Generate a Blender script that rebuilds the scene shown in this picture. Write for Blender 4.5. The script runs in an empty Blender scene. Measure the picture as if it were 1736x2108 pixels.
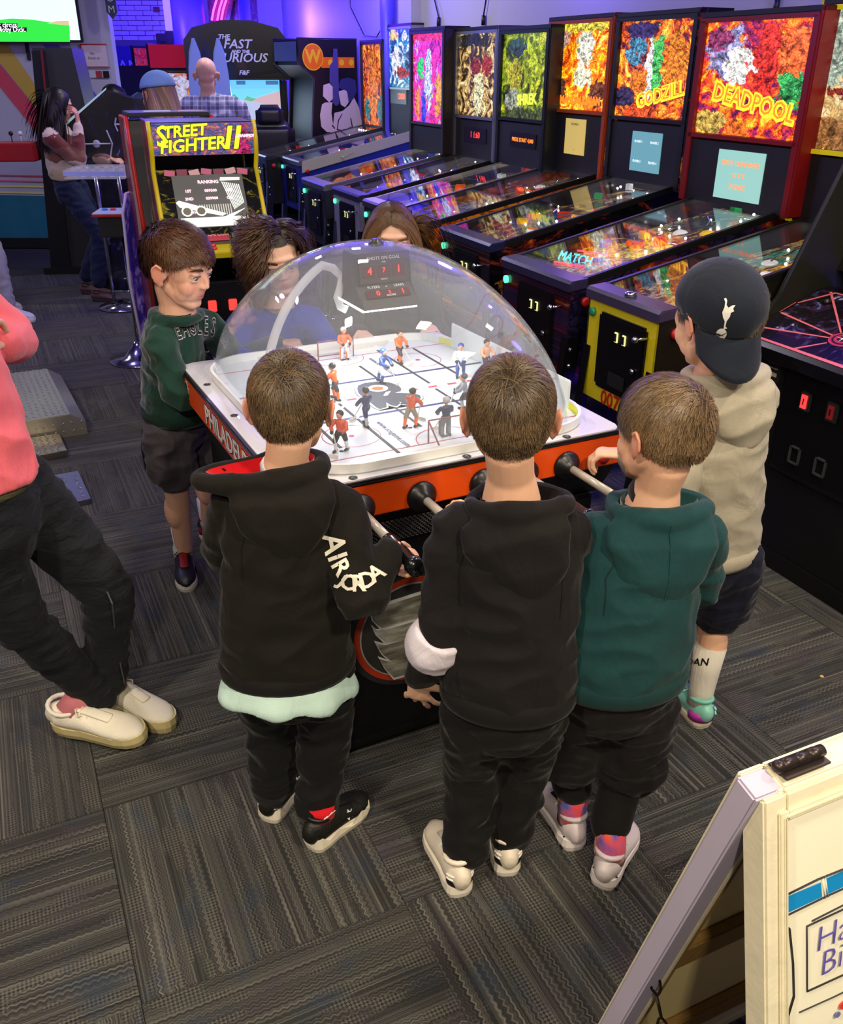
import bpy, bmesh, math, random
import numpy as np
from mathutils import Vector, Matrix, noise
from mathutils.bvhtree import BVHTree
C = bpy.context.scene.collection
PI = math.pi
rnd = random.Random(7)

# ---------------- camera, world, lights, exposure ----------------
H = 1.749
cd = bpy.data.cameras.new('camera'); cam = bpy.data.objects.new('camera', cd); C.objects.link(cam)
cam.location = (0, 0, H)
cam.rotation_euler = (Matrix.Rotation(math.radians(90 - 26.545), 4, 'X') @ Matrix.Rotation(math.radians(0.138), 4, 'Z')).to_euler()
cd.sensor_fit = 'HORIZONTAL'; cd.sensor_width = 36; cd.lens = 36 * 1842 / 1736
cd.clip_start = 0.05; cd.clip_end = 60
bpy.context.scene.camera = cam
sc = bpy.context.scene
sc.view_settings.view_transform = 'Standard'; sc.view_settings.look = 'None'
sc.view_settings.gamma = 1; sc.view_settings.use_curve_mapping = False
sc.view_settings.exposure = 0.0
sc.cycles.max_bounces = 6; sc.cycles.transparent_max_bounces = 16
sc.cycles.sample_clamp_indirect = 4; sc.cycles.caustics_reflective = False; sc.cycles.caustics_refractive = False
w = bpy.data.worlds.new('world'); sc.world = w; w.use_nodes = True
w.node_tree.nodes['Background'].inputs[0].default_value = (0.17, 0.155, 0.17, 1)
w.node_tree.nodes['Background'].inputs[1].default_value = 0.9
def light(kind, loc, power, col, size=1.0, size_y=None, rot=(0, 0, 0), name='ceiling_lamp', spread=None):
    l = bpy.data.lights.new(name, kind); l.energy = power; l.color = col
    if kind == 'AREA':
        l.size = size
        if size_y: l.shape = 'RECTANGLE'; l.size_y = size_y
        if spread: l.spread = spread
    elif kind != 'SUN': l.shadow_soft_size = size
    o = bpy.data.objects.new(name, l); C.objects.link(o); o.location = loc; o.rotation_euler = rot
    return o
WARM = (1, .86, .66)
for x, y, p, c in ((-1.3, -.3, 62, WARM), (1.3, -.2, 72, WARM), (.0, -1.6, 62, WARM), (2.1, 1.4, 30, WARM), (-2.4, 1.4, 20, WARM), (.9, 2.2, 18, WARM), (-.9, 2.5, 16, (1, .9, .78)), (-.6, 4.8, 12, (.9, .84, 1)), (2.0, 3.0, 12, WARM), (-3.0, 5.0, 9, (.78, .74, 1)), (-4.8, 7.4, 24, (.75, .72, 1)), (-2.0, 7.8, 16, (.75, .70, 1)), (-.9, 7.9, 30, (1, .92, .85))):  # last lamp is added to warm and brighten the painted cabinet's side
    light('AREA', (x, y, 3.1), p * 1.1, c, .2, .2)
BLUE = (.09, .04, 1)
light('POINT', (-3.2, 12.0, 2.4), 120, BLUE, .15, name='blue_wall_lamp')
light('POINT', (-1.6, 12.2, 2.2), 80, BLUE, .15, name='blue_wall_lamp')
light('POINT', (1.0, 6.6, 2.7), 60, (.2, .12, 1), .15, name='blue_wall_lamp')
light('POINT', (-0.6, 9.6, 2.7), 60, (.2, .12, 1), .15, name='blue_wall_lamp')
light('POINT', (2.5, 3.2, 2.6), 25, (.2, .12, 1), .15, name='blue_wall_lamp')
light('POINT', (-2.6, 5.0, 2.3), 40, (.2, .12, 1), .05, name='blue_floor_lamp')
light('POINT', (1.3, 3.55, .35), 9, BLUE, .1, name='blue_under_cabinet_lamp')

# ---------------- helpers ----------------
def lin(h):
    if isinstance(h, (tuple, list)): return tuple(h[:3]) + (1,)
    h = h.lstrip('#'); v = [int(h[i:i+2], 16) / 255 for i in (0, 2, 4)]
    return tuple(x / 12.92 if x <= .04045 else ((x + .055) / 1.055) ** 2.4 for x in v) + (1,)
class NT:
    def __init__(s, name):
        s.m = bpy.data.materials.new(name); s.m.use_nodes = True; s.t = s.m.node_tree; s.t.nodes.clear()
        s.out = s.t.nodes.new('ShaderNodeOutputMaterial')
    def n(s, typ, props=None, **k):
        o = s.t.nodes.new('ShaderNode' + typ)
        for a, b in (props or {}).items(): setattr(o, a, b)
        for a, b in k.items():
            key = int(a[1:]) if a[0] == '_' and a[1:].isdigit() else a.replace('_', ' ')
            s.put(o.inputs[key], b)
        return o
    def put(s, sock, v):
        if hasattr(v, 'outputs'): v = v.outputs[0]
        if isinstance(v, bpy.types.NodeSocket): s.t.links.new(v, sock)
        else:
            if isinstance(v, str): v = lin(v)
            if sock.type == 'RGBA' and not isinstance(v, (int, float)) and len(v) == 3: v = tuple(v) + (1,)
            if sock.type == 'VECTOR' and len(v) == 4: v = v[:3]
            sock.default_value = v
    def math(s, op, a, b=0.0, c=0.0, clamp=False):
        o = s.t.nodes.new('ShaderNodeMath'); o.operation = op; o.use_clamp = clamp
        s.put(o.inputs[0], a); s.put(o.inputs[1], b)
        if op in ('MULTIPLY_ADD', 'SMOOTH_MIN', 'COMPARE'): s.put(o.inputs[2], c)
        return o.outputs[0]
    def mix(s, f, a, b, mode='MIX'):
        o = s.t.nodes.new('ShaderNodeMix'); o.data_type = 'RGBA'; o.blend_type = mode
        s.put(o.inputs[0], f); s.put(o.inputs[6], a); s.put(o.inputs[7], b)
        return o.outputs[2]
    def ramp(s, f, stops, interp='LINEAR'):
        o = s.t.nodes.new('ShaderNodeValToRGB'); o.color_ramp.interpolation = interp
        e = o.color_ramp.elements
        while len(e) < len(stops): e.new(.5)
        for i, (p, c) in enumerate(stops):
            e[i].position = p; e[i].color = lin(c) if not isinstance(c, (int, float)) else (c, c, c, 1)
        s.put(o.inputs[0], f); return o.outputs[0]
    def tc(s, which='Object'): return s.t.nodes.new('ShaderNodeTexCoord').outputs[which]
    def mapv(s, v, scale=(1, 1, 1), loc=(0, 0, 0), rot=(0, 0, 0)):
        return s.n('Mapping', Vector=v, Scale=scale, Location=loc, Rotation=rot).outputs[0]
    def noise(s, v, scale, detail=3, rough=.5, dist=0, dim='3D'):
        return s.n('TexNoise', {'noise_dimensions': dim}, Vector=v, Scale=scale, Detail=detail, Roughness=rough, Distortion=dist).outputs[0]
    def sep(s, v): return s.n('SeparateXYZ', Vector=v).outputs
    def done(s, sh): s.put(s.out.inputs[0], sh); return s.m
    def bsdf(s, c, r=.5, **k):
        o = s.t.nodes.new('ShaderNodeBsdfPrincipled'); s.put(o.inputs['Base Color'], c); s.put(o.inputs['Roughness'], r)
        for a, b in k.items(): s.put(o.inputs[a.replace('_', ' ')], b)
        return o
_mats = {}
def M(c, r=.5, m=0, em=0, bump=None, coat=0, var=0, sheen=0, spec=.5):
    """plain procedural material: colour, roughness, metal, emission, bump=(scale,strength[,xyz stretch]), var = colour variation"""
    key = (str(c), r, m, em, str(bump), coat, var, sheen, spec)
    if key in _mats: return _mats[key]
    t = NT('surface'); col = lin(c) if isinstance(c, str) else tuple(c) + (1,)
    cc = col
    if var:
        nz = t.noise(t.tc(), 9, 4)
        cc = t.mix(nz, tuple(x * (1 - var) for x in col[:3]), tuple(min(1, x * (1 + var)) for x in col[:3]))
    k = {'Metallic': m, 'Specular_IOR_Level': spec}
    if coat: k['Coat_Weight'] = coat; k['Coat_Roughness'] = .06
    if sheen: k['Sheen_Weight'] = sheen; k['Sheen_Roughness'] = .5
    if em: k['Emission_Color'] = col; k['Emission_Strength'] = em
    b = t.bsdf(cc, r, **k)
    if bump:
        st = bump[2] if len(bump) > 2 else (1, 1, 1)
        bp = t.n('Bump', Height=t.noise(t.mapv(t.tc(), st), bump[0], 5), Strength=bump[1], Distance=.01)
        t.put(b.inputs['Normal'], bp)
    _mats[key] = t.done(b); return _mats[key]

class MB:
    """collects shapes into one mesh"""
    def __init__(s): s.b = bmesh.new()
    def box(s, c, d, R=None, bev=0, mi=0):
        m = Matrix.Translation(c) @ (R.to_4x4() if R else Matrix()) @ Matrix.Diagonal((*d, 1))
        g = bmesh.ops.create_cube(s.b, size=1, matrix=m)
        fs = list({f for v in g['verts'] for f in v.link_faces})
        for f in fs: f.material_index = mi
        if bev:
            es = list({e for v in g['verts'] for e in v.link_edges})
            bmesh.ops.bevel(s.b, geom=es, offset=bev, segments=2, affect='EDGES')
        return s
    def prism(s, pts, thick, mat=None, mi=0, bev=0):
        """2-D outline in local XY extruded along +Z, placed by mat"""
        mat = mat or Matrix()
        lo = [s.b.verts.new(mat @ Vector((x, y, 0))) for x, y in pts]
        hi = [s.b.verts.new(mat @ Vector((x, y, thick))) for x, y in pts]
        n = len(pts); fs = [s.b.faces.new(lo[::-1]), s.b.faces.new(hi)]
        for i in range(n): fs.append(s.b.faces.new((lo[i], lo[(i+1) % n], hi[(i+1) % n], hi[i])))
        for f in fs: f.material_index = mi
        if bev: bmesh.ops.bevel(s.b, geom=list({e for f in fs[:2] for e in f.edges}), offset=bev, segments=2, affect='EDGES')
        return s
    def tube(s, pts, rad, seg=10, ref=None, cap=True, dome=False, mi=0):
        """swept tube; rad = number, list of numbers or list of (ra, rb); ref = direction of ra"""
        P = [Vector(p) for p in pts]; n = len(P)
        R = rad if isinstance(rad, (list, tuple)) else [rad] * n
        R = [(r, r) if isinstance(r, (int, float)) else r for r in R]
        T = [((P[min(i+1, n-1)] - P[max(i-1, 0)]).normalized()) for i in range(n)]
        if dome:
            ra, rb = R[0]; k = min(ra, rb)
            pre = [(P[0] - T[0] * k * .9, (ra * .35, rb * .35)), (P[0] - T[0] * k * .6, (ra * .75, rb * .75))]
            ra, rb = R[-1]; k = min(ra, rb)
            post = [(P[-1] + T[-1] * k * .6, (ra * .75, rb * .75)), (P[-1] + T[-1] * k * .9, (ra * .35, rb * .35))]
            P = [p for p, _ in pre] + P + [p for p, _ in post]; R = [q for _, q in pre] + R + [q for _, q in post]
            T = [T[0]] * 2 + T + [T[-1]] * 2; n = len(P)
        ax = Vector(ref) if ref is not None else (Vector((0, 0, 1)) if abs(T[0].z) < .9 else Vector((1, 0, 0)))
        rings = []
        for i in range(n):
            a = ax - T[i] * ax.dot(T[i])
            if a.length < 1e-4: a = T[i].orthogonal()
            a.normalize(); b = T[i].cross(a)
            if ref is None: ax = a
            rings.append([s.b.verts.new(P[i] + a * (R[i][0] * math.cos(2*PI*j/seg)) + b * (R[i][1] * math.sin(2*PI*j/seg))) for j in range(seg)])
        fs = []
        for i in range(n - 1):
            for j in range(seg): fs.append(s.b.faces.new((rings[i][j], rings[i][(j+1) % seg], rings[i+1][(j+1) % seg], rings[i+1][j])))
        if cap: fs.append(s.b.faces.new(rings[0][::-1])); fs.append(s.b.faces.new(rings[-1]))
        for f in fs: f.material_index = mi; f.smooth = seg > 6
        return s
    def ell(s, c, r, R=None, seg=16, mi=0):
        r = (r, r, r) if isinstance(r, (int, float)) else r
        m = Matrix.Translation(c) @ (R.to_4x4() if R else Matrix()) @ Matrix.Diagonal((*r, 1))
        g = bmesh.ops.create_uvsphere(s.b, u_segments=seg, v_segments=max(6, seg * 2 // 3), radius=1, matrix=m)
        for v in g['verts']:
            for f in v.link_faces: f.material_index = mi; f.smooth = True
        return s
    def lathe(s, prof, c=(0, 0, 0), R=None, seg=20, mi=0):
        m = Matrix.Translation(c) @ (R.to_4x4() if R else Matrix()); rings = []
        for r, z in prof: rings.append([s.b.verts.new(m @ Vector((r * math.cos(2*PI*j/seg), r * math.sin(2*PI*j/seg), z))) for j in range(seg)])
        fs = []
        for i in range(len(prof) - 1):
            for j in range(seg): fs.append(s.b.faces.new((rings[i][j], rings[i][(j+1) % seg], rings[i+1][(j+1) % seg], rings[i+1][j])))
        fs.append(s.b.faces.new(rings[0][::-1])); fs.append(s.b.faces.new(rings[-1]))
        for f in fs: f.material_index = mi; f.smooth = True
        return s
    def quad(s, a, b, c, d, mi=0):
        f = s.b.faces.new([s.b.verts.new(p) for p in (a, b, c, d)]); f.material_index = mi; return s
    def mesh(s, name='mesh'):
        bmesh.ops.recalc_face_normals(s.b, faces=s.b.faces)
        me = bpy.data.meshes.new(name); s.b.to_mesh(me); s.b.free(); return me
    def build(s, name, m, parent=None, loc=None, rot=None):
        return link(name, s.mesh(name), m, parent, loc, rot)
def link(name, me, m, parent=None, loc=None, rot=None):
    o = bpy.data.objects.new(name, me); C.objects.link(o)
    for x in (m if isinstance(m, (list, tuple)) else [m]): me.materials.append(x)
    if parent: o.parent = parent
    if loc is not None: o.location = loc
    if rot is not None: o.rotation_euler = rot
    return o
def tag(o, label, cat, group=None):
    o['label'] = label; o['category'] = cat
    if group: o['group'] = group
    return o
def thing(name, label, cat, loc=(0, 0, 0), rz=0, group=None):
    o = bpy.data.objects.new(name, None); C.objects.link(o); o.location = loc; o.rotation_euler = (0, 0, rz)
    o.empty_display_size = .05
    return tag(o, label, cat, group)
def structure(o): o['kind'] = 'structure'; return o
_dg = None
def baked(o):
    """evaluate modifiers into a plain mesh"""
    dg = bpy.context.evaluated_depsgraph_get()
    me = bpy.data.meshes.new_from_object(o.evaluated_get(dg)); old = o.data; o.modifiers.clear(); o.data = me
    if old.users == 0:
        (bpy.data.curves if isinstance(old, bpy.types.Curve) else bpy.data.meshes).remove(old)
    return o
def text_mesh(txt, size, depth=.002, bold=0, shear=0, space=1, align='CENTER'):
    cu = bpy.data.curves.new('text', 'FONT'); cu.body = txt; cu.size = size; cu.extrude = depth; cu.offset = bold
    cu.align_x = align; cu.align_y = 'CENTER'; cu.shear = shear; cu.space_character = space; cu.resolution_u = 2
    o = bpy.data.objects.new('t', cu); C.objects.link(o)
    dg = bpy.context.evaluated_depsgraph_get()
    me = bpy.data.meshes.new_from_object(o.evaluated_get(dg)); bpy.data.objects.remove(o); bpy.data.curves.remove(cu)
    return me
def text(name, txt, size, m, parent, mat4, depth=.002, **k):
    sx = k.pop('sx', 1)
    me = text_mesh(txt, size, depth, **k); me.transform(mat4 @ Matrix.Diagonal((sx, 1, 1, 1)))
    return link(name, me, m, parent)
def frame(o, x, y):
    """matrix with local X along x, local Y along y, Z = x cross y, origin o"""
    x = Vector(x).normalized(); y = (Vector(y) - x * Vector(y).dot(x)).normalized(); z = x.cross(y)
    m = Matrix((x, y, z)).transposed().to_4x4(); m.translation = Vector(o); return m
def Rz(a): return Matrix.Rotation(a, 3, 'Z')
def eul(x=0, y=0, z=0):
    return (Matrix.Rotation(math.radians(z), 3, 'Z') @ Matrix.Rotation(math.radians(x), 3, 'X') @ Matrix.Rotation(math.radians(y), 3, 'Y'))

def art(name, ramp, blobs=(), scale=6, em=1.6, line=.8, seed=0, coord='Generated', ax=('X', 'Z'), lsc=1.25):
    """printed picture: noisy colours, soft-edged colour areas (cx, cy, rx, ry, colour), dark contour lines; glows when backlit"""
    t = NT(name); g = t.tc(coord); s = t.sep(g); X, Y = s[ax[0]], s[ax[1]]
    v = t.n('CombineXYZ', X=X, Y=Y, Z=seed * 3.7).outputs[0]
    nz = t.noise(v, scale * .8, 6, .6, 1.8)
    col = t.ramp(nz, ramp)
    nb = t.math('SUBTRACT', t.noise(v, scale * 1.0, 5, .6, 1.2), .5)
    for i, (cx, cy, rx, ry, c) in enumerate(blobs):
        dx = t.math('DIVIDE', t.math('SUBTRACT', X, cx), rx); dy = t.math('DIVIDE', t.math('SUBTRACT', Y, cy), ry)
        d = t.math('ADD', t.math('MULTIPLY', dx, dx), t.math('MULTIPLY', dy, dy))
        f = t.math('MULTIPLY', t.math('SUBTRACT', t.math('ADD', 1.0, t.math('MULTIPLY', nb, 4.2)), d), 6, clamp=True)
        shade = t.mix(t.math('MULTIPLY', t.math('SUBTRACT', t.noise(v, scale * 1.5, 5, .6, 2.2), .36), 3.4, clamp=True), tuple(x * .16 for x in lin(c)[:3]), tuple(min(1, x * 1.25 + .02) for x in lin(c)[:3]))
        col = t.mix(f, col, shade)
    if line:
        l = t.noise(v, scale * lsc, 4, .55, 2.2)
        e = t.math('ABSOLUTE', t.math('SUBTRACT', l, .5))
        e = t.math('MULTIPLY', e, 30, clamp=True); e2 = t.math('MULTIPLY', t.math('ABSOLUTE', t.math('SUBTRACT', t.noise(v, scale * lsc * 2.0, 3, .5, 1.2), .5)), 22, clamp=True); e = t.math('MULTIPLY', e, t.math('MAXIMUM', e2, .45))
        e = t.math('MAXIMUM', e, 1 - line)
        col = t.mix(1.0, col, e, 'MULTIPLY')
    b = t.bsdf(col, .25, Coat_Weight=.4, Coat_Roughness=.05)
    if em:
        t.put(b.inputs['Emission Color'], col); t.put(b.inputs['Emission Strength'], em)
    return t.done(b)
BLACK = M('#0b0b0d', .45); BLACKG = M('#060608', .12, coat=.5); CHROME = M('#c8c8cc', .14, 1); STEEL = M('#a8a6a2', .35, 1)
WHITE = M('#eeeeec', .4); ORANGE = M('#e8500c', .35, coat=.2); RED = M('#c01414', .35); CREAM = M('#e9dfb4', .45)
def glass_mat(name, haze=.03, tint=(1, 1, 1), rough=.02, ior=1.45):
    t = NT(name); fc = t.n('LayerWeight', Blend=.5).outputs['Facing']; fr = t.n('Math', {'operation': 'MULTIPLY_ADD'}, _0=t.math('POWER', fc, 4.5), _1=.80, _2=.018)
    tr = t.n('BsdfTransparent', Color=tint); gl = t.n('BsdfGlossy', Color=(1, 1, 1), Roughness=rough)
    a = t.n('MixShader', _0=fr.outputs[0], _1=tr.outputs[0], _2=gl.outputs[0])
    if haze:
        df = t.n('BsdfDiffuse', Color=(.85, .87, .9)); a = t.n('MixShader', _0=haze, _1=a.outputs[0], _2=df.outputs[0])
    return t.done(a)
GLASS = glass_mat('clear_glass', 0)
# ---------------- floor: carpet tiles laid quarter-turned ----------------
S = 0.6; GA = math.radians(24.98); GO = Vector((-1.389 * S, 2.918 * S, 0))
def carpet_mat():
    t = NT('carpet'); o = t.tc('Object'); s = t.sep(o); rn = t.n('ObjectInfo').outputs['Random']
    x, y = s['X'], s['Y']; r17 = t.math('MULTIPLY', rn, 57.0)
    # zigzag yarn: across coordinate wobbles along the stripe
    zz = t.math('PINGPONG', y, .009)
    band = t.noise(t.n('CombineXYZ', X=x, Y=r17, Z=2.0), 26, 1)
    x2 = t.math('ADD', x, t.math('MULTIPLY', zz, t.math('MULTIPLY', t.math('SUBTRACT', band, .36), 2.6, clamp=True)))
    wide = t.noise(t.n('CombineXYZ', X=x2, Y=r17, Z=0.0), 78, 3, .75)
    fine = t.noise(t.n('CombineXYZ', X=x2, Y=r17, Z=5.0), 210, 2, .6)
    lines = t.math('ADD', t.math('MULTIPLY', wide, .42), t.math('MULTIPLY', fine, .58))
    col = t.ramp(lines, [(.34, '#121214'), (.42, '#272728'), (.49, '#403f3d'), (.55, '#63615b'), (.64, '#969286')])
    # basket weave fleck
    ck = t.n('TexChecker', Vector=t.mapv(o, rot=(0, 0, PI / 4)), Scale=165).outputs[1]
    ckm = t.math('MULTIPLY', t.math('SUBTRACT', t.noise(t.n('CombineXYZ', X=t.math('MULTIPLY', x, 1.0), Y=t.math('ADD', t.math('MULTIPLY', y, .25), r17), Z=9.0), 22, 2), .52), 14, clamp=True)
    col = t.mix(t.math('MULTIPLY', ckm, .7), col, t.mix(ck, '#1a1b22', '#7f7c70'))
    # space-dyed colour passages
    pv = t.n('CombineXYZ', X=x, Y=t.math('ADD', t.math('MULTIPLY', y, .55), r17), Z=1.0).outputs[0]
    p1 = t.noise(pv, 11, 2, .5); p2 = t.noise(t.mapv(pv, loc=(4, 7, 2)), 9, 2, .5)
    col = t.mix(t.math('MULTIPLY', t.math('SUBTRACT', p1, .55), 5, clamp=True), col, t.mix(.55, col, '#27405c'))
    col = t.mix(t.math('MULTIPLY', t.math('SUBTRACT', p2, .57), 5, clamp=True), col, t.mix(.5, col, '#4a2f4c'))
    col = t.mix(t.math('MULTIPLY', t.math('SUBTRACT', .4, p2), 5, clamp=True), col, t.mix(.35, col, '#2f4438'))
    fl = t.noise(o, 480, 2, .7)
    col = t.mix(t.math('MULTIPLY', t.math('SUBTRACT', fl, .3), 1.1, clamp=True), t.mix(.55, col, '#0e0d0d'), col)
    b = t.bsdf(col, .95, Specular_IOR_Level=.1, Sheen_Weight=.15)
    bp = t.n('Bump', Height=t.math('ADD', lines, t.math('MULTIPLY', fl, .5)), Strength=.9, Distance=.006)
    t.put(b.inputs['Normal'], bp)
    return t.done(b)
CARPET = carpet_mat()
floor = structure(MB().box((-1, 6, -.06), (16, 20, .1)).build('floor', M('#24222a', .95)))
mt = MB(); mt.box((0, 0, -.006), (S - .0012, S - .0012, .012), bev=.0012); tile_me = mt.mesh('carpet_tile'); tile_me.materials.append(CARPET)
au, av = Vector((math.cos(GA), math.sin(GA), 0)), Vector((-math.sin(GA), math.cos(GA), 0))
def in_view(p, m=.25):
    q = Vector(p) - Vector((0, 0, H)); pt = math.radians(26.545)
    cz = q.y * math.cos(pt) - q.z * math.sin(pt); cy = q.y * math.sin(pt) + q.z * math.cos(pt)
    return cz > .1 and abs(q.x / cz) < .471 + m and abs(cy / cz) < .572 + m
nt = 0
for i in range(-14, 14):
    for j in range(-10, 16):
        c = GO + au * (i + .5) * S + av * (j + .5) * S
        if c.length > 9.3 or not in_view(c): continue
        o = bpy.data.objects.new('carpet_tile', tile_me); C.objects.link(o); o.parent = floor
        o.location = c; o.rotation_euler = (0, 0, GA + (PI / 2 if (i + j) % 2 == 0 else 0) + (PI if (i * 7 + j * 3) % 4 < 2 else 0)); nt += 1

# ---------------- walls ----------------
def wall_mat(col, v=.04):
    t = NT('painted_wall'); nz = t.noise(t.tc(), 2.2, 4)
    c = lin(col); b = t.bsdf(t.mix(nz, tuple(x * (1 - v) for x in c[:3]), c), .6)
    t.put(b.inputs['Normal'], t.n('Bump', Height=t.noise(t.tc(), 140, 2), Strength=.15, Distance=.002)); return t.done(b)
WALL = wall_mat('#b9b8c6')
def wall(name, p, q, h=3.2, m=WALL, th=.12, z0=0):
    p, q = Vector((*p, 0)), Vector((*q, 0)); d = q - p
    o = MB().box((0, 0, 0), (d.length, th, h)).build(name, m, None, (p + q) / 2 + Vector((0, 0, z0 + h / 2)), (0, 0, math.atan2(d.y, d.x)))
    return structure(o)
wr0, wr1 = (3.45, 1.5), (-1.78, 13.4)
wall('wall_right', wr0, wr1)
wall('wall_back', (-7.5, 13.46), (-1.7, 13.46))
wall('wall_left', (-7.5, 9.86), (-3.02, 9.86))
wall('wall_side', (-7.5, 1.5), (-7.5, 9.8))
wall('wall_recess', (-4.5, 9.92), (-4.5, 13.4))
structure(MB().box((-1, 6, 3.26), (16, 20, .1)).build('ceiling', M('#8d8a92', .8)))
wr = Vector((wr1[0] - wr0[0], wr1[1] - wr0[1], 0)).normalized(); wn = Vector((-wr.y, wr.x, 0))  # wn points into the room
def on_right(t, z, off=.0): return Vector((*wr0, z)) + wr * t + wn * (off + .06)
# slim pilasters and the blue-lit pipes on the right wall
n = 0
for t_, wd in ((3.0, .26), (8.62, .3)):
    n += 1
    o = MB().box((0, 0, 0), (wd, .1, 3.2)).build('trim_%d' % n, WALL, None, on_right(t_, 1.6, .05), (0, 0, math.atan2(wr.y, wr.x))); structure(o)
LEDB = M((.06, .03, 1), .3, em=2.2)
for k, (t_, lab) in enumerate(((3.3, 'round white pipe lit deep blue on right wall behind the red-framed pinball machines'), (9.05, 'round white pipe lit deep blue on right wall above the blue pinball cabinet'))):
    p = thing('wall_pipe', lab, 'pipe', on_right(t_, 0, .1))
    MB().lathe([(.07, 0.0), (.07, 3.2)]).build('pipe', M('#5a50e8', .4), p)  # blue light on the white pipe is put into its colour
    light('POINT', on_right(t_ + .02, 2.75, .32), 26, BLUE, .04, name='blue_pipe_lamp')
# dangling cables with plugs on the right wall
def cable(pts, label, r=.006, m=BLACK, plug=True):
    p = thing('cable', label, 'cable', pts[0])
    o0 = Vector(pts[0])
    MB().tube([Vector(q) - o0 for q in pts], r, 6).build('cord', m, p)
    if plug: MB().tube([Vector(pts[-1]) - o0, Vector(pts[-1]) - o0 - Vector((0, 0, .07))], .016, 8).build('plug', m, p)
cable([on_right(10.4, 2.9, .02), on_right(10.3, 2.3, .02), on_right(9.9, 2.02, .02), on_right(9.55, 2.0, .02), on_right(9.35, 2.1, .02)], 'thin black cable looping on blue wall left of the blue pipe')
cable([on_right(8.2, 3.0, .02), on_right(8.2, 2.35, .02), on_right(8.05, 2.12, .02)], 'thin black cable hanging on wall just right of far pilaster')
cable([on_right(7.0, 3.0, .02), on_right(7.1, 2.4, .02), on_right(7.2, 2.1, .02)], 'thin black cable above the black-topped purple-lit backbox')
cable([on_right(4.5, 2.9, .02), on_right(4.35, 2.4, .02), on_right(4.0, 2.05, .02)], 'thin black cable dropping behind orange desert backglass')
cable([on_right(3.62, 2.7, .03), on_right(3.72, 2.35, .03), on_right(3.78, 2.2, .03)], 'short black cable with plug just left of near blue pipe')

# painted stripes and skirting on the left wall (flat paint, thin coats)
def stripe(pts, m, k, name='painted_stripe'):
    structure(MB().prism(pts, .004, Matrix(((1, 0, 0, 0), (0, 0, -1, 9.796), (0, 1, 0, 0), (0, 0, 0, 1)))).build('trim_%d' % (10 + k), m))
def lw(px, py):   # point on the left wall plane seen in direction (px, py) of the survey
    x = (px - 868) / 1842; y = -(py - 1054) / 1842; c, s = math.cos(.0024), math.sin(.0024); x, y = c * x - s * y, s * x + c * y
    a = math.radians(26.545); d = Vector((x, math.cos(a) + y * math.sin(a), -math.sin(a) + y * math.cos(a)))
    k = 9.796 / d.y; return (d.x * k, H + d.z * k)
for k, (pts, c) in enumerate((
    ([(-31, 90), (14, 90), (150, 288), (150, 314), (2, 131)], '#c9a840'),
    ([(-60, 57), (2, 134), (150, 317), (150, 365), (1, 180), (-60, 105)], '#d2475c'),
    ([(88, 91), (120, 92), (225, 230), (225, 276)], '#6a62c8'),
    ([(-80, 358), (236, 364), (236, 367), (-80, 361)], '#d84a6a'),
    ([(-80, 369), (236, 375), (236, 378), (-80, 372)], '#e86a8a'),
    ([(-80, 380), (236, 386), (236, 389), (-80, 383)], '#e8e08a'),
    ([(-80, 393), (236, 399), (236, 402), (-80, 396)], '#e8e08a'),
    ([(-80, 400), (236, 406), (236, 498), (-80, 496)], '#1f6f86'))):
    stripe([lw(*p) for p in pts], M(c, .5), k)
structure(MB().box((-5.3, 9.78, .05), (4.5, .04, .1)).build('baseboard_left', M('#101014', .5)))
# ---------------- domed table hockey game ----------------
TC = Vector((-.128, 2.545, 0)); TA = math.radians(26.5)
T = thing('dome_hockey_table', 'orange and black arcade hockey table under a big clear plastic dome', 'game table', TC, TA)
TM = Matrix.Translation(TC) @ Matrix.Rotation(TA, 4, 'Z')
def tb_front(y): return frame((0, y, 0), (1, 0, 0), (0, 0, 1))   # vertical plane facing the near players
# pedestal
b = MB(); b.box((.02, 0, .345), (.86, .98, .63), bev=.012); b.build('cabinet', M('#0c0c0e', .38, coat=.3, bump=(60, .15)), T)
MB().box((.02, 0, .015), (.84, .96, .03)).build('plinth', BLACK, T)
b = MB()
for s in (-1, 1): b.box((.02, s * .492, .035), (.87, .012, .02), bev=.004)
b.box((-.412, 0, .035), (.012, .98, .02)); b.build('kick_rail', M('#2a2a2c', .25, .6), T)
b = MB(); b.prism([(-.55, .66), (.55, .66), (.55, .875), (-.55, .875)][::-1] and [(-.545, .775), (-.47, .655), (.47, .655), (.545, .775)], .9, frame((-.425, 0, 0), (0, 1, 0), (0, 0, 1)))
b.build('apron', M('#08080a', .5), T)
b = MB()
for i in range(26):
    for j in range(12): b.box((-.30 + i * .0125 + (j % 2) * .006, -.512 - j * .0022 , .655 + .04 + (j - 4) * .0062), (.008, .002, .003), R=eul(-30))
g = b.build('speaker_grille', M('#2c2c30', .5), T); g['kind'] = 'stuff'
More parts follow.
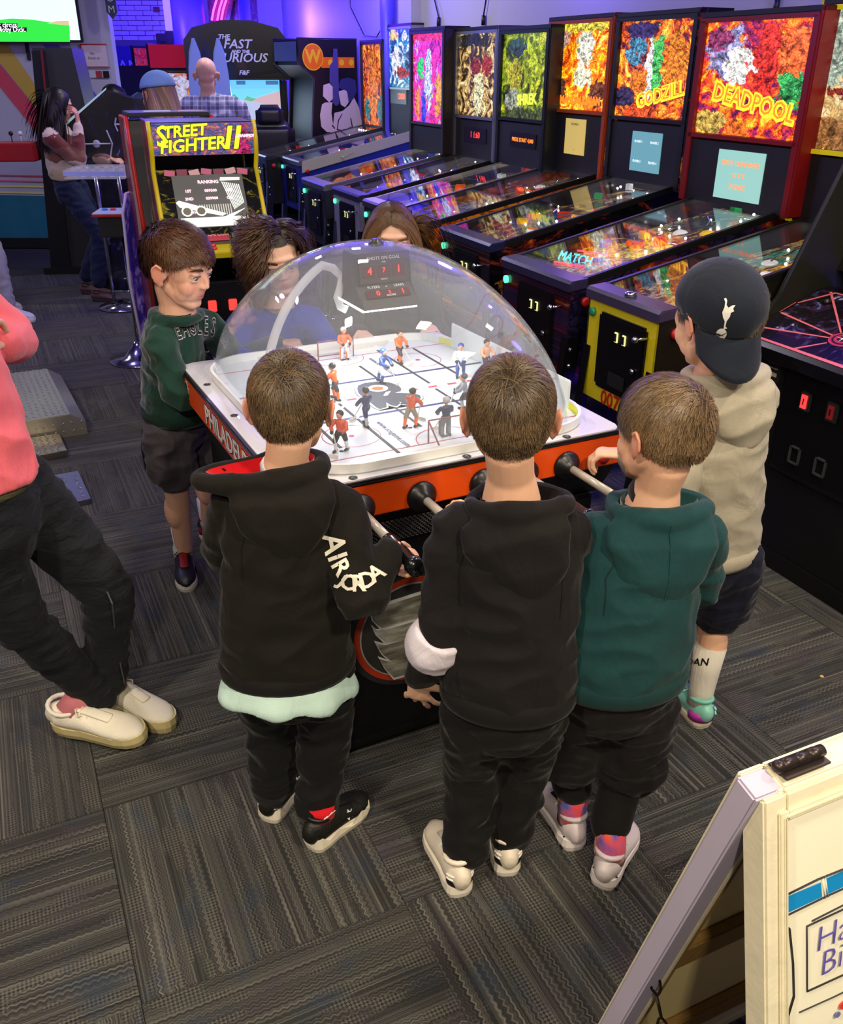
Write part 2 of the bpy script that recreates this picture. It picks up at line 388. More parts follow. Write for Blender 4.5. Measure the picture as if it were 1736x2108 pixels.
# top frame: orange sides, black T-moulding, white deck
for nm, c, d in (('front_rail', (.006, -.545, .815), (.94, .022, .085)), ('back_rail', (.006, .545, .815), (.94, .022, .085)),
                 ('side_rail', (-.463, 0, .815), (.022, 1.1, .085)), ('side_rail', (.473, 0, .815), (.022, 1.1, .085))):
    MB().box(c, d, bev=.004).build(nm, ORANGE, T)
b = MB()
b.box((.005, 0, .864), (.965, 1.118, .012), bev=.005); b.build('black_edging', M('#101012', .35), T)
def rrect(w, l, r, n=6, cx=0, cy=0):
    pts = []
    for (sx, sy, a0) in ((1, 1, 0), (-1, 1, 90), (-1, -1, 180), (1, -1, 270)):
        for k in range(n + 1):
            a = math.radians(a0 + 90 * k / n); pts.append((cx + sx * (w - r) + r * math.cos(a), cy + sy * (l - r) + r * math.sin(a)))
    return pts
MB().prism(rrect(.470, .548, .03, cx=.005), .006, Matrix.Translation((0, 0, .868)), bev=.002).build('deck', M('#e6e4ee', .12, coat=.6), T)
deck_screws = [(-.305, -.535), (0, -.54), (.3, -.54), (-.44, -.3), (-.44, 0), (-.44, .3), (.455, -.3), (.455, .2)]
for x, y in deck_screws: MB().lathe([(.011, 0), (.011, .002), (.005, .003), (.005, .0015)], (x, y, .874), seg=12).build('dome_screw', M('#55585c', .3, .8), T)
# ice sheet and boards
ICE = M('#dfe6e8', .5)
MB().prism(rrect(.425, .505, .16, 10, .008, -.02), .004, Matrix.Translation((0, 0, .8745))).build('ice', ICE, T)
zi = .8788
outer, inner = rrect(.425, .505, .16, 10, .008, -.02), rrect(.416, .496, .15, 10, .008, -.02)
b = MB(); n = len(outer); z0, z1 = .874, .902
vs = [[b.b.verts.new((x, y, z)) for x, y in P] for P, z in ((outer, z0), (outer, z1), (inner, z1), (inner, z0))]
for r in range(3):
    for i in range(n): b.b.faces.new((vs[r][i], vs[r][(i+1) % n], vs[r+1][(i+1) % n], vs[r+1][i]))
b.build('rink_boards', M('#eef0ec', .3, coat=.3), T)
b = MB(); P, Q = rrect(.4155, .4955, .149, 10, .008, -.02), None
for i in range(n):
    a, c = P[i], P[(i+1) % n]
    if a[0] > .40 and c[0] > .40: b.quad((*a, zi), (*c, zi), (*c, zi + .018), (*a, zi + .018))
b.build('kick_strip', M('#f2ee12', .35), T)
def flat(name, pts, m, z=zi, th=.0006): return MB().prism(pts, th, Matrix.Translation((0, 0, z))).build(name, m, T)
BL, RD, GR = M('#141a5c', .4), M('#c01822', .4), M('#1d2024', .5)
for y in (.118, -.174): flat('blue_line', [(-.407, y - .006), (.423, y - .006), (.423, y + .006), (-.407, y + .006)], BL)
flat('centre_line', [(-.407, -.04), (.423, -.04), (.423, -.026), (-.407, -.026)], M('#b8b0b4', .5))
flat('centre_line', [(-.407, -.0385), (.423, -.0385), (.423, -.0275), (-.407, -.0275)], WHITE, zi + .0005)
for k in range(13):
    x = -.38 + k * .066
    if abs(x) > .07: flat('centre_dash', [(x, -.0385), (x + .03, -.0385), (x + .03, -.0275), (x, -.0275)], RD, zi + .001)
for y in (.37, -.43): flat('goal_line', [(-.40, y - .0015), (.415, y - .0015), (.415, y + .0015), (-.40, y + .0015)], RD)
def ring(name, cx, cy, r, wd, m, z=zi, a0=0, a1=360, n=36):
    b = MB(); A = [math.radians(a0 + (a1 - a0) * i / n) for i in range(n + 1)]
    for i in range(n):
        p = [(cx + q * math.cos(a), cy + q * math.sin(a), z + .0007) for a, q in ((A[i], r), (A[i+1], r), (A[i+1], r - wd), (A[i], r - wd))]
        b.quad(*p)
    return b.build(name, m, T)
for cx, cy in ((-.21, -.295), (.245, .235), (-.22, .235), (.235, -.295)):
    ring('faceoff_circle', cx, cy, .078, .002, RD); flat('faceoff_spot', [(cx + .008 * math.cos(a * PI / 4), cy + .008 * math.sin(a * PI / 4)) for a in range(8)], RD)
for gy, a0 in ((.37, 180), (-.43, 0)): ring('goal_crease', .012, gy, .09, .002, RD, a0=a0, a1=a0 + 180)
for x, y0, y1 in ((.17, .0, .393), (.29, .04, .36), (.046, .092, .257), (-.147, -.456, -.049), (-.016, -.315, -.06), (.163, -.282, -.053), (-.266, -.36, -.18), (-.15, .05, .3), (-.3, -.02, .3)):
    MB().box((x, (y0 + y1) / 2, zi + .0006), (.008, y1 - y0, .0012)).build('player_slot', M('#1a1c1e', .6), T)
# winged emblem at centre ice
PW = [(-0.05, 0.048), (-0.036, 0.073), (-0.007, 0.087), (0.031, 0.081), (0.062, 0.057), (0.074, 0.02), (0.07, -0.01), (0.057, -0.033), (0.035, -0.036), (0.085, -0.068), (0.093, -0.089), (0.084, -0.114), (0.068, -0.126), (0.055, -0.118), (0.05, -0.106), (0.046, -0.127), (0.028, -0.148), (0.017, -0.139), (0.014, -0.115), (0.008, -0.130), (-0.010, -0.146), (-0.02, -0.131), (-0.022, -0.103), (-0.038, -0.14), (-0.062, -0.146), (-0.065, -0.127), (-0.064, -0.082), (-0.066, -0.028), (-0.062, 0.011)]
def grow(P, d):
    cx = sum(p[0] for p in P) / len(P); cy = sum(p[1] for p in P) / len(P); out = []
    for i, p in enumerate(P):
        a, c = Vector(P[i-1]), Vector(P[(i+1) % len(P)]); t = (c - a).normalized(); out.append((p[0] + t.y * d * -1 * ORI, p[1] + t.x * d * ORI))
    return out
ORI = -1 if sum((PW[i-1][0] * PW[i][1] - PW[i][0] * PW[i-1][1]) for i in range(len(PW))) > 0 else 1
flat('ice_emblem', grow(PW, .009), M('#55585c', .4), zi + .0003); flat('ice_emblem', grow(PW, .006), WHITE, zi + .001); flat('ice_emblem', PW, M('#33363b', .4), zi + .0017)
def disc(r, cx, cy, ry=None, n=24): return [(cx + r * math.cos(2*PI*i/n), cy + (ry or r) * math.sin(2*PI*i/n)) for i in range(n)]
flat('ice_emblem', disc(.03, .006, .02), WHITE, zi + .0024); flat('ice_emblem', disc(.018, .004, .018), ORANGE, zi + .0031)
for txt, x, y in (('www.icegame.com', -.105, -.33), ('www.icegame.com', .11, .22)):
    text('ice_lettering', txt, .026, BL, T, frame((x, y, zi + .001), (0, -1, 0), (1, 0, 0)), .0002)
# goals
def goal(gy, s):
    b = MB(); r = .0022; x0, x1 = -.052, .072; z1 = zi + .062
    for x in (x0, x1):
        b.tube([(x, gy, zi), (x, gy, z1)], r, 8); b.tube([(x, gy, z1), (x * .8 + .003, gy + s * .04, zi)], r, 8)
    b.tube([(x0, gy, z1), (x1, gy, z1)], r, 8); b.tube([(x0 * .8 + .003, gy + s * .04, zi), (x1 * .8 + .003, gy + s * .04, zi)], r, 8)
    g = b.build('goal', M('#8d5a60', .4), T)
    MB().quad((x0, gy, z1), (x1, gy, z1), (x1 * .8, gy + s * .04, zi), (x0 * .8, gy + s * .04, zi)).build('goal_net', glass_mat('net', .12), g)
goal(.37, 1); goal(-.43, -1)
# ramps of white plastic behind the goals
for s in (-1, 1):
    b = MB(); b.prism([(-.17, .415 if s > 0 else -.47), (.2, .415 if s > 0 else -.47), (.26, .49 if s > 0 else -.52), (-.24, .49 if s > 0 else -.52)][::s], .010, Matrix.Translation((0, 0, .8755))); b.build('end_ramp', M('#dedcd2', .3, coat=.3), T)
# player figures
def player(x, y, face, jersey, pants, sock, helmet, lean=0, goalie=False):
    Rm = Rz(math.radians(face)); O = Vector((x, y, zi)); f = lambda *p: O + Rm @ Vector(p)
    p = MB()
    p.tube([f(0, lean * .3, .052), f(0, lean, .078)], [(.010, .007), (.015, .009)], 10, ref=Rm @ Vector((1, 0, 0)), dome=True, mi=0)
    for s in (-1, 1):
        p.tube([f(s * .015, lean, .079), f(s * .022, lean + .010, .066), f(s * .012, lean + .022, .058)], [.006, .0055, .005], 8, dome=True, mi=0)
        st = .012 * s * (0 if goalie else 1)
        p.tube([f(s * .006, lean * .3, .052), f(s * .009, st + .004, .030)], [.008, .0065], 8, dome=True, mi=1)
        p.tube([f(s * .009, st + .004, .030), f(s * .010, st, .008)], [.0058, .0045], 8, dome=True, mi=2)
        p.tube([f(s * .010, st - .005, .004), f(s * .010, st + .012, .004)], [(.0045, .004), (.004, .003)], 8, dome=True, mi=4)
        p.ell(f(s * .012, lean + .024, .057), .0055, seg=8, mi=4)
    p.tube([f(0, lean, .084), f(0, lean + .002, .092)], .004, 8, mi=3)
    p.ell(f(0, lean + .003, .097), (.0085, .0095, .0105), Rm, 10, mi=3)
    if goalie:
        for s in (-1, 1): p.box(f(s * .011, .007, .024), (.014, .008, .042), Rm, bev=.003, mi=2)
    o = p.build('hockey_figure', [jersey, pants, sock, M('#d49a78', .4), M('#17181c', .4)], T)
    h = MB(); h.ell(f(0, lean, .1005), (.0098, .0108, .0095), Rm, 12); h.build('helmet', helmet, o)
    k = MB(); k.tube([f(.010, lean + .022, .062), f(-.012, lean + .042, .010)], .0016, 6); k.box(f(-.004, lean + .05, .006), (.026, .003, .009), Rm); k.build('hockey_stick', M('#d8d2c4', .5), o)
    MB().lathe([(.006, 0), (.006, .003)], f(0, 0, -.002), seg=10).build('peg', GR, o)
OJ, BJ, WT = M('#e8641c', .4), M('#28468c', .4), M('#e8e8e8', .4)
player(.178, .234, 200, OJ, GR, OJ, M('#26262a', .3)); player(-.14, -.014, 40, OJ, GR, OJ, M('#26262a', .3), .01)
player(-.272, -.38, 130, M('#d8542c', .4), GR, WT, M('#2a1c18', .4)); player(-.046, -.31, 300, M('#d0582c', .4), M('#8c8474', .5), OJ, M('#2a1c18', .4), .012)
player(.375, .014, 180, M('#e8b090', .4), GR, WT, M('#2a1c18', .4)); player(.029, .345, 180, M('#e87a50', .4), WT, WT, WT, goalie=True)
player(.283, .012, 150, M('#dce4f0', .4), BJ, BJ, M('#2448a8', .3)); player(.038, .075, 215, BJ, WT, BJ, M('#3058c0', .3), .012)
player(-.145, -.245, 20, M('#28305c', .4), M('#28305c', .4), M('#a8b0c0', .4), M('#1c2030', .3)); player(.155, -.26, 60, M('#88909c', .4), GR, M('#98a0a8', .4), M('#4c5058', .3), .01)
player(.012, -.405, 0, M('#34405c', .4), M('#4a4e54', .5), M('#6a6e74', .5), M('#b8b8b8', .3), goalie=True)
# dome
b = MB(); nth, nr = 96, 30; rings = []
for k in range(nr + 1):
    a = k / nr * PI / 2; rho = math.cos(a) ** .92; z = .872 + .435 * math.sin(a) ** .97; e = 2 + 3.2 * (1 - math.sin(a)) ** 1.2; rg = []
    if k == nr: rings.append([b.b.verts.new((0, 0, z))]); break
    for j in range(nth):
        t_ = 2 * PI * j / nth; c, s = math.cos(t_), math.sin(t_); q = (abs(c) ** e + abs(s) ** e) ** (-1 / e)
        rg.append(b.b.verts.new((.412 * rho * q * c, .520 * rho * q * s - .002, z)))
    rings.append(rg)
for k in range(nr - 1):
    for j in range(nth): f = b.b.faces.new((rings[k][j], rings[k][(j+1) % nth], rings[k+1][(j+1) % nth], rings[k+1][j])); f.smooth = True
for j in range(nth): f = b.b.faces.new((rings[nr-1][j], rings[nr-1][(j+1) % nth], rings[nr][0])); f.smooth = True
dome = b.build('clear_dome', glass_mat('dome_plastic', .055, (.97, .98, 1), .015, 1.5), T)
sm = dome.modifiers.new('s', 'SOLIDIFY'); sm.thickness = .0035; sm.offset = 0
b = MB()
for sgn in (1,):
    P = [(.418, .526), (.432, .540)]
    o1, o2 = rrect(.416, .524, .09, 8), rrect(.436, .544, .09, 8); n = len(o1)
    for i in range(n): b.quad((*o1[i], .8765), (*o1[(i+1) % n], .8765), (*o2[(i+1) % n], .8755), (*o2[i], .8755))
b.build('dome_flange', glass_mat('flange', .12), T)
MB().lathe([(.022, 0), (.022, .008), (.012, .012), (.012, .018)], (0, 0, 1.302), seg=20).build('dome_cap', M('#3a3c44', .3), T)
# scoreboard hanging under the crown
SG = M('#3e3d42', .55, bump=(90, .2))
sb = MB(); pr = [(-.085, 1.175), (-.100, 1.150), (.100, 1.150), (.085, 1.175), (.045, 1.205), (.040, 1.29), (-.040, 1.29), (-.045, 1.205)]
sb.prism([(p[0], p[1]) for p in pr], .17, frame((-.085, 0, 0), (0, 1, 0), (0, 0, 1)), bev=.003)
sbo = sb.build('scoreboard', SG, T)
for s in (-1, 1):
    R_ = 1 if s < 0 else -1
    f1 = frame((0, s * .0465, 1.248), (R_, 0, 0), (0, -s * .05, .9987)); f2 = frame((0, s * .0715, 1.189), (R_, 0, 0), (0, -s * .9, .75) if 0 else (0, -s * .8, .6))
    MB().box((0, 0, .001), (.145, .078, .003), bev=.001).build('display_panel', M('#4a4348', .3, coat=.3), sbo).data.transform(f1)
    for cx in (-.045, 0, .045): MB().box((cx, -.006, .003), (.038, .030, .002)).build('display_window', M('#5a1c26', .2, coat=.5), sbo).data.transform(f1)
    MB().box((0, -.006, .0015), (.13, .026, .002)).build('display_window', M('#4a2028', .2, coat=.5), sbo).data.transform(f2)
    def tx(s_, size, x, y, f, m): text('lettering', s_, size, m, sbo, f @ Matrix.Translation((x, y, .0045)), .0003)
    EMR = M((1, .03, .02), .4, em=3.2)
    tx('SHOTS ON GOAL', .0125, 0, .029, f1, WHITE); tx('TIME', .006, 0, .018, f1, WHITE); tx('PERIOD', .006, 0, -.028, f1, WHITE)
    tx('4', .028, -.042, -.005, f1, EMR); tx('7', .018, 0, -.004, f1, EMR); tx('1', .028, .045, -.004, f1, EMR)
    tx('FLYERS', .012, -.036, .016, f2, WHITE); tx('LEAFS', .012, .04, .016, f2, WHITE); tx('-', .02, .002, .017, f2, WHITE)
    tx('0', .023, -.03, -.006, f2, EMR); tx('3', .015, .005, -.005, f2, EMR); tx('1', .023, .045, -.006, f2, EMR); tx('SCORE', .009, .006, -.0155, f2, WHITE)
MB().box((0, 0, 1.146), (.165, .18, .006)).build('rink_lamp', M((1, 1, 1), .4, em=6), sbo)
MB().box((.4235, -.02, .918), (.008, .70, .085), bev=.003).build('side_board', M('#e8ece4', .3, coat=.3), T)
l = light('AREA', TM @ Vector((0, 0, 1.140)), 2.0, (.93, 1, .99), .16, .17, (0, 0, TA), 'rink_lamp_light'); l.data.spread = math.radians(170)
# puck return arch: clear tube rising along the dome's left shoulder
pts = []
for k in range(15):
    a = k / 14; th = math.radians(8 + 62 * a); pts.append((-.385 * math.cos(th), -.12 + .2 * a, .874 + .395 * math.sin(th)))
pts += [(-.10, .08, 1.235), (-.078, .07, 1.21), (-.09, .05, 1.185), (-.105, .04, 1.16), (-.10, .03, 1.135), (-.085, .02, 1.128)]
MB().tube(pts, .012, 10).build('puck_tube', glass_mat('tube_plastic', .5), T)
# rods, rubber bushings, handles
def rod(x, y1, s=-1, grip=True):
    b = MB(); b.lathe([(.040, 0), (.040, .006), (.034, .012), (.022, .020), (.016, .032), (.0, .032)], (x, s * .556, .800), Matrix.Rotation(-s * -PI / 2 if s < 0 else -PI / 2, 3, 'X') if 0 else Matrix.Rotation(PI / 2 if s < 0 else -PI / 2, 3, 'X'), 24)
    r = MB().tube([(x, s * .56, .80), (x, s * y1, .80)], .0108, 14).build('rod', M('#cfc9bd', .28, .2, coat=.5), T)
    b.build('bushing', M('#141416', .35), r)
    if grip:
        g = MB(); g.tube([(x, s * y1, .80), (x, s * (y1 + .02), .80), (x, s * (y1 + .125), .80), (x, s * (y1 + .13), .80), (x, s * (y1 + .15), .80)], [.014, .017, .016, .022, .021], 16)
        g.build('handle', M('#101012', .22, coat=.4), r)
for x, y in ((-.30, .72), (-.135, .735), (.04, .70), (.165, .70), (.294, .76)): rod(x, y)
for x in (-.294, -.04, .135, .30): rod(x, .70, 1)
b = MB(); b.lathe([(.018, 0), (.018, .006), (.012, .008), (.012, .012)], (.416, -.556, .80), Matrix.Rotation(PI / 2, 3, 'X'), 20); b.build('push_button', M('#d0201c', .3, coat=.4), T)
# side lettering and emblems
fl = frame((-.4745, -.08, .817), (0, -1, 0), (0, 0, 1))
text('side_lettering', 'PHILADELPHIA', .082, M('#14100e', .5), T, fl @ Matrix.Translation((0, -.002, 0)), .0006, bold=.004, sx=1.08)
text('side_lettering', 'PHILADELPHIA', .082, WHITE, T, fl @ Matrix.Translation((0, -.002, .001)), .0006, bold=.0012, sx=1.08)
def emblem(mat, s, name='side_emblem'):
    P = [(y * -1, x) for x, y in PW]
    for k, (g_, m) in enumerate(((.012, WHITE), (.0, GR))):
        MB().prism([(p[0] * s, p[1] * s) for p in (grow(PW, g_) if g_ else PW)], .0008, mat @ Matrix.Translation((0, 0, .0009 * k)) @ Matrix.Rotation(PI / 2, 4, 'Z')).build(name, m, T)
    MB().prism(disc(.028 * s, -.018 * s, .005 * s), .0008, mat @ Matrix.Translation((0, 0, .0019))).build(name, WHITE, T)
    MB().prism(disc(.017 * s, -.018 * s, .005 * s), .0008, mat @ Matrix.Translation((0, 0, .0028))).build(name, ORANGE, T)
emblem(frame((-.4745, .47, .817), (0, -1, 0), (0, 0, 1)), .32)
# round badge on the near end of the pedestal
fb = frame((0, -.4915, 0), (1, 0, 0), (0, 0, 1)); cx, cz = -.14, .372
for r, m, k in ((.178, M('#3a3b3c', .4, .3), 0), (.163, M('#c9401c', .35), 1), (.146, M('#b8b8b8', .4), 2), (.142, M('#4a4a48', .3, .4), 3)):
    MB().prism(disc(r, cx, cz, n=48), .0012, fb @ Matrix.Translation((0, 0, .0012 * k))).build('badge', m, T)
tf = NT('chrome_foil'); o_ = tf.tc(); nz = tf.noise(tf.mapv(o_, (1, 1, 4)), 9, 3)
bf = tf.bsdf(tf.ramp(nz, [(.3, '#6a6a58'), (.5, '#b0b09c'), (.62, '#e8e8d4'), (.75, '#9cb8d8')]), .25, Metallic=.4)
tf.put(bf.inputs['Normal'], tf.n('Bump', Height=tf.noise(o_, 35, 3), Strength=.25, Distance=.01)); FOIL = tf.done(bf)
fe = [[(-0.254, 0.468), (-0.245, 0.434), (-0.221, 0.403), (-0.147, 0.405), (-0.04, 0.407), (-.005, .43), (-.005, .482)],
      [(-0.25, 0.415), (-0.237, 0.384), (-0.212, 0.354), (-0.091, 0.342), (-0.02, 0.352), (-.01, .400), (-0.212, 0.394), (-0.236, 0.40)],
      [(-0.242, 0.360), (-0.223, 0.319), (-0.198, 0.289), (-0.147, 0.284), (-0.05, 0.30), (-.02, .345), (-0.213, 0.345)],
      [(-0.233, 0.306), (-0.214, 0.266), (-0.189, 0.229), (-0.10, 0.227), (-0.06, 0.29), (-0.198, 0.284)]]
for P in fe:
    cxx = sum(p[0] for p in P) / len(P); czz = sum(p[1] for p in P) / len(P)
    big = [(cxx + (p[0] - cxx) * 1.05 , czz + (p[1] - czz) * 1.22) for p in P]
    MB().prism(big[::-1], .0015, fb @ Matrix.Translation((0, 0, .0045))).build('badge_feather_outline', M('#f4f4f0', .35), T)
for P in fe: MB().prism(P[::-1], .0015, fb @ Matrix.Translation((0, 0, .0062))).build('badge_feather', FOIL, T)
# ---------------- pinball machines ----------------
PA = math.radians(24); pa, pb = Vector((math.cos(PA), math.sin(PA), 0)), Vector((math.sin(PA), -math.cos(PA), 0))
LEDW = M((1, .97, .9), .4, em=14); LEG = M('#0d0d10', .3, .3); LEGC = M('#9a9aa0', .2, 1)
def cone_up(p, r, m, par, name):
    return MB().lathe([(r, 0), (r * 1.15, .006), (r * .7, .02), (r * .3, .024)], p, seg=10).build(name, m, par)
def pinball(label, R, w, side, glass_art, play_art, trim=BLACK, zf=.95, zr=1.20, depth=1.28, bbd=1.12, bbw=.70, bbt=1.99, glass_h=.50, lcd=None, apron=M('#2a2848', .4), title=None, leg=LEG,
            front=None, frame_m=None, blade=None, coin=True, topper=None, start=(.1, 1, .5), seed=0, speaker=True, group='pinball machines in the row'):
    """R = front right corner seen by the player; machine local axes: x = player's right, y = towards the backbox"""
    rnd.seed(seed); o = Vector((*R, 0)) - pb * (w / 2)
    t = thing('pinball_machine', label, 'pinball machine', o, PA - PI / 2, group)
    front = front or side; frame_m = frame_m or trim; hw = w / 2; D = depth; slope = (zr - zf) / D
    zb = .52
    def zt(y): return zf + slope * y
    # body: two sides, front, back, bottom
    for s in (-1, 1):
        b = MB(); b.prism([(0, zb + .0), (D, zb + .06), (D, zr - .02), (0, zf - .02)], .018, frame((s * hw - (.018 if s > 0 else 0), 0, 0), (0, 1, 0), (0, 0, 1)), bev=.003)
        b.build('side_panel', side, t)
        b = MB(); b.prism([(0.01, zf - .025), (D, zr - .025), (D, zr + .008), (0.01, zf + .008)], .026, frame((s * (hw - .001) - (.026 if s > 0 else 0), 0, 0), (0, 1, 0), (0, 0, 1)), bev=.004)
        b.build('side_rail', trim, t)
    MB().box((0, .009, (zb + zf) / 2 - .01), (w - .01, .018, zf - zb - .02)).build('front_panel', front, t)
    MB().box((0, D - .01, (zb + zr) / 2 + .02), (w - .04, .02, zr - zb - .1)).build('back_panel', BLACK, t)
    MB().box((0, D / 2, zb + .05), (w - .04, D - .02, .015)).build('bottom_board', BLACK, t)
    b = MB(); b.prism([(-.012, zf - .03), (-.012, zf + .002), (.0, zf + .014), (.075, zf + .02), (.075, zf - .02)], w + .012, frame((-hw - .006, 0, 0), (0, 1, 0), (0, 0, 1)), bev=.004); b.build('lockdown_bar', apron if trim is BLACK else trim, t)
    # legs
    for sx in (-1, 1):
        for y0, y1 in ((.03, -.035), (D - .05, D + .02)):
            b = MB(); tt = zf - .22 if y0 < .1 else zb + .3
            b.prism([(y0 - .03, tt), (y0 + .03, tt), (y1 + .02, .03), (y1 - .015, .03)], .005, frame((sx * (hw + .003), 0, 0), (0, 1, 0), (0, 0, 1)))
            b.box((sx * (hw - .02), (y0 + y1) / 2 - .03, (tt + .03) / 2), (.045, .005, tt - .03), R=eul(-math.degrees(math.atan2(y0 - y1, tt))))
            l = b.build('leg', leg, t)
            MB().lathe([(.022, 0), (.022, .01), (.008, .014), (.008, .045)], (sx * (hw - .004), y1, 0), seg=12).build('foot', CHROME, l)
            if y0 < .1:
                for zz in (tt - .05, tt - .12): MB().ell((sx * (hw + .008), y0 - .02, zz), .011, seg=8).build('leg_bolt', CHROME, l)
    # playfield, apron, toys, lamps under glass
    pf = MB(); pf.box((0, 0, 0), (w - .05, D - .1, .012)); pfo = pf.build('playfield', play_art, t, (0, D / 2, (zf + zr) / 2 - .075), (math.atan(slope) * .8, 0, 0))
    ap = MB(); ap.prism([(-hw + .03, 0), (hw - .03, 0), (hw - .03, .16), (.06, .07), (-.06, .07), (-hw + .03, .16)], .008, Matrix.Translation((0, .06, zf - .035)) @ Matrix.Rotation(math.atan(slope), 4, 'X')); ap.build('apron', apron, t)
    def at(x, y, dz=0): return Vector((x, y, zt(y) - .085 + dz))
    b = MB()
    for k in range(6):
        x0, y0 = rnd.uniform(-hw + .08, hw - .08), rnd.uniform(.45, D - .2); r = rnd.uniform(.06, .13); a0 = rnd.uniform(0, 6)
        b.tube([at(x0 + r * math.cos(a0 + q * .5), min(D - .1, y0 + r * math.sin(a0 + q * .5)), .02 + .006 * q) for q in range(7)], .0035, 6)
    b.build('wire_ramp', CHROME, t)
    for k in range(3): cone_up(at(rnd.uniform(-.14, .14), rnd.uniform(.75, 1.0), 0), .035, M(rnd.choice(['#d83818', '#e8c020', '#e8e8e8', '#2850c8']), .3, em=.5), t, 'bumper')
    for k in range(7):
        c = rnd.choice(['#d83010', '#f0b010', '#f0f0f0', '#20a050', '#3060d0', '#f06010'])
        sx_, sy_, sz_ = rnd.uniform(.02, .06), rnd.uniform(.02, .09), rnd.uniform(.015, .05)
        MB().box((0, 0, 0), (sx_, sy_, sz_), R=Rz(rnd.uniform(0, 3)), bev=.004).build('playfield_toy', M(c, .3, em=.35), t, at(rnd.uniform(-hw + .07, hw - .07), rnd.uniform(.3, D - .15), .03))
    for s in (-1, 1): MB().tube([at(s * .075, .24, .015), at(s * .02, .20, .015)], [.011, .006], 10, dome=True).build('flipper', M('#f0e8d8', .35), t)
    b = MB()
    for k in range(16): b.ell(at(rnd.uniform(-hw + .04, hw - .04), rnd.uniform(.25, D - .12), .025), .006, seg=8)
    b.build('lamp_inserts', LEDW, t)['kind'] = 'stuff'
    b = MB()
    for k in range(6): b.ell(Vector((-hw + .1 + k * (w - .2) / 5, D - .16, zt(D - .16) - .02)), .009, seg=8)
    b.build('back_lamps', LEDW, t)['kind'] = 'stuff'
    MB().box((0, 0, 0), (w - .04, D - .07, .004)).build('playfield_glass', GLASS, t, (0, D / 2 + .02, (zf + zr) / 2 + .004), (math.atan(slope), 0, 0))
    # coin door, buttons
    if coin:
        b = MB(); b.box((.02, -.004, zf - .215), (.30, .014, .30), bev=.012); cdr = b.build('coin_door', M('#0a0a0c', .35, .3), t)
        for s in (-1, 1): MB().box((.02 + s * .025, -.013, zf - .14), (.022, .006, .04), bev=.002).build('coin_button', M('#e8e8a0', .4, em=.7), cdr); MB().box((.02 + s * .025, -.017, zf - .14), (.01, .004, .03)).build('coin_slot', BLACK, cdr)
        MB().lathe([(.011, 0), (.011, .012)], (.12, -.012, zf - .24), Matrix.Rotation(PI / 2, 3, 'X'), 12).build('lock', CHROME, cdr)
        MB().box((.02, -.013, zf - .31), (.11, .006, .06), bev=.003).build('return_chute', M('#141416', .5), cdr)
    MB().lathe([(.017, 0), (.017, .012), (.010, .015)], (-hw + .045, -.001, zf - .08), Matrix.Rotation(PI / 2, 3, 'X'), 14).build('start_button', M(start, .3, em=1.6 if start[1] > .5 else 0), t)
    MB().lathe([(.02, 0), (.02, .012), (.011, .016)], (hw, .07, zf - .075), Matrix.Rotation(PI / 2, 3, 'Y'), 14).build('flipper_button', M('#b01c18', .35), t)
    b = MB(); b.tube([(hw - .06, 0, zf - .1), (hw - .06, -.05, zf - .1)], .006, 8); b.ell((hw - .06, -.058, zf - .1), .013, seg=10); b.build('plunger', CHROME, t)
    # backbox
    y0 = bbd; hb = bbw / 2; z0 = zr - .06; th = .2; lean = .02
    for s in (-1, 1):
        b = MB(); b.prism([(y0, z0), (y0 + th, z0), (y0 + th, bbt), (y0 + .0, bbt)], .02, frame((s * hb - (.02 if s > 0 else 0), 0, 0), (0, 1, 0), (0, 0, 1)), bev=.004); b.build('backbox_side', side if frame_m is BLACK else frame_m, t)
    MB().box((0, y0 + th / 2, bbt - .012), (bbw, th, .024), bev=.004).build('backbox_top', BLACK, t)
    MB().box((0, y0 + th / 2 + .03, (z0 + bbt) / 2), (bbw - .04, th - .06, bbt - z0 - .04)).build('backbox_body', BLACK, t)
    zg1 = bbt - .035; zg0 = zg1 - glass_h
    b = MB(); fw_ = .022
    for zz in (zg0 - .006, zg1 + .002): b.box((0, y0 + .006, zz), (bbw - .04, .02, .018))
    for s in (-1, 1): b.box((s * (hb - .03), y0 + .006, (z0 + zg1) / 2), (.03, .02, zg1 - z0))
    b.build('backbox_frame', frame_m if frame_m is not BLACK else BLACK, t)
    MB().box((0, y0 + .022, (zg0 + zg1) / 2), (bbw - .085, .01, glass_h - .01)).build('translite', glass_art, t)
    if title:
        for (s_, size, x, z, m_, rot, kk) in title:
            text('backglass_lettering', s_, size, m_, t, frame((x, y0 + .0155, z), (math.cos(rot), 0, math.sin(rot)), (-math.sin(rot), 0, math.cos(rot))), **dict(dict(depth=.0005), **kk))
    if speaker:
        MB().box((0, y0 + .012, (z0 + zg0) / 2 - .01), (bbw - .06, .014, zg0 - z0 - .03)).build('speaker_panel', M('#111114', .5), t)
    if lcd:
        cx, cz, lw_, lh_, m_, words = lcd
        fr_ = frame((cx, y0 + .002, cz), (1, 0, 0), (0, 0, 1))
        MB().box((cx, y0 + .004, cz), (lw_, .006, lh_)).build('score_screen', m_, t)
        for (s_, size, x, z, mm) in words: text('screen_lettering', s_, size, mm, t, fr_ @ Matrix.Translation((x, z, .0015)), .0003)
    return t
def pic(name, base, blobs, seed=0, scale=5, em=1.5, line=.75, ax=('X', 'Z'), **k): return art(name, base, blobs, scale, em * 1.25, line, seed, ax=ax, **k)
FIRE = [(.3, '#2a0c10'), (.42, '#b02810'), (.5, '#e86010'), (.58, '#f8c020'), (.7, '#fff0a0')]
DARKF = [(.3, '#100810'), (.42, '#3a1430'), (.5, '#8a2418'), (.57, '#d86a18'), (.68, '#e8c040')]
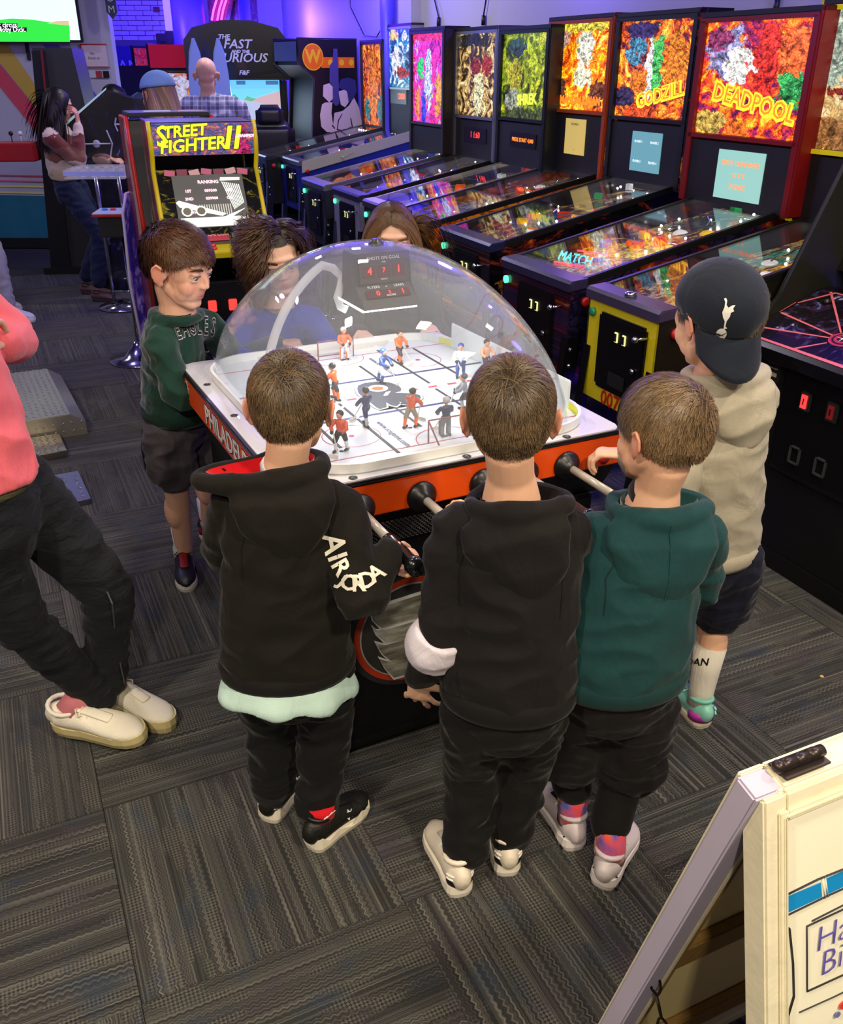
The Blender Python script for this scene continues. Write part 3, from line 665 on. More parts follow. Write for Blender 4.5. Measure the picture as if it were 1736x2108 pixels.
YEL = M((1, .75, .02), .4, em=1.6); ORN = M((1, .16, .01), .4, em=1.8); REDL = M((1, .05, .03), .4, em=2.2); INK = M('#1a0808', .5); WL = M((.9, .95, .95), .4, em=1.0)
def sideart(name, base, seed, scale=3, blobs=(), em=0): return art(name, base, blobs, scale, em, .7, seed, ax=('Y', 'Z'))
PFD = [(.28, '#0a0a10'), (.42, '#20283c'), (.5, '#6a3a28'), (.55, '#c8a040'), (.6, '#3a6a78'), (.7, '#d8d0c0')]
def pf_art(name, seed, blobs=(), base=PFD, em=.55): return art(name, base, blobs, 7, em, .6, seed, ax=('X', 'Y'))
sky = art('desert_picture', [(.3, '#c09048'), (.5, '#e0c080'), (.7, '#f0e0b0')], [(.5, .8, 1.5, .35, '#b8d0c0'), (.5, .1, .9, .15, '#b07840'), (.6, .42, .5, .06, '#a03018')], 5, 1.0, .5, 9)
PB = 'pinball machines in the row along the right wall'
m = pinball('pinball machine with bright yellow front and 007 lettering behind boy in cap', (.857, 3.18), .46, M('#16130c', .4), sky, pf_art('island_field', 3, [(.4, .35, .25, .14, '#d87020'), (.7, .6, .2, .2, '#e8b030'), (.3, .7, .2, .1, '#40a080')]),
    frame_m=M('#d8c810', .35, em=.25), front=M('#d4c41e', .35, coat=.3), apron=M('#3c3450', .3), start=(.02, .25, .12), seed=3, bbd=1.06, bbw=.66, bbt=1.99, glass_h=.52, title=None)
text('front_lettering', '007', .085, M('#b81c14', .4), m, frame((-.02, -.003, .485 + .06), (1, 0, 0), (0, 0, 1)), .001, bold=.001)
MB().lathe([(.024, 0), (.024, .016), (.016, .02)], (0, .03, .965), seg=16).build('lockbar_knob', CHROME, m)
dp = pic('mercenary_picture', [(.3, '#3a1030'), (.42, '#7a2050'), (.5, '#c83018'), (.58, '#f07818'), (.7, '#f8d040')],
    [(.22, .72, .20, .25, '#8a88b8'), (.15, .85, .12, .12, '#8a3060'), (.86, .42, .13, .2, '#2c9a48'), (.85, .75, .16, .2, '#e86018'), (.60, .62, .13, .36, '#d82810'), (.36, .62, .15, .18, '#fffbe0'), (.42, .05, .14, .12, '#f86808'), (.15, .1, .16, .12, '#b89840')], 1, 5.5, 1.7)
pinball('pinball machine with red-framed backbox of fiery red and violet art and pale green screen', (.61, 3.67), .58, sideart('flames_side', [(.35, '#16122c'), (.5, '#221c3e'), (.56, '#541420'), (.62, '#8a3010'), (.7, '#c08018')], 4), dp,
    pf_art('mercenary_field', 4, [(.35, .35, .28, .13, '#f0b818'), (.6, .42, .16, .1, '#f8e060'), (.7, .75, .22, .12, '#d84018'), (.3, .8, .3, .14, '#304048'), (.75, .93, .2, .08, '#3a9a60')], em=.8),
    frame_m=M('#7a1012', .35), apron=M('#2c2848', .3), seed=4, bbw=.74, bbd=1.02, bbt=1.965, glass_h=.47, zr=1.22,
    lcd=(.03, 1.30, .30, .21, M('#8cc0b8', .3, em=.85), [('SHOT CHAMPION', .03, 0, .05, ORN), ('H X V', .03, 0, 0, ORN), ('POINTS', .03, 0, -.05, ORN)]),
    title=[('DEADPOOL', .105, .03, 1.60, YEL, -.16, dict(bold=.008, sx=.95)), ('DEADPOOL', .098, .03, 1.603, ORN, -.16, dict(bold=.001, sx=1.0, depth=.001))])
text('lane_lettering', 'MATCH', .06, M((.05, .8, 1), .4, em=2.5), bpy.data.objects['pinball_machine.001'], frame((-.11, .27, .965), (.95, .2, 0), (-.1, .5, .85)), .001)
gz = pic('monster_picture', [(.3, '#180c20'), (.42, '#5a2030'), (.5, '#c84818'), (.58, '#e89020'), (.7, '#f0d060')],
    [(.52, .55, .12, .34, '#48b858'), (.44, .45, .06, .34, '#f4fff4'), (.25, .7, .16, .16, '#4a88a8'), (.12, .2, .16, .12, '#2a1c48'), (.32, .38, .12, .12, '#e87818'), (.8, .6, .16, .3, '#e88018'), (.3, .9, .2, .08, '#302060'), (.35, .06, .25, .07, '#f05010')], 2, 6, 1.6)
pinball('pinball machine with green, white and orange monster-movie backglass and city screen', (.34, 4.52), .58, sideart('city_side', [(.4, '#060608'), (.52, '#141016'), (.58, '#8a3010'), (.66, '#d87018')], 6, 4, [(.15, .15, .16, .3, '#d88818')]), gz,
    pf_art('monster_field', 5, [(.5, .4, .4, .16, '#24408c'), (.6, .6, .2, .14, '#c0b840'), (.75, .72, .14, .07, '#e05818')]), apron=M('#202244', .3), seed=5, bbw=.70, bbd=1.06, bbt=2.0, glass_h=.47, zr=1.22,
    lcd=(.03, 1.33, .26, .20, M('#6aa4b0', .3, em=.7), [('PLAYER 1', .017, -.07, .05, WL), ('PLAYER 2', .017, .07, .05, WL), ('PLAYER 3', .017, -.07, -.05, WL), ('PLAYER 4', .017, .07, -.05, WL)]),
    title=[('GODZILLA', .095, .11, 1.615, YEL, .2, dict(bold=.006)), ('GODZILLA', .09, .11, 1.618, ORN, .2, dict(depth=.001))])
md = pic('desert_hunter_picture', [(.3, '#5a1808'), (.42, '#c84808'), (.5, '#f08010'), (.58, '#f8c018'), (.7, '#fff0a0')],
    [(.58, .72, .14, .26, '#fff4d0'), (.58, .38, .18, .12, '#fff8c0'), (.12, .85, .2, .16, '#b08878'), (.15, .2, .16, .16, '#5a2c10'), (.85, .2, .14, .16, '#6a3010'), (.5, .98, .6, .08, '#f8d838')], 3, 6, 1.7)
pinball('pinball machine with orange and yellow backglass, orange side stripe and tan square screen', (.04, 5.22), .56, sideart('orange_side', [(.35, '#c84808'), (.5, '#d86010'), (.6, '#e89018'), (.7, '#e8e0d0')], 7, 2), md,
    pf_art('hunter_field', 6, [(.3, .3, .3, .14, '#8a90a8'), (.6, .5, .25, .2, '#a8984c'), (.4, .85, .4, .1, '#807c70')]), frame_m=M('#b04408', .4), apron=M('#23233a', .35), seed=6, bbw=.70, bbd=1.08, bbt=2.01, glass_h=.47, zr=1.20,
    lcd=(.03, 1.36, .22, .2, M('#c8b060', .3, em=.75), [('ROUND 1', .02, 0, .07, INK), ('- - -', .02, 0, -.07, INK)]), title=[('MANDALORIAN', .06, .03, 1.56, ORN, 0, dict(bold=.003)), ('THE', .03, .03, 1.62, YEL, 0, {})])
sh = pic('green_portraits_picture', [(.3, '#10120c'), (.42, '#303a10'), (.5, '#6a8018'), (.6, '#b8b828'), (.72, '#e8e048')],
    [(.68, .72, .2, .28, '#a8b818'), (.3, .5, .16, .2, '#b8b020'), (.3, .2, .22, .16, '#a0a890'), (.35, .85, .2, .1, '#283848'), (.5, .05, .4, .08, '#48581c')], 4, 4.5, 1.2, .6)
pinball('pinball machine with yellow-green backglass and orange dot display, second behind orange one', (-.18, 5.72), .50, M('#1c1c20', .4), sh, pf_art('swamp_field', 7, [(.6, .8, .4, .2, '#18b048'), (.35, .45, .3, .2, '#8c9030')], em=.8), trim=STEEL, apron=M('#5a5c28', .35), seed=7, bbw=.66, bbd=1.0, bbt=1.97, glass_h=.50,
    frame_m=M('#2e3038', .3, .6), lcd=(.05, 1.31, .34, .09, M('#120404', .3), [('PRESS START 4,000', .034, 0, 0, M((1, .2, .02), .4, em=2.5))]), title=[('SHREK', .085, .05, 1.55, M((.6, .65, .05), .4, em=1.2), .06, dict(bold=.004))])
lt = pic('battle_picture', [(.3, '#0c0806'), (.44, '#3a2818'), (.52, '#a88448'), (.6, '#d8c080'), (.72, '#f0e8b0')],
    [(.55, .3, .14, .26, '#f8ecb0'), (.45, .6, .16, .1, '#8c2818'), (.75, .6, .12, .14, '#a02818'), (.4, .92, .5, .08, '#141210')], 5, 7, 1.3, .85)
pinball('pinball machine with dark gold battle backglass in silver frame and red score digits', (-.42, 6.32), .55, M('#8f8f9c', .35), lt, pf_art('battle_field', 8, [(.5, .4, .25, .15, '#b87838'), (.7, .7, .22, .1, '#c83058')]), trim=BLACK, apron=M('#26263a', .4), seed=8, bbw=.68, bbd=.98, bbt=1.985, glass_h=.53,
    frame_m=M('#a0a4ac', .3, .8), lcd=(.03, 1.30, .34, .10, M('#140406', .3), [('1 1:60', .06, 0, 0, REDL)]), leg=LEGC)
el = pic('party_picture', [(.3, '#401040'), (.42, '#a02080'), (.5, '#e83070'), (.58, '#5838c8'), (.66, '#f0a030'), (.75, '#40c060')],
    [(.5, .5, .12, .34, '#b8c8e8'), (.25, .62, .12, .12, '#20c840'), (.82, .3, .12, .3, '#c88820'), (.15, .2, .1, .2, '#d87818'), (.5, .97, .6, .05, '#e02850'), (.35, .15, .08, .2, '#2038e0')], 6, 6, 1.7, .6)
pinball('pinball machine with pink, violet and green backglass under a black header box', (-.71, 6.91), .55, M('#2c2c34', .35), el, pf_art('party_field', 9, [(.5, .5, .2, .2, '#a85828'), (.6, .8, .3, .14, '#7880a0')]), trim=STEEL, apron=M('#383850', .3), seed=9, bbw=.66, bbd=.93, bbt=2.0, glass_h=.62,
    frame_m=M('#201818', .4), leg=LEGC)
bl = pic('blue_hero_picture', [(.3, '#08182c'), (.44, '#184868'), (.52, '#3888a8'), (.6, '#d8e0e0'), (.7, '#e83828')], [(.3, .9, .25, .1, '#f0c020'), (.4, .4, .2, .3, '#dce8f0'), (.6, .25, .3, .1, '#a02828')], 7, 5, 1.5, .6)
bm = pinball('blue-sided pinball machine with polished steel rail and orange 12000 score', (-1.12, 8.71), .60, M('#16268c', .35), bl, pf_art('hero_field', 10, [(.4, .5, .4, .3, '#2040d8'), (.5, .8, .3, .15, '#b0c0e8')], em=.9), trim=STEEL, apron=M('#2028a0', .3), seed=10, bbw=.68, bbd=1.1, bbt=2.09, glass_h=.50,
    lcd=(.0, 1.48, .42, .13, M('#1a0804', .3), [('12000', .075, .08, .0, M((1, .12, .03), .4, em=2.5))]), leg=LEGC)
MB().prism([(.02, .86), (1.18, 1.12), (1.18, 1.21), (.02, .96)], .006, frame((.301, 0, 0), (0, 1, 0), (0, 0, 1)), bev=.002).build('steel_side_rail', M('#c4c0b8', .38, .35), bm)
MB().prism([(.45, .80), (.55, .88), (.7, .87), (.85, .93), (.75, .82), (.6, .84)], .003, frame((.301, 0, 0), (0, 1, 0), (0, 0, 1))).build('side_decal', M('#c8541c', .4), bm)
to = pic('tower_picture', [(.3, '#180804'), (.44, '#6a2408'), (.52, '#c85010'), (.6, '#e89020'), (.72, '#f8d060')], [(.5, .5, .25, .5, '#e07818'), (.2, .2, .15, .15, '#207878'), (.85, .2, .15, .15, '#1c7070')], 8, 7, 1.5, .8)
pinball('black pinball machine with tall fiery orange backglass beside painted arcade cabinet', (-1.50, 9.2), .54, M('#111116', .35), to, pf_art('tower_field', 11, em=.4), trim=M('#3a3c44', .3, .5), apron=M('#20283a', .3), seed=11, bbw=.62, bbd=1.20, bbt=1.97, glass_h=.74, leg=LEGC, speaker=False)

for x0_, y0_, z0_ in ((-.11, .345, .985), (-.09, .21, .948)):
    MB().tube([(x0_ - .08, y0_ - .012, z0_ - .002), (x0_ + .10, y0_ + .03, z0_ + .006)], .004, 8).build('neon_bar', M((1, .05, .12), .4, em=2.5), bpy.data.objects['pinball_machine.001'])
# ---------------- people: tools ----------------
V = Vector
def cloth(c, crease=.5, fine=420, var=.10, sheen=.08, cs=16, st=(1, 1, .55)):
    key = ('cloth', str(c), crease, fine, var, sheen, cs, st)
    if key in _mats: return _mats[key]
    t = NT('cloth'); o = t.tc(); col = lin(c)
    nz = t.noise(o, 12, 4); f2 = t.noise(o, fine, 2)
    cc = t.mix(t.math('ADD', t.math('MULTIPLY', nz, .5), t.math('MULTIPLY', f2, .5)), tuple(x * (1 - var) for x in col[:3]), tuple(x * (1 + var) for x in col[:3]))
    b = t.bsdf(cc, .88, Specular_IOR_Level=.25, Sheen_Weight=sheen, Sheen_Roughness=.4)
    h = t.math('ADD', t.math('MULTIPLY', t.noise(t.mapv(o, st), cs, 3, .5, .8), crease), t.math('MULTIPLY', f2, .05))
    t.put(b.inputs['Normal'], t.n('Bump', Height=h, Strength=.8, Distance=.02))
    _mats[key] = t.done(b); return _mats[key]
def tinted(name, rough=.5, bump=None, sss=0, spec=.4):
    t = NT(name); a = t.n('Attribute', {'attribute_name': 'tint'}).outputs['Color']
    k = dict(Specular_IOR_Level=spec)
    if sss: k.update(Subsurface_Weight=sss, Subsurface_Radius=(.012, .004, .002), Subsurface_Scale=.6)
    b = t.bsdf(a, rough, **k)
    if bump: t.put(b.inputs['Normal'], t.n('Bump', Height=t.noise(t.tc(), bump[0], 3), Strength=bump[1], Distance=.002))
    return t.done(b)
SKIN = tinted('skin', .5, (160, .12), .12); HAIR = tinted('hair', .42, None, 0, .35)
def blob(name, mb, m, parent, vox=.007, smooth=5, disp=None, tint=None, shape=None, decim=None):
    """union of overlapping closed shapes grown into one smooth continuous skin"""
    me = mb.mesh(name); o = link(name, me, m, parent)
    r = o.modifiers.new('r', 'REMESH'); r.mode = 'VOXEL'; r.voxel_size = vox; r.use_smooth_shade = True
    s = o.modifiers.new('s', 'SMOOTH'); s.factor = .5; s.iterations = smooth
    baked(o); me = o.data; n = len(me.vertices)
    co = np.empty(n * 3, np.float32); me.vertices.foreach_get('co', co); co = co.reshape(-1, 3)
    if disp:
        no = np.empty(n * 3, np.float32); me.vertices.foreach_get('normal', no); no = no.reshape(-1, 3)
        d = np.array([disp(V(p)) for p in co], np.float32); co = co + no * d[:, None]
    if shape: co = shape(co)
    me.vertices.foreach_set('co', co.astype(np.float32).ravel()); me.update()
    if tint is not None:
        at = me.color_attributes.new('tint', 'FLOAT_COLOR', 'POINT')
        c = np.ones((n, 4), np.float32); c[:, :3] = tint(co); at.data.foreach_set('color', c.ravel())
    me.polygons.foreach_set('use_smooth', [True] * len(me.polygons))
    return o
def fold(amp=.004, f=(9, 9, 16), f2=30, ph=0):
    def d(p):
        a = noise.noise(V((p.x * f[0] + ph, p.y * f[1], p.z * f[2]))); b = noise.noise(V((p.x * f2 + ph, p.y * f2, p.z * f2 * .7)))
        return amp * (1.6 * (1 - abs(a) * 3.2) * .7 + .35 * b) - amp * .4
    return d
def lerp(a, b, t): return a + (b - a) * t
def head_rot(yaw, pitch=0, roll=0): return eul(0, 0, yaw) @ eul(pitch, 0, 0) @ eul(0, roll, 0)
def head_shapes(mb, Cn, R, s, ears=True, lids=True):
    f = lambda x, y, z: Cn + R @ V((x * s, y * s, z * s))
    def e(c, r, rr=None, seg=20): mb.ell(f(*c), tuple(q * s for q in r), R @ rr if rr else R, seg)
    def tb(P, r): mb.tube([f(*p) for p in P], [tuple(x * s for x in q) if isinstance(q, tuple) else q * s for q in r], 12, dome=True)
    e((0, -.018, .030), (.071, .090, .077)); e((0, -.045, -.012), (.056, .050, .052)); e((0, .020, -.018), (.059, .060, .076))
    e((0, .052, -.086), (.021, .020, .017)); e((0, .022, -.050), (.054, .056, .050))
    for k in (-1, 1):
        tb([(k * .046, .000, -.050), (k * .034, .030, -.075), (k * .012, .056, -.088)], [.020, .018, .015])
        e((k * .034, .047, -.034), (.026, .024, .030)); e((k * .036, .034, -.056), (.022, .026, .026)); e((k * .050, .030, .0), (.014, .03, .03))
        if lids: e((k * .031, .0665, .0095), (.0160, .0120, .0065)); e((k * .031, .0655, -.009), (.0150, .0115, .0050))
        if ears:
            er = eul(0, -k * 12, 0) @ eul(-12, 0, 0) @ eul(0, 0, k * 22)
            e((k * .083, -.010, -.010), (.0055, .0170, .028), er); e((k * .080, -.006, -.034), (.006, .0095, .011), er)
            e((k * .072, -.004, -.008), (.013, .010, .018))
            tb([f_ for f_ in [(k * .087, -.004, .008), (k * .092, -.016, .016), (k * .095, -.027, .002), (k * .090, -.025, -.022)]], [.0042] * 4)
    tb([(0, .074, .010), (0, .084, -.010), (0, .0890, -.024)], [.0060, .0070, .0085])
    for k in (-1, 1): e((k * .0090, .083, -.028), (.0075, .009, .0065))
    e((0, .060, .028), (.048, .018, .012)); e((0, .070, -.0515), (.0175, .012, .0060)); e((0, .069, -.0625), (.0155, .012, .0065)); e((0, .060, -.056), (.030, .018, .018))
    return f
def hand_shapes(mb, W, d, n, s=1.0, curl=(20, 25, 25, 25), spread=6, side=1, thumb=30):
    """W wrist, d finger direction, n back-of-hand normal; side=+1 when the thumb lies towards d x n"""
    d = V(d).normalized(); n = (V(n) - d * V(n).dot(d)).normalized(); l = d.cross(n) * side
    mb.tube([W - d * .01 * s, W + d * .02 * s, W + d * .06 * s, W + d * .078 * s], [(.020 * s, .014 * s), (.029 * s, .0125 * s), (.034 * s, .0115 * s), (.031 * s, .0095 * s)], 12, ref=l, dome=True)
    for i in range(4):
        b = W + d * (.074 - .004 * abs(i - 1)) * s + l * (.026 - .0175 * i) * s
        a = math.radians((1.5 - i) * spread); fd = (d * math.cos(a) + l * math.sin(a)); L = (.036, .040, .037, .028)[i] * s; P = [b - fd * .012 * s, b]; c = 0
        for k, q in enumerate((1, .68, .55)):
            c += math.radians(curl[i] * (1, 1.1, .7)[k]); P.append(P[-1] + (fd * math.cos(c) - n * math.sin(c)) * L * q)
        mb.tube(P, [.0088 * s, .0088 * s, .0082 * s, .0076 * s, .0066 * s], 10, dome=True)
    t0 = W + d * .022 * s + l * .024 * s; a = math.radians(thumb); td = (d * math.cos(a) + l * math.sin(a) - n * .25).normalized()
    mb.tube([t0 - td * .014 * s, t0 + td * .02 * s, t0 + td * .045 * s, t0 + (td + d * .3 - n * .15).normalized() * .07 * s], [.013 * s, .0115 * s, .0095 * s, .008 * s], 10, dome=True)
def skin_tint(base, f=None, lips=None, blush=.0, s=1.0, R=None, Cn=None):
    base = np.array(lin(base)[:3], np.float32)
    def g(co):
        c = np.tile(base, (len(co), 1)); n = len(co)
        if Cn is not None:
            l = (co - np.array(Cn)) @ np.array(R) / s      # head-local
            def m(p, r): return np.exp(-(((l - np.array(p)) / np.array(r)) ** 2).sum(1))
            ear = np.clip((np.abs(l[:, 0]) - .074) / .012, 0, 1) * (np.abs(l[:, 2] + .008) < .045); c = c * (1 - ear[:, None] * .28 * np.array([.2, 1, 1]))
            if lips is not None:
                L = np.array(lin(lips)[:3]); w = np.clip(m((0, .080, -.0505), (.019, .02, .0055)) + m((0, .079, -.062), (.017, .02, .006)), 0, 1)[:, None] * .8; c = c * (1 - w) + L * w
                w = m((0, .08, -.0565), (.019, .02, .0016))[:, None] * .6; c = c * (1 - w) + L * .25 * w
            for k in (-1, 1):
                w = m((k * .038, .06, -.035), (.02, .03, .016))[:, None] * blush; c = c * (1 - w) + c * np.array([1.05, .62, .58]) * w
                w = m((k * .031, .08, .001), (.016, .03, .010))[:, None] * .28; c = c * (1 - w * np.array([.6, 1, 1]))
        return c
    return g
def eyes(par, f, R, s, gaze=(0, 0), iris='#3a2a1c', brow='#2a1c12', squint=1.0):
    gx, gz = gaze
    for k in (-1, 1):
        c = f(k * .031, .0655, .0015); g = (R @ V((gx, 1, gz))).normalized()
        e = MB(); e.ell(c, .0118 * s, seg=18); eo = e.build('eye', M('#d8d2cc', .2, coat=.6), par)
        x = g.orthogonal(); fr = frame(c + g * .0108 * s, x, g.cross(x))
        MB().lathe([(.0056 * s, 0), (.0050 * s, .0007)], (0, 0, 0), seg=14).build('iris', M(iris, .2, coat=.8), eo).data.transform(fr)
        MB().lathe([(.0028 * s, .0007), (.0024 * s, .0011)], (0, 0, 0), seg=10).build('pupil', M('#050505', .1), eo).data.transform(fr)
        MB().tube([f(k * .017, .0765, .0035), f(k * .025, .0795, .0058), f(k * .034, .0785, .0060), f(k * .044, .0715, .0022)], .0011 * s, 6).build('eyelashes', M('#1c120c', .6), par)
        MB().tube([f(k * .013, .0785, .0195), f(k * .026, .0790, .0235), f(k * .038, .0725, .0232), f(k * .049, .0600, .0175)], [(.0016 * s, .003 * s), (.0018 * s, .0036 * s), (.0016 * s, .003 * s), (.0006 * s, .001 * s)], 8, ref=R @ V((0, 1, 0)), dome=True).build('eyebrow', M(brow, .8), par)
def hair(par, Cn, R, s, color, n=8000, whorl=(.15, -.75, .65), line=None, length=None, grav=.15, seg=6, width=.0016, lift=.10, curl=0, hull=(.0770, .0965, .0835), wob=.25, var=.28, seed=1, cap=True, tip=None, part=None, c0=(0, -.018, .029), drop=0, low=1.3, clear=None):
    """strands rooted on the scalp, combed away from the whorl; one cap and one mesh of strands"""
    rg = np.random.RandomState(seed); hull = np.array(hull); c0 = np.array(c0)
    line = line or (lambda u: u[:, 2] > np.where(u[:, 1] > 0, .10 + .55 * u[:, 1], .10 + .75 * u[:, 1]))
    def units(k):
        u = rg.normal(size=(k, 3)); return u / np.linalg.norm(u, axis=1)[:, None]
    u = units(n * 3); u = u[line(u)][:n]; k = len(u); P = u * hull
    W = np.array(whorl, float); W = W / np.linalg.norm(W)
    N = u / hull; N /= np.linalg.norm(N, axis=1)[:, None]
    d = u - W if part is None else part(u)
    # slight swirl about the whorl
    sw = np.cross(W, u); d = d + .35 * sw
    cc_ = units(260); ci = (u @ cc_.T).argmax(1); d = d + (rg.normal(size=(260, 3)) * wob * .8)[ci]; cbr = rg.uniform(.62, 1.4, 260)[ci]
    d = d + rg.normal(size=d.shape) * wob; d -= N * (d * N).sum(1)[:, None]; d /= np.linalg.norm(d, axis=1)[:, None] + 1e-9
    L = (length(u) if length else np.full(k, .04)) * rg.uniform(.8, 1.12, k); st = (L / seg)[:, None]
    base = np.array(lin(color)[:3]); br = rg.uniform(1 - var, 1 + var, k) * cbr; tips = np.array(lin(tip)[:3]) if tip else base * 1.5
    pts = [P.copy()]; ph = rg.uniform(0, 6.28, 260)[ci] + rg.normal(size=k) * .35; cur = P.copy(); lf = lift * rg.uniform(.35, 1.15, k)
    for q in range(seg):
        g = np.zeros_like(d); g[:, 2] = -1; d = d + g * grav * (1 + drop * q); d /= np.linalg.norm(d, axis=1)[:, None]
        cur = cur + d * st
        rr = np.sqrt(((cur / hull) ** 2).sum(1)); tgt = 1 + lf * (q + 1) / seg
        push = np.where(rr < tgt, tgt / rr, 1.0)
        if grav < .3: push = tgt / rr * (1 - 0) * .85 + .15 * push
        cur = cur * push[:, None]
        if curl:
            t = (q + 1) / seg; a = ph + t * curl[1]; nn = cur / np.linalg.norm(cur, axis=1)[:, None]; sd = np.cross(nn, d)
            pts.append(cur + (sd * np.cos(a)[:, None] + nn * (np.sin(a)[:, None] + .6)) * curl[0] * t ** .6)
        else: pts.append(cur.copy())
    A = np.stack(pts, 1)                                   # k, seg+1, 3
    if clear:
        q_ = (A + c0); bad = ((q_[..., 1] > clear[0]) & (q_[..., 2] < clear[1]) & (q_[..., 0] > clear[2]) & (q_[..., 0] < clear[3])).any(1); A = A[~bad]; br = br[~bad]; k = len(A)
    T = np.gradient(A, axis=1); T /= np.linalg.norm(T, axis=2)[:, :, None] + 1e-9
    Nn = A / np.linalg.norm(A, axis=2)[:, :, None]; Sd = np.cross(T, Nn); Sd /= np.linalg.norm(Sd, axis=2)[:, :, None] + 1e-9
    wd = (width * s * np.linspace(1, .25, seg + 1) ** .7)[None, :, None]
    Rm = np.array(R); O = np.array(Cn)
    A[..., 2] *= np.where(A[..., 2] < 0, low, 1.0); A = (A + c0) * s
    Aw = A @ Rm.T + O; Sw = Sd @ Rm.T * wd
    X = np.stack([Aw - Sw, Aw + Sw], 2).reshape(-1, 3)
    idx = np.arange(k)[:, None] * (seg + 1) * 2 + np.arange(seg)[None, :] * 2
    F = np.stack([idx, idx + 1, idx + 3, idx + 2], 2).reshape(-1, 4)
    me = bpy.data.meshes.new('hair'); me.vertices.add(len(X)); me.vertices.foreach_set('co', X.astype(np.float32).ravel())
    me.loops.add(F.size); me.loops.foreach_set('vertex_index', F.astype(np.int32).ravel()); me.polygons.add(len(F)); me.polygons.foreach_set('loop_start', (np.arange(len(F)) * 4).astype(np.int32))
    me.update(); me.validate()
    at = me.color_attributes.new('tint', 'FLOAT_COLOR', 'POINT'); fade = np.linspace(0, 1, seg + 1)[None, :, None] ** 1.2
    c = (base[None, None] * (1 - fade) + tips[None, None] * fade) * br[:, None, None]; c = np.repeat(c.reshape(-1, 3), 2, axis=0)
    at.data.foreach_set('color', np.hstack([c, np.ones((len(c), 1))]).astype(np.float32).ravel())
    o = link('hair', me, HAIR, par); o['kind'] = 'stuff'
    if cap:
        b = MB(); g = bmesh.ops.create_uvsphere(b.b, u_segments=84, v_segments=60, radius=1)
        def cut(v):
            if not line(np.array([v.co]))[0]: return True
            x, y, z = v.co.x * hull[0] + c0[0], v.co.y * hull[1] + c0[1], v.co.z * hull[2] + c0[2]
            return bool(clear) and y > clear[0] and z < clear[1] + .012 and clear[2] - .01 < x < clear[3] + .01
        kill = [v for v in g['verts'] if cut(v)]
        bmesh.ops.delete(b.b, geom=kill, context='VERTS')
        for v in b.b.verts: v.co = V(Cn) + R @ ((V(v.co * .995) * V((1, 1, 1)).x if 0 else V((v.co.x * hull[0], v.co.y * hull[1], v.co.z * hull[2] * (low if v.co.z < 0 else 1))) * .995 + V(c0)) * s)
        for f_ in b.b.faces: f_.smooth = True
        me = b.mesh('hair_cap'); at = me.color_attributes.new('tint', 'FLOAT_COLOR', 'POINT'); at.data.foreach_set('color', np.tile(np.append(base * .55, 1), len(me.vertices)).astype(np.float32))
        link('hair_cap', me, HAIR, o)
    return o
def limb(mb, P, r, ref=None, seg=16): mb.tube(P, r, seg, ref=ref, dome=True)
def subdiv(P, r, k=3):
    """smooth a joint chain so that it bends softly"""
    Q, S_ = [], []
    for i in range(len(P) - 1):
        for j in range(k):
            t = j / k; p0, p1, p2, p3 = P[max(i-1, 0)], P[i], P[i+1], P[min(i+2, len(P)-1)]
            Q.append(.5 * ((2 * p1) + (p2 - p0) * t + (2 * p0 - 5 * p1 + 4 * p2 - p3) * t * t + (3 * p1 - p0 - 3 * p2 + p3) * t ** 3))
            a, b = r[i], r[i+1]; S_.append(lerp(a, b, t) if not isinstance(a, tuple) else (lerp(a[0], b[0], t), lerp(a[1], b[1], t)))
    Q.append(P[-1]); S_.append(r[-1]); return Q, S_
def chain(mb, P, r, ref=None, k=3, seg=16):
    Q, S_ = subdiv([V(p) for p in P], r, k); mb.tube(Q, S_, seg, ref=ref, dome=True)
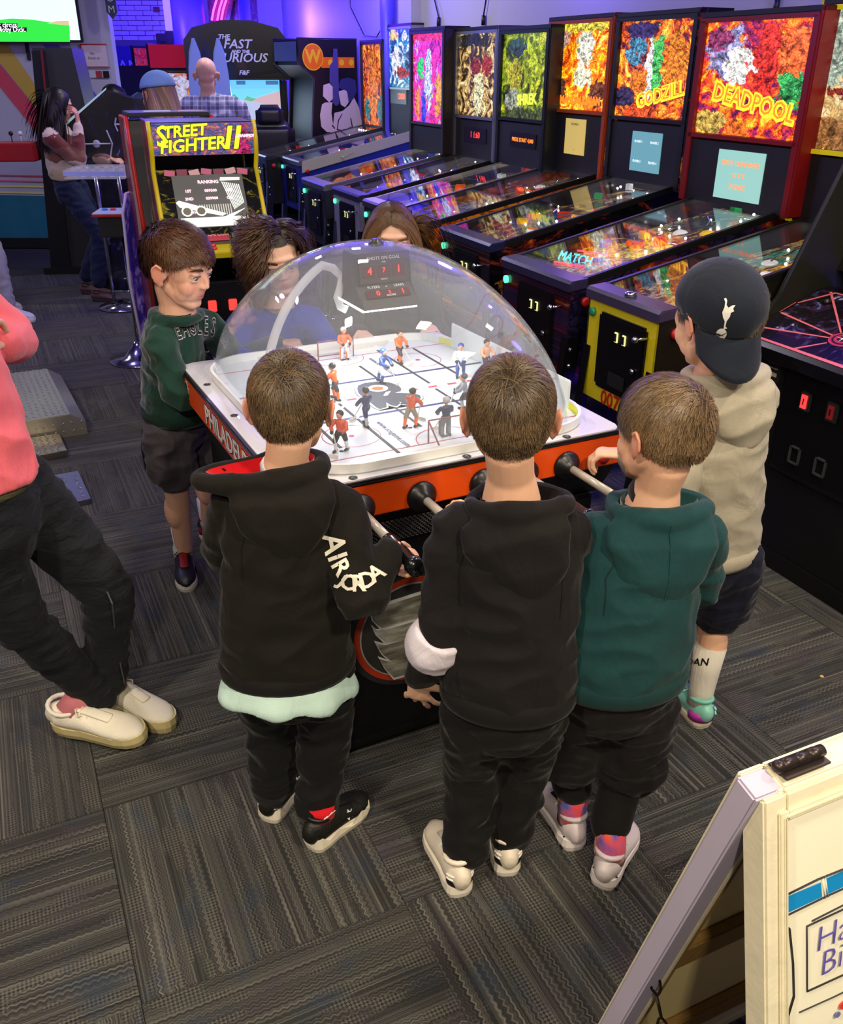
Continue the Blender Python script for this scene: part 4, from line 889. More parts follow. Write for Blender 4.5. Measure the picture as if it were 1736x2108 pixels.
def shoe(par, heel, toe, L=.21, wd=.075, h=.075, upper=BLACK, sole=WHITE, wavy=0, laces=None, collar=None, sole_h=.022, z=0, tilt=0, roll=0, extra=None, mid=None):
    """heel, toe = floor points; local x along the foot"""
    heel = V((heel[0], heel[1], z)); dx = V((toe[0] - heel.x, toe[1] - heel.y, 0)).normalized(); Rm = frame(heel, dx, V((0, 0, 1)).cross(dx)).to_3x3() @ eul(roll, 0, 0) @ eul(0, tilt, 0)
    f = lambda x, y, zz: heel + Rm @ V((x, y, zz)); w2 = wd / 2
    out = [(0, .22, 0), (.008, .45, 0), (.03, .66, 0), (.07, .80, 0), (.18, .88, 0), (.35, .84, 0), (.55, .94, 0), (.72, 1.03, 0), (.84, .95, 0), (.92, .75, 0), (.97, .50, 0), (.995, .22, 0)]
    pts = [(x * L, y * w2) for x, y, _ in out] + [(x * L, -y * w2 * .92) for x, y, _ in out[::-1]]
    b = MB()
    M4 = Matrix.Translation(heel) @ Rm.to_4x4()
    b.prism([(x, y) for x, y in pts], sole_h, M4, bev=.004)
    so = MB()
    n = len(pts); r0 = [so.b.verts.new(M4 @ V((x * .985 + .002, y * .93, 0))) for x, y in pts]; r1 = [so.b.verts.new(M4 @ V((x * 1.01 - .001, y * 1.04, sole_h * .55))) for x, y in pts]
    r2 = [so.b.verts.new(M4 @ V((x, y, sole_h * (1.15 + wavy * .55 * math.sin(x / L * 19)) + (.006 if x / L < .12 else 0)))) for x, y in pts]
    for a, c in ((r0, r1), (r1, r2)):
        for i in range(n): so.b.faces.new((a[i], a[(i+1) % n], c[(i+1) % n], c[i]))
    so.b.faces.new(r0[::-1]); so.b.faces.new(r2); b.b.free()
    for q in so.b.faces: q.smooth = False
    u = MB(); prof = [(.045, .62, .92), (.10, .80, 1.0), (.22, .84, 1.02), (.36, .82, .95), (.50, .86, .80), (.64, .94, .64), (.78, .95, .54), (.88, .80, .46), (.945, .52, .36)]
    P = [f(x * L, 0, sole_h * .7 + h * hh * .48) for x, ww, hh in prof]; Rr = [(ww * w2, h * hh * .52) for x, ww, hh in prof]
    u.tube(P, Rr, 18, ref=Rm @ V((0, 1, 0)), dome=True)
    up = blob('shoe', u, upper, par, .0045, 3); so.build('sole', sole, up)
    c = MB(); cp = [f(L * .17 + L * .15 * math.cos(a), w2 * .72 * math.sin(a), sole_h * .7 + h * (1.0 + .10 * math.cos(a + PI))) for a in [i * PI / 8 for i in range(17)]]
    c.tube(cp, .0065, 8); c.build('collar', collar or upper, up)
    if mid: MB().tube([f(L * x, 0, sole_h * .7 + h * q) for x, q in ((.33, 1.02), (.45, .90), (.56, .76), (.66, .66))], [(.016, .004)] * 4, 10, ref=Rm @ V((0, 1, 0)), dome=True).build('tongue', mid, up)
    if laces:
        l = MB()
        for i in range(4):
            x = .38 + i * .075; zz = sole_h * .7 + h * (1.0 - i * .13)
            l.tube([f(L * x, -.022, zz - .007), f(L * (x + .01), 0, zz + .004), f(L * x, .022, zz - .007)], .0026, 6)
        for k in (-1, 1): l.tube([f(L * .36, 0, sole_h * .7 + h * 1.03), f(L * .34, k * .014, sole_h * .7 + h * 1.1), f(L * .38, k * .03, sole_h * .7 + h * .95), f(L * .41, k * .02, sole_h * .7 + h * .92)], .0022, 6)
        l.build('laces', laces, up)
    return up, f, Rm
def bvh_of(o):
    me = o.data; return BVHTree.FromPolygons([o.matrix_world @ v.co if 0 else v.co for v in me.vertices], [p.vertices[:] for p in me.polygons])
def decal(name, me, m, par, target, origin, d, x, y, off=.0025):
    """press a flat mesh (xy) onto a garment: every point travels along d from the plane at origin"""
    bv = bvh_of(target); d = V(d).normalized(); x = V(x).normalized(); y = V(y).normalized()
    bm = bmesh.new(); bm.from_mesh(me); bmesh.ops.triangulate(bm, faces=bm.faces)
    for _ in range(2):
        es = [e for e in bm.edges if e.calc_length() > .012]
        if es: bmesh.ops.subdivide_edges(bm, edges=es, cuts=1)
        bmesh.ops.triangulate(bm, faces=bm.faces)
    for v in bm.verts:
        p = V(origin) + x * v.co.x + y * v.co.y; h = bv.ray_cast(p - d * .3, d)
        v.co = (h[0] - d * (off + (v.co.z * .2))) if h[0] is not None else p
    bm.to_mesh(me); bm.free()
    return link(name, me, m, par)
def outline_mesh(pts, th=.0):
    b = MB(); b.b.faces.new([b.b.verts.new((x, y, 0)) for x, y in pts]); me = bpy.data.meshes.new('outline'); b.b.to_mesh(me); b.b.free(); return me
def hood(par, N, rt, fw, m, w=.085, d=.07, th=.022, pouch=.17, pw=.10, lining=None, shift=(0, 0, 0), lx=(0, 0), back=.015, arc=None, amp=.003, seam=None, side=0, mbx=None, tilt=0):
    """fallen hood: a roll round the neck, open to one side, and a pouch hanging on the back"""
    N = V(N) + V(shift); rt, fw = V(rt), V(fw); up = V((0, 0, 1)); b = MB(); P, Rr, Q, Q2 = [], [], [], []
    for i in range(29):
        a = 2 * PI * i / 28; bk = max(0, -math.sin(a)); ca = math.cos(a); wx = w * (1 + (lx[1] if ca > 0 else lx[0]) * abs(ca) ** 1.5)
        c = N + rt * wx * ca + fw * d * math.sin(a) + up * (back * bk + .012 * (1 - bk) + tilt * ca)
        P.append(c); Rr.append(th * (.8 + .45 * bk)); iv = (rt * ca * .7 + fw * math.sin(a) * .7) * th
        Q.append(c - iv * 1.1 + up * th * .75); Q2.append(N + rt * w * .62 * ca + fw * d * .62 * math.sin(a) - up * .035)
    b.tube(P, Rr, 14, cap=False)
    sd = rt * side
    b.tube([N - fw * (d * .75) + up * .0, N - fw * (d + .012) - up * pouch * .18 + sd * .3, N - fw * (d + .022) - up * pouch * .5 + sd * .7, N - fw * (d + .018) - up * pouch * .82 + sd, N - fw * (d + .006) - up * pouch + sd], [(pw * .98, .030), (pw * 1.04, .036), (pw * .86, .038), (pw * .46, .03), (pw * .12, .016)], 20, ref=rt, dome=True)
    if mbx: mbx(b, N, rt, fw, up)
    h = blob('hood', b, m, par, .0062, 4, fold(amp, (10, 10, 10)))
    if lining:
        l = MB(); r1 = [[l.b.verts.new(q) for q in R_] for R_ in (Q, [lerp(p, q, .5) - up * .012 for p, q in zip(Q, Q2)], Q2)]
        for k in range(2):
            for i in range(28):
                f_ = l.b.faces.new((r1[k][i], r1[k][i+1], r1[k+1][i+1], r1[k+1][i])); f_.smooth = True
        l.build('hood_lining', lining, h)
    if seam:
        s_ = MB(); bv = bvh_of(h); pts = []
        for i in range(12):
            t = i / 11; o = N - fw * .3 + up * (.02 - pouch * .98 * t) + sd * t; r = bv.ray_cast(o, fw)
            if r[0] is not None: pts.append(r[0] - fw * .0006)
        if len(pts) > 2: s_.tube(pts, .0022, 6); s_.build('hood_seam', seam, h)
    return h
# ---------------- the children at the table ----------------
def pv(px, py, y):   # survey direction to a point at depth y
    x = (px - 868) / 1842; z = -(py - 1054) / 1842; c, s = math.cos(.0024), math.sin(.0024); x, z = c * x - s * z, s * x + c * z
    a = math.radians(26.545); d = V((x, math.cos(a) + z * math.sin(a), -math.sin(a) + z * math.cos(a))); k = y / d.y; return V((d.x * k, y, H + d.z * k))
SK = '#eab898'
def kid(label, base, head, N, torso, arms, legs, hoodie_m, pants_m, rt, fw, hairkw, skin=SK, face=None, hs=.86, hands=(), hem_band=True, sleeve=(.052, .046, .040, .034), leg_r=(.075, .058, .045), fld=.0052, pants_to=3, torso_name='hoodie', ears=True, leg_skin=False, knee_cut=None, vox=.0042, lips=None, blush=0):
    """one child: a continuous body with clothing and hair as parts"""
    t = thing('person', label, 'person', base); B = V(base); L = lambda p: V(p) - B
    Cn, yaw, pitch, roll, s = head; R = head_rot(yaw, pitch, roll); Cl = L(Cn); mb = MB()
    f = head_shapes(mb, Cl, R, s, ears=ears, lids=face is not None); nb = L(N)
    mb.tube([f(0, -.022, -.02), f(0, -.022, -.07), lerp(f(0, -.022, -.07), nb, .6), nb - V((0, 0, .03))], [.052 * s, .047 * s, .046 * s, .060 * s], 16)
    ch = [(L(p), a * .72, b * .72) for p, a, b in torso]; mb.tube([c[0] for c in ch], [(c[1], c[2]) for c in ch], 16, ref=rt, dome=True)
    for k, a in arms.items():
        S_, E_, W_ = [L(p) for p in a[:3]]; chain(mb, [S_, E_, W_], [.034, .029, .019]); 
        if len(a) > 3: hand_shapes(mb, W_, **a[3])
    for k, a in legs.items():
        Hh, K, A = [L(p) for p in a[:3]]; chain(mb, [Hh, K, A], [.055, .043, .029] if not leg_skin else [.06, .046, .031])
        if leg_skin: mb.ell(lerp(K, A, .35) - V(fw) * .012, (.042, .044, .075), seg=14)
        mb.tube([A, A - V((0, 0, .03)), V((A.x, A.y, .05)) ], [.029, .028, .03], 12)
    body = blob('body', mb, SKIN, t, vox, 5, tint=skin_tint(skin, lips=lips, blush=blush, s=s, R=R, Cn=Cl))
    if face: eyes(t, f, R, s, **face)
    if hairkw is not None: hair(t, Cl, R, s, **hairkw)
    # top
    g = MB(); g.tube([L(p) for p, a, b in torso], [(a, b) for p, a, b in torso], 22, ref=rt, dome=False)
    top_p, a_, b_ = torso[-1]
    for k, a in arms.items():
        S_, E_, W_ = [L(p) for p in a[:3]]; Wc = lerp(E_, W_, .93); chain(g, [lerp(L(top_p), S_, .45) - V((0, 0, .02)), S_, lerp(S_, E_, .5), E_, lerp(E_, Wc, .5), Wc], [sleeve[0] * .95, sleeve[0], sleeve[1], sleeve[1], sleeve[2], sleeve[3]], k=3)
    top = blob(torso_name, g, hoodie_m, t, .0065, 5, fold(fld, ph=B.x * 7))
    p = MB()
    if pants_m is not None:
        hp, ha, hb = torso[0]; waist = L(hp)
        p.tube([waist + V((0, 0, .07)), waist, waist - V((0, 0, .06))], [(ha * .86, hb * .86), (ha * .9, hb * .92), (ha * .80, hb * .85)], 20, ref=rt, dome=True)
        for k, a in legs.items():
            Hh, K, A = [L(q) for q in a[:3]]
            if knee_cut: Kc = lerp(Hh, K, knee_cut); chain(p, [Hh, lerp(Hh, Kc, .5), Kc], [leg_r[0], leg_r[0] * 1.0, leg_r[1]])
            else: chain(p, [Hh, lerp(Hh, K, .5), K, lerp(K, A, .5), A + V((0, 0, .01))], [leg_r[0], lerp(leg_r[0], leg_r[1], .5), leg_r[1], lerp(leg_r[1], leg_r[2], .6), leg_r[2]])
        blob('trousers' if not knee_cut else 'shorts', p, pants_m, t, .0065, 4, fold(fld * 1.15, (11, 11, 20), ph=3 + B.x))
    return t, L, f, R, top, body
TLx, TLy = V((.895, .446, 0)), V((-.446, .895, 0))
def tl(x, y, z): p = TM @ V((x, y, z)); return V((p.x, p.y, z))
_bx, _by = [-1, -.45, -.22, .05, .35, .55, 1], [-.70, -.78, -.58, -.06, .06, .40, .36]
back_line = lambda u: u[:, 2] > np.interp(u[:, 1], _bx, _by)
short_len = lambda u: .014 + .048 * np.clip(u[:, 2] * .8 + .45, 0, 1)
HB = dict(color='#261c12', tip='#66523a', n=26000, whorl=(.06, -.88, .47), length=short_len, line=back_line, wob=.20, width=.00115, lift=.10, var=.42)
def seam(par, L, target, pts, d, m, name='seam', r=.0016):
    bv = bvh_of(target); P = []; d = V(d).normalized()
    for i in range(len(pts) - 1):
        for j in range(6):
            o = L(lerp(V(pts[i]), V(pts[i+1]), j / 6)); h = bv.ray_cast(o - d * .3, d)
            if h[0] is not None: P.append(h[0] - d * .0004)
    if len(P) > 2: MB().tube(P, r, 6).build(name, m, par)
def hem(par, L, p, a, b, rt, m, h=.035, g=.004):
    p = V(p); s_ = MB(); s_.tube([L(p) + V((0, 0, z)) for z in (h, h * .75, h * .25, -.004)], [(a + k, b + k) for k in (-.004, g, g, -.003)], 36, ref=rt); s_.build('hem_band', m, par)
# --- first boy: black hoodie, pale mint shirt showing
rt, fw = V((.985, .17, 0)), V((-.17, .985, 0))
k1 = (-.30, 1.70, 0)
t, L, f, R, top, body = kid('boy in black hoodie with white sleeve letters and pale mint shirt hanging out', k1, (V((-.268, 1.735, 1.125)), -4, -14, 0, .98), V((-.285, 1.715, .995)),
    [(V((-.305, 1.675, .525)), .150, .112), (V((-.303, 1.672, .60)), .148, .112), (V((-.298, 1.68, .72)), .138, .100), (V((-.296, 1.69, .84)), .134, .092), (V((-.29, 1.70, .92)), .118, .080), (V((-.287, 1.712, .965)), .070, .058)],
    {'R': [V((-.175, 1.70, .905)), V((-.125, 1.60, .735)), V((-.070, 1.685, .815)), dict(d=(.75, .15, -.35), n=(.2, -.2, 1), s=.86, curl=(55, 60, 60, 60), spread=3, side=-1, thumb=50)],
     'L': [V((-.405, 1.715, .90)), V((-.46, 1.80, .745)), V((-.37, 1.90, .78)), dict(d=(.5, .6, 0), n=(0, 0, 1), s=.86, side=1)]},
    {'R': [V((-.235, 1.69, .50)), V((-.235, 1.72, .30)), V((-.262, 1.665, .085))], 'L': [V((-.37, 1.70, .50)), V((-.375, 1.745, .30)), V((-.375, 1.725, .085))]},
    cloth('#17140f', .55), cloth('#0e0f0f', .3, st=(1, 1, 1.2), cs=12), rt, fw, dict(HB, seed=2), sleeve=(.056, .05, .043, .036), leg_r=(.082, .068, .052))
hood(t, L((-.288, 1.715, .978)), rt, fw, cloth('#17140f', .4), w=.084, d=.068, th=.022, pouch=.17, pw=.105, shift=(-.006, 0, 0), lining=cloth('#d8101c', .3, sheen=.5), lx=(1.05, .05), tilt=.010)
hem(t, L, (-.305, 1.675, .515), .152, .114, rt, cloth('#141110', .3), .04)
s_ = MB(); s_.tube([L((-.305, 1.675, .560)), L((-.306, 1.672, .515)), L((-.308, 1.665, .468)), L((-.309, 1.663, .452))], [(.130, .094), (.144, .106), (.159, .124), (.158, .124)], 28, ref=rt)
blob('shirt_tail', s_, cloth('#bfdcd2', .3, var=.03), t, .006, 3, lambda p: .008 * math.sin(math.atan2(p.y + .03, p.x) * 7 + 1) * max(0, min(1, (.515 - p.z) * 16)))
MB().tube([lerp(f(0, -.022, -.07), L((-.285, 1.715, .995)), .8), lerp(f(0, -.022, -.07), L((-.285, 1.715, .995)), 1.0)], [.047, .054], 16).build('shirt_collar', cloth('#e8e8e8', .2), t)
for hl, to in (((-.275, 1.615), (-.155, 1.765)), ((-.395, 1.705), (-.33, 1.87))):
    up, ff, Rm = shoe(t, V((*hl, 0)) - V(k1), V((*to, 0)) - V(k1), .205, .085, .078, M('#14140f', .5, bump=(60, .3)), M('#efe6cf', .5), wavy=1, sole_h=.026, collar=BLACK, mid=M('#1c1c1c', .5))
    so = MB(); so.tube([ff(.045, 0, .085), ff(.045, 0, .125)], [.036, .038], 14); so.build('sock', cloth('#d01822', .2, var=.05), t)
    MB().tube([ff(.045 + .036 * math.cos(a), .036 * math.sin(a), .105 + .008 * math.sin(a * 3)) for a in [i * PI / 8 for i in range(17)]], .0025, 6).build('sock_stripe', WHITE, t)
    MB().prism([(0, 0), (.006, .010), (.003, .012), (.010, .02), (.014, .012), (.022, .014), (.013, .006), (.016, -.006), (.010, .0), (.004, -.008)], .002, frame(ff(.10, -.034, .05), Rm @ V((1, 0, 0)), Rm @ V((0, .35, 1)))).build('shoe_emblem', WHITE, up)
# sleeve letters, pressed on to the sleeve one by one down the arm
LET = M('#f2ecd8', .5); dirs = (pv(700, 1150, 1.7) - V((0, 0, H)))
for ch, px, py, rot, sz in (('A', 686, 1120, -80, .064), ('I', 693, 1147, -70, .058), ('R', 701, 1168, -60, .050), ('J', 706, 1196, -40, .040), ('O', 719, 1201, -14, .047), ('R', 738, 1202, 2, .048), ('D', 757, 1195, 14, .047), ('A', 775, 1180, 35, .047)):
    o_ = pv(px, py, 1.62); d_ = (o_ - V((0, 0, H))).normalized(); xx = V((1, 0, 0)); yy = d_.cross(-xx).normalized() * 1
    yy = xx.cross(-d_).normalized() * -1; yy = V((0, .35, .93)).normalized(); a = math.radians(rot)
    decal('sleeve_lettering', text_mesh(ch, sz, 0, bold=.0012), LET, t, top, L(o_), d_, xx * math.cos(a) + yy * math.sin(a), -xx * math.sin(a) + yy * math.cos(a))

SM1 = cloth('#070605', .1)
seam(t, L, top, [(-.225, 1.7, .94), (-.190, 1.7, .86), (-.183, 1.7, .78)], fw, SM1); seam(t, L, top, [(-.36, 1.7, .94), (-.385, 1.7, .86), (-.39, 1.7, .78)], fw, SM1)
# --- second boy: black hoodie, white band round the left sleeve
rt, fw = V((.99, -.10, 0)), V((.10, .99, 0)); k2 = (.16, 1.60, 0); BK2 = cloth('#161314', .5)
t, L, f, R, top, body = kid('boy in black hoodie with broad white band on his hanging left sleeve', k2, (V((.168, 1.60, 1.155)), -3, -10, 0, 1.00), V((.178, 1.60, 1.005)),
    [(V((.185, 1.545, .535)), .142, .105), (V((.188, 1.545, .59)), .145, .108), (V((.19, 1.555, .70)), .136, .100), (V((.19, 1.57, .84)), .136, .094), (V((.185, 1.585, .92)), .118, .080), (V((.18, 1.597, .965)), .070, .058)],
    {'L': [V((.066, 1.595, .905)), V((.036, 1.545, .690)), V((-.008, 1.585, .550)), dict(d=(.05, .25, -1), n=(-.2, -1, -.2), s=.84, curl=(14, 12, 18, 20), spread=15, side=-1, thumb=55)],
     'R': [V((.298, 1.60, .900)), V((.300, 1.76, .79)), V((.130, 1.885, .80)), dict(d=(-.75, .55, .05), n=(0, -.3, 1), s=.86, curl=(30, 35, 35, 35), spread=6, side=1, thumb=45)]},
    {'L': [V((.125, 1.56, .48)), V((.120, 1.60, .28)), V((.108, 1.53, .085))], 'R': [V((.245, 1.575, .48)), V((.245, 1.62, .28)), V((.218, 1.585, .085))]},
    BK2, cloth('#0f0d0e', .3, st=(1, 1, 1.2), cs=12), rt, fw, dict(HB, seed=3, whorl=(-.06, -.84, .54)), sleeve=(.055, .048, .043, .038), leg_r=(.084, .066, .055))
hood(t, L((.180, 1.60, .962)), rt, fw, cloth('#151213', .4), w=.078, d=.066, th=.021, pouch=.19, pw=.105, lining=cloth('#100d0e', .3), lx=(.05, .45), tilt=.006, side=.045)
hem(t, L, (.186, 1.545, .53), .143, .106, rt, cloth('#121011', .3), .05)
b = MB(); E_, W_ = L((.036, 1.545, .690)), L((-.008, 1.585, .550)); Q = [lerp(E_, W_, -.12), lerp(E_, W_, .14), lerp(E_, W_, .46)]
Q, qr = subdiv(Q, [.0570, .0620, .0565], 5); b.tube(Q, qr, 24); blob('sleeve_band', b, cloth('#e4dce8', .5, var=.03), t, .0055, 3, fold(.0035, (14, 14, 20)))
for hl, to in (((.098, 1.475), (.035, 1.67)), ((.212, 1.535), (.190, 1.74))):
    up, ff, Rm = shoe(t, V((*hl, 0)) - V(k2), V((*to, 0)) - V(k2), .215, .082, .082, M('#e8dcc8', .5), M('#f2ead8', .5), sole_h=.026, collar=M('#e8dcc8', .5), mid=M('#d8d0c4', .5), laces=M('#f0ece4', .5))
    hp = MB(); hp.tube([ff(.026, 0, .028), ff(.022, 0, .045), ff(.026, 0, .066)], [(.031, .026), (.033, .028), (.029, .026)], 20, ref=Rm @ V((0, 1, 0))); hp.build('heel_patch', M('#141214', .4), up)
    for zz in (.058, .070): MB().tube([ff(.028 - .031 * math.cos(a), .0345 * math.sin(a), zz) for a in [-1.3 + i * .26 for i in range(11)]], .0022, 6).build('heel_stripe', M('#f4f0e8', .4), up)
seam(t, L, top, [(.105, 1.6, .94), (.082, 1.6, .86), (.085, 1.6, .76)], fw, SM1); seam(t, L, top, [(.262, 1.6, .94), (.285, 1.6, .86), (.285, 1.6, .76)], fw, SM1); seam(t, L, top, [(.085, 1.6, .64), (.095, 1.6, .55)], fw, SM1)
# --- third boy: teal hoodie, head turned to the left
rt, fw = V((.98, .18, 0)), V((-.18, .98, 0)); k3 = (.41, 1.66, 0); TEAL = cloth('#153c3e', .5, sheen=.1)
t, L, f, R, top, body = kid('boy in dark teal hoodie with head turned left and tie-dyed socks', k3, (V((.468, 1.650, 1.105)), 38, -8, 3, .98), V((.475, 1.655, .962)),
    [(V((.435, 1.60, .545)), .150, .108), (V((.436, 1.602, .60)), .152, .112), (V((.445, 1.61, .70)), .148, .106), (V((.458, 1.63, .83)), .140, .098), (V((.468, 1.645, .885)), .120, .082), (V((.475, 1.655, .925)), .072, .060)],
    {'L': [V((.350, 1.645, .865)), V((.300, 1.69, .715)), V((.290, 1.775, .795)), dict(d=(-.45, .4, .1), n=(-.1, -.2, 1), s=.84, curl=(55, 55, 55, 55), spread=3, side=1, thumb=40)],
     'R': [V((.590, 1.665, .860)), V((.625, 1.72, .70)), V((.52, 1.83, .72)), dict(d=(-.8, .5, 0), n=(0, 0, 1), s=.84, side=1)]},
    {'L': [V((.365, 1.63, .47)), V((.360, 1.68, .27)), V((.375, 1.665, .085))], 'R': [V((.495, 1.625, .47)), V((.495, 1.645, .27)), V((.445, 1.565, .085))]},
    TEAL, cloth('#100c0e', .3, st=(1, 1, 1.2), cs=12), rt, fw, dict(HB, color='#30231a', tip='#7c6448', seed=4, whorl=(.15, -.93, .42), line=lambda u: u[:, 2] > np.interp(u[:, 1], [-1, -.45, -.22, .05, .35, .55, 1], [-.58, -.62, -.42, -.05, .02, .16, .22])), sleeve=(.055, .048, .042, .035), leg_r=(.090, .098, .06), knee_cut=1.0)
hood(t, L((.474, 1.655, .922)), rt, fw, TEAL, w=.084, d=.070, th=.022, pouch=.20, pw=.118, lining=cloth('#0f3e3e', .6, sheen=.6), lx=(.0, .40), tilt=-.002, side=-.01, seam=cloth('#0e3f3e', .2))
hem(t, L, (.435, 1.60, .54), .151, .110, rt, cloth('#103233', .3, sheen=.1), .045)
MB().tube([lerp(f(0, -.022, -.07), L((.475, 1.655, .962)), .75), lerp(f(0, -.022, -.07), L((.475, 1.655, .962)), 1.0)], [.047, .054], 16).build('shirt_collar', cloth('#2a2224', .3), t)
tg = MB()
for a in ([V((.360, 1.68, .29)), V((.367, 1.672, .19)), V((.375, 1.665, .165))], [V((.495, 1.645, .30)), V((.468, 1.60, .20)), V((.450, 1.572, .135))]): chain(tg, [L(q) for q in a], [.056, .050, .0495])
blob('leggings', tg, cloth('#0b0a0b', .3), t, .006, 3)
tdm = NT('tie_dye'); o_ = tdm.tc(); n_ = tdm.noise(o_, 17, 2); n2 = tdm.noise(tdm.mapv(o_, loc=(3, 1, 2)), 15, 2)
c_ = tdm.ramp(n_, [(.36, '#d8a838'), (.44, '#d85030'), (.56, '#d03a44'), (.64, '#c04868')]); c_ = tdm.mix(tdm.math('MULTIPLY', tdm.math('SUBTRACT', n2, .56), 10, clamp=True), c_, '#4450a0'); c_ = tdm.mix(tdm.math('MULTIPLY', tdm.math('SUBTRACT', .40, n2), 10, clamp=True), c_, '#3f9a58')
TIE = tdm.done(tdm.bsdf(c_, .85, Sheen_Weight=.2))
for hl, to, ank in (((.388, 1.615), (.335, 1.80), V((.378, 1.665, .17))), ((.428, 1.500), (.535, 1.685), V((.450, 1.575, .15)))):
    up, ff, Rm = shoe(t, V((*hl, 0)) - V(k3), V((*to, 0)) - V(k3), .21, .082, .075, M('#cfc4c8', .45), M('#e6dedc', .5), sole_h=.026, collar=M('#c4b8bc', .5), mid=M('#1a181a', .4), laces=M('#d8d4d4', .5))
    so = MB(); so.tube([ff(.045, 0, .062), ff(.043, 0, .10), L(ank)], [.036, .035, .038], 18); so.build('sock', TIE, t)
    b = MB()
    for q in range(9): b.box(ff(.02 + q * .022, .0, .004), (.012, .07, .01), R=Rm)
    b.build('tread', M('#141414', .6), up)
    MB().box(ff(.004, 0, .062), (.008, .02, .034), R=Rm @ eul(0, -12, 0), bev=.003).build('pull_tab', M('#bcb0b4', .5), up)
    for k in (-1, 1): MB().tube([ff(.012, k * .012, .040), ff(.018, k * .024, .047), ff(.012, k * .018, .052), ff(.02, k * .03, .036)], .0018, 5).build('shoe_emblem', M('#1a181a', .4), up)
SM3 = cloth('#0b2c2d', .1)
seam(t, L, top, [(.385, 1.65, .90), (.350, 1.65, .83), (.345, 1.65, .74)], fw, SM3); seam(t, L, top, [(.565, 1.65, .90), (.585, 1.65, .83), (.580, 1.65, .74)], fw, SM3)
# --- boy in the cap
rt, fw = V((.93, .36, 0)), V((-.36, .93, 0)); k4 = (.80, 2.20, 0); SH = V((-.03, 0, 0)); GREY = cloth('#b0a894', .5, var=.14, sheen=.12)
t, L, f, R, top, body = kid('boy in light grey hoodie and backward navy baseball cap', k4, (V((.712, 2.165, 1.205)), 30, -14, 0, 1.16), V((.748, 2.172, 1.065)),
    [(V((.785, 2.165, .545)), .152, .114), (V((.785, 2.165, .60)), .150, .113), (V((.780, 2.165, .75)), .142, .106), (V((.772, 2.17, .90)), .132, .100), (V((.765, 2.17, .985)), .114, .084), (V((.755, 2.175, 1.035)), .072, .060)],
    {'L': [V((.662, 2.145, .975)), V((.645, 2.05, .80)), V((.520, 2.105, .86)), dict(d=(-.8, .3, 0), n=(0, 0, 1), s=.9, curl=(45, 45, 45, 45), side=1)],
     'R': [V((.870, 2.22, .975)), V((.885, 2.33, .80)), V((.78, 2.42, .84)), dict(d=(-.8, .4, 0), n=(0, 0, 1), s=.9, side=1)]},
    {'R': [V((.865, 2.17, .52)), V((.855, 2.20, .33)), V((.830, 2.13, .085))], 'L': [V((.735, 2.15, .52)), V((.70, 2.20, .33)), V((.675, 2.14, .085))]},
    GREY, cloth('#141626', .4, sheen=.1), rt, fw, dict(HB, seed=5, n=9000, line=lambda u: (u[:, 2] > np.interp(u[:, 1], _bx, _by)) & (u[:, 2] < .15)), sleeve=(.060, .054, .047, .038), leg_r=(.092, .098, .07), knee_cut=.82, leg_skin=True)
hood(t, L((.752, 2.175, 1.035)), rt, fw, GREY, w=.082, d=.074, th=.023, pouch=.165, pw=.100, lining=cloth('#a0987f', .4, sheen=.12), lx=(.0, .50), tilt=.004, side=.04)
hem(t, L, (.785, 2.165, .54), .152, .114, rt, GREY, .045)
for k, A_, hl, to in ((0, V((.830, 2.13, .09)), (.838, 2.075), (.765, 2.275)), (1, V((.675, 2.14, .09)), (.690, 2.085), (.62, 2.28))):
    up, ff, Rm = shoe(t, V((*hl, 0)) - V(k4), V((*to, 0)) - V(k4), .225, .080, .072, M('#8fd8c4', .4), M('#e8dcc4', .5), sole_h=.024, collar=M('#80d0bc', .45), mid=M('#7fc8b8', .45), laces=M('#9fe0d0', .5))
    so = MB(); so.tube([ff(.045, 0, .06), lerp(ff(.045, 0, .06), L(A_), .6) + V((0, 0, .03)), L(A_) + V((.004, .01, .07)), L(A_) + V((.010, .022, .15))], [.036, .036, .040, .047], 22)
    sk = so.build('sock', cloth('#dcd6c8', .2, var=.03, cs=60, st=(1, 1, .05)), t)
    hp = MB(); hp.tube([ff(.030, 0, .026), ff(.030, 0, .052)], [(.039, .036), (.036, .033)], 20, ref=Rm @ V((0, 1, 0))); hp.build('heel_patch', M('#b838a8', .4), up)
    if k == 0:
        o_ = ff(.0, .0, .04); text('shoe_lettering', 'AIR', .03, M('#8fe0d0', .4), up, frame(ff(.035, -.042, .040), Rm @ V((-1, -.0, 0)), Rm @ V((0, 0, 1))), .003)
        d_ = (pv(1425, 1362, 2.1) - V((0, 0, H))).normalized(); decal('sock_lettering', text_mesh('JORDAN', .034, 0, bold=.0008), M('#18181a', .5), sk, sk, L(pv(1416, 1364, 2.1)), d_, (.98, .15, -.10), (.1, .1, 1), .001)
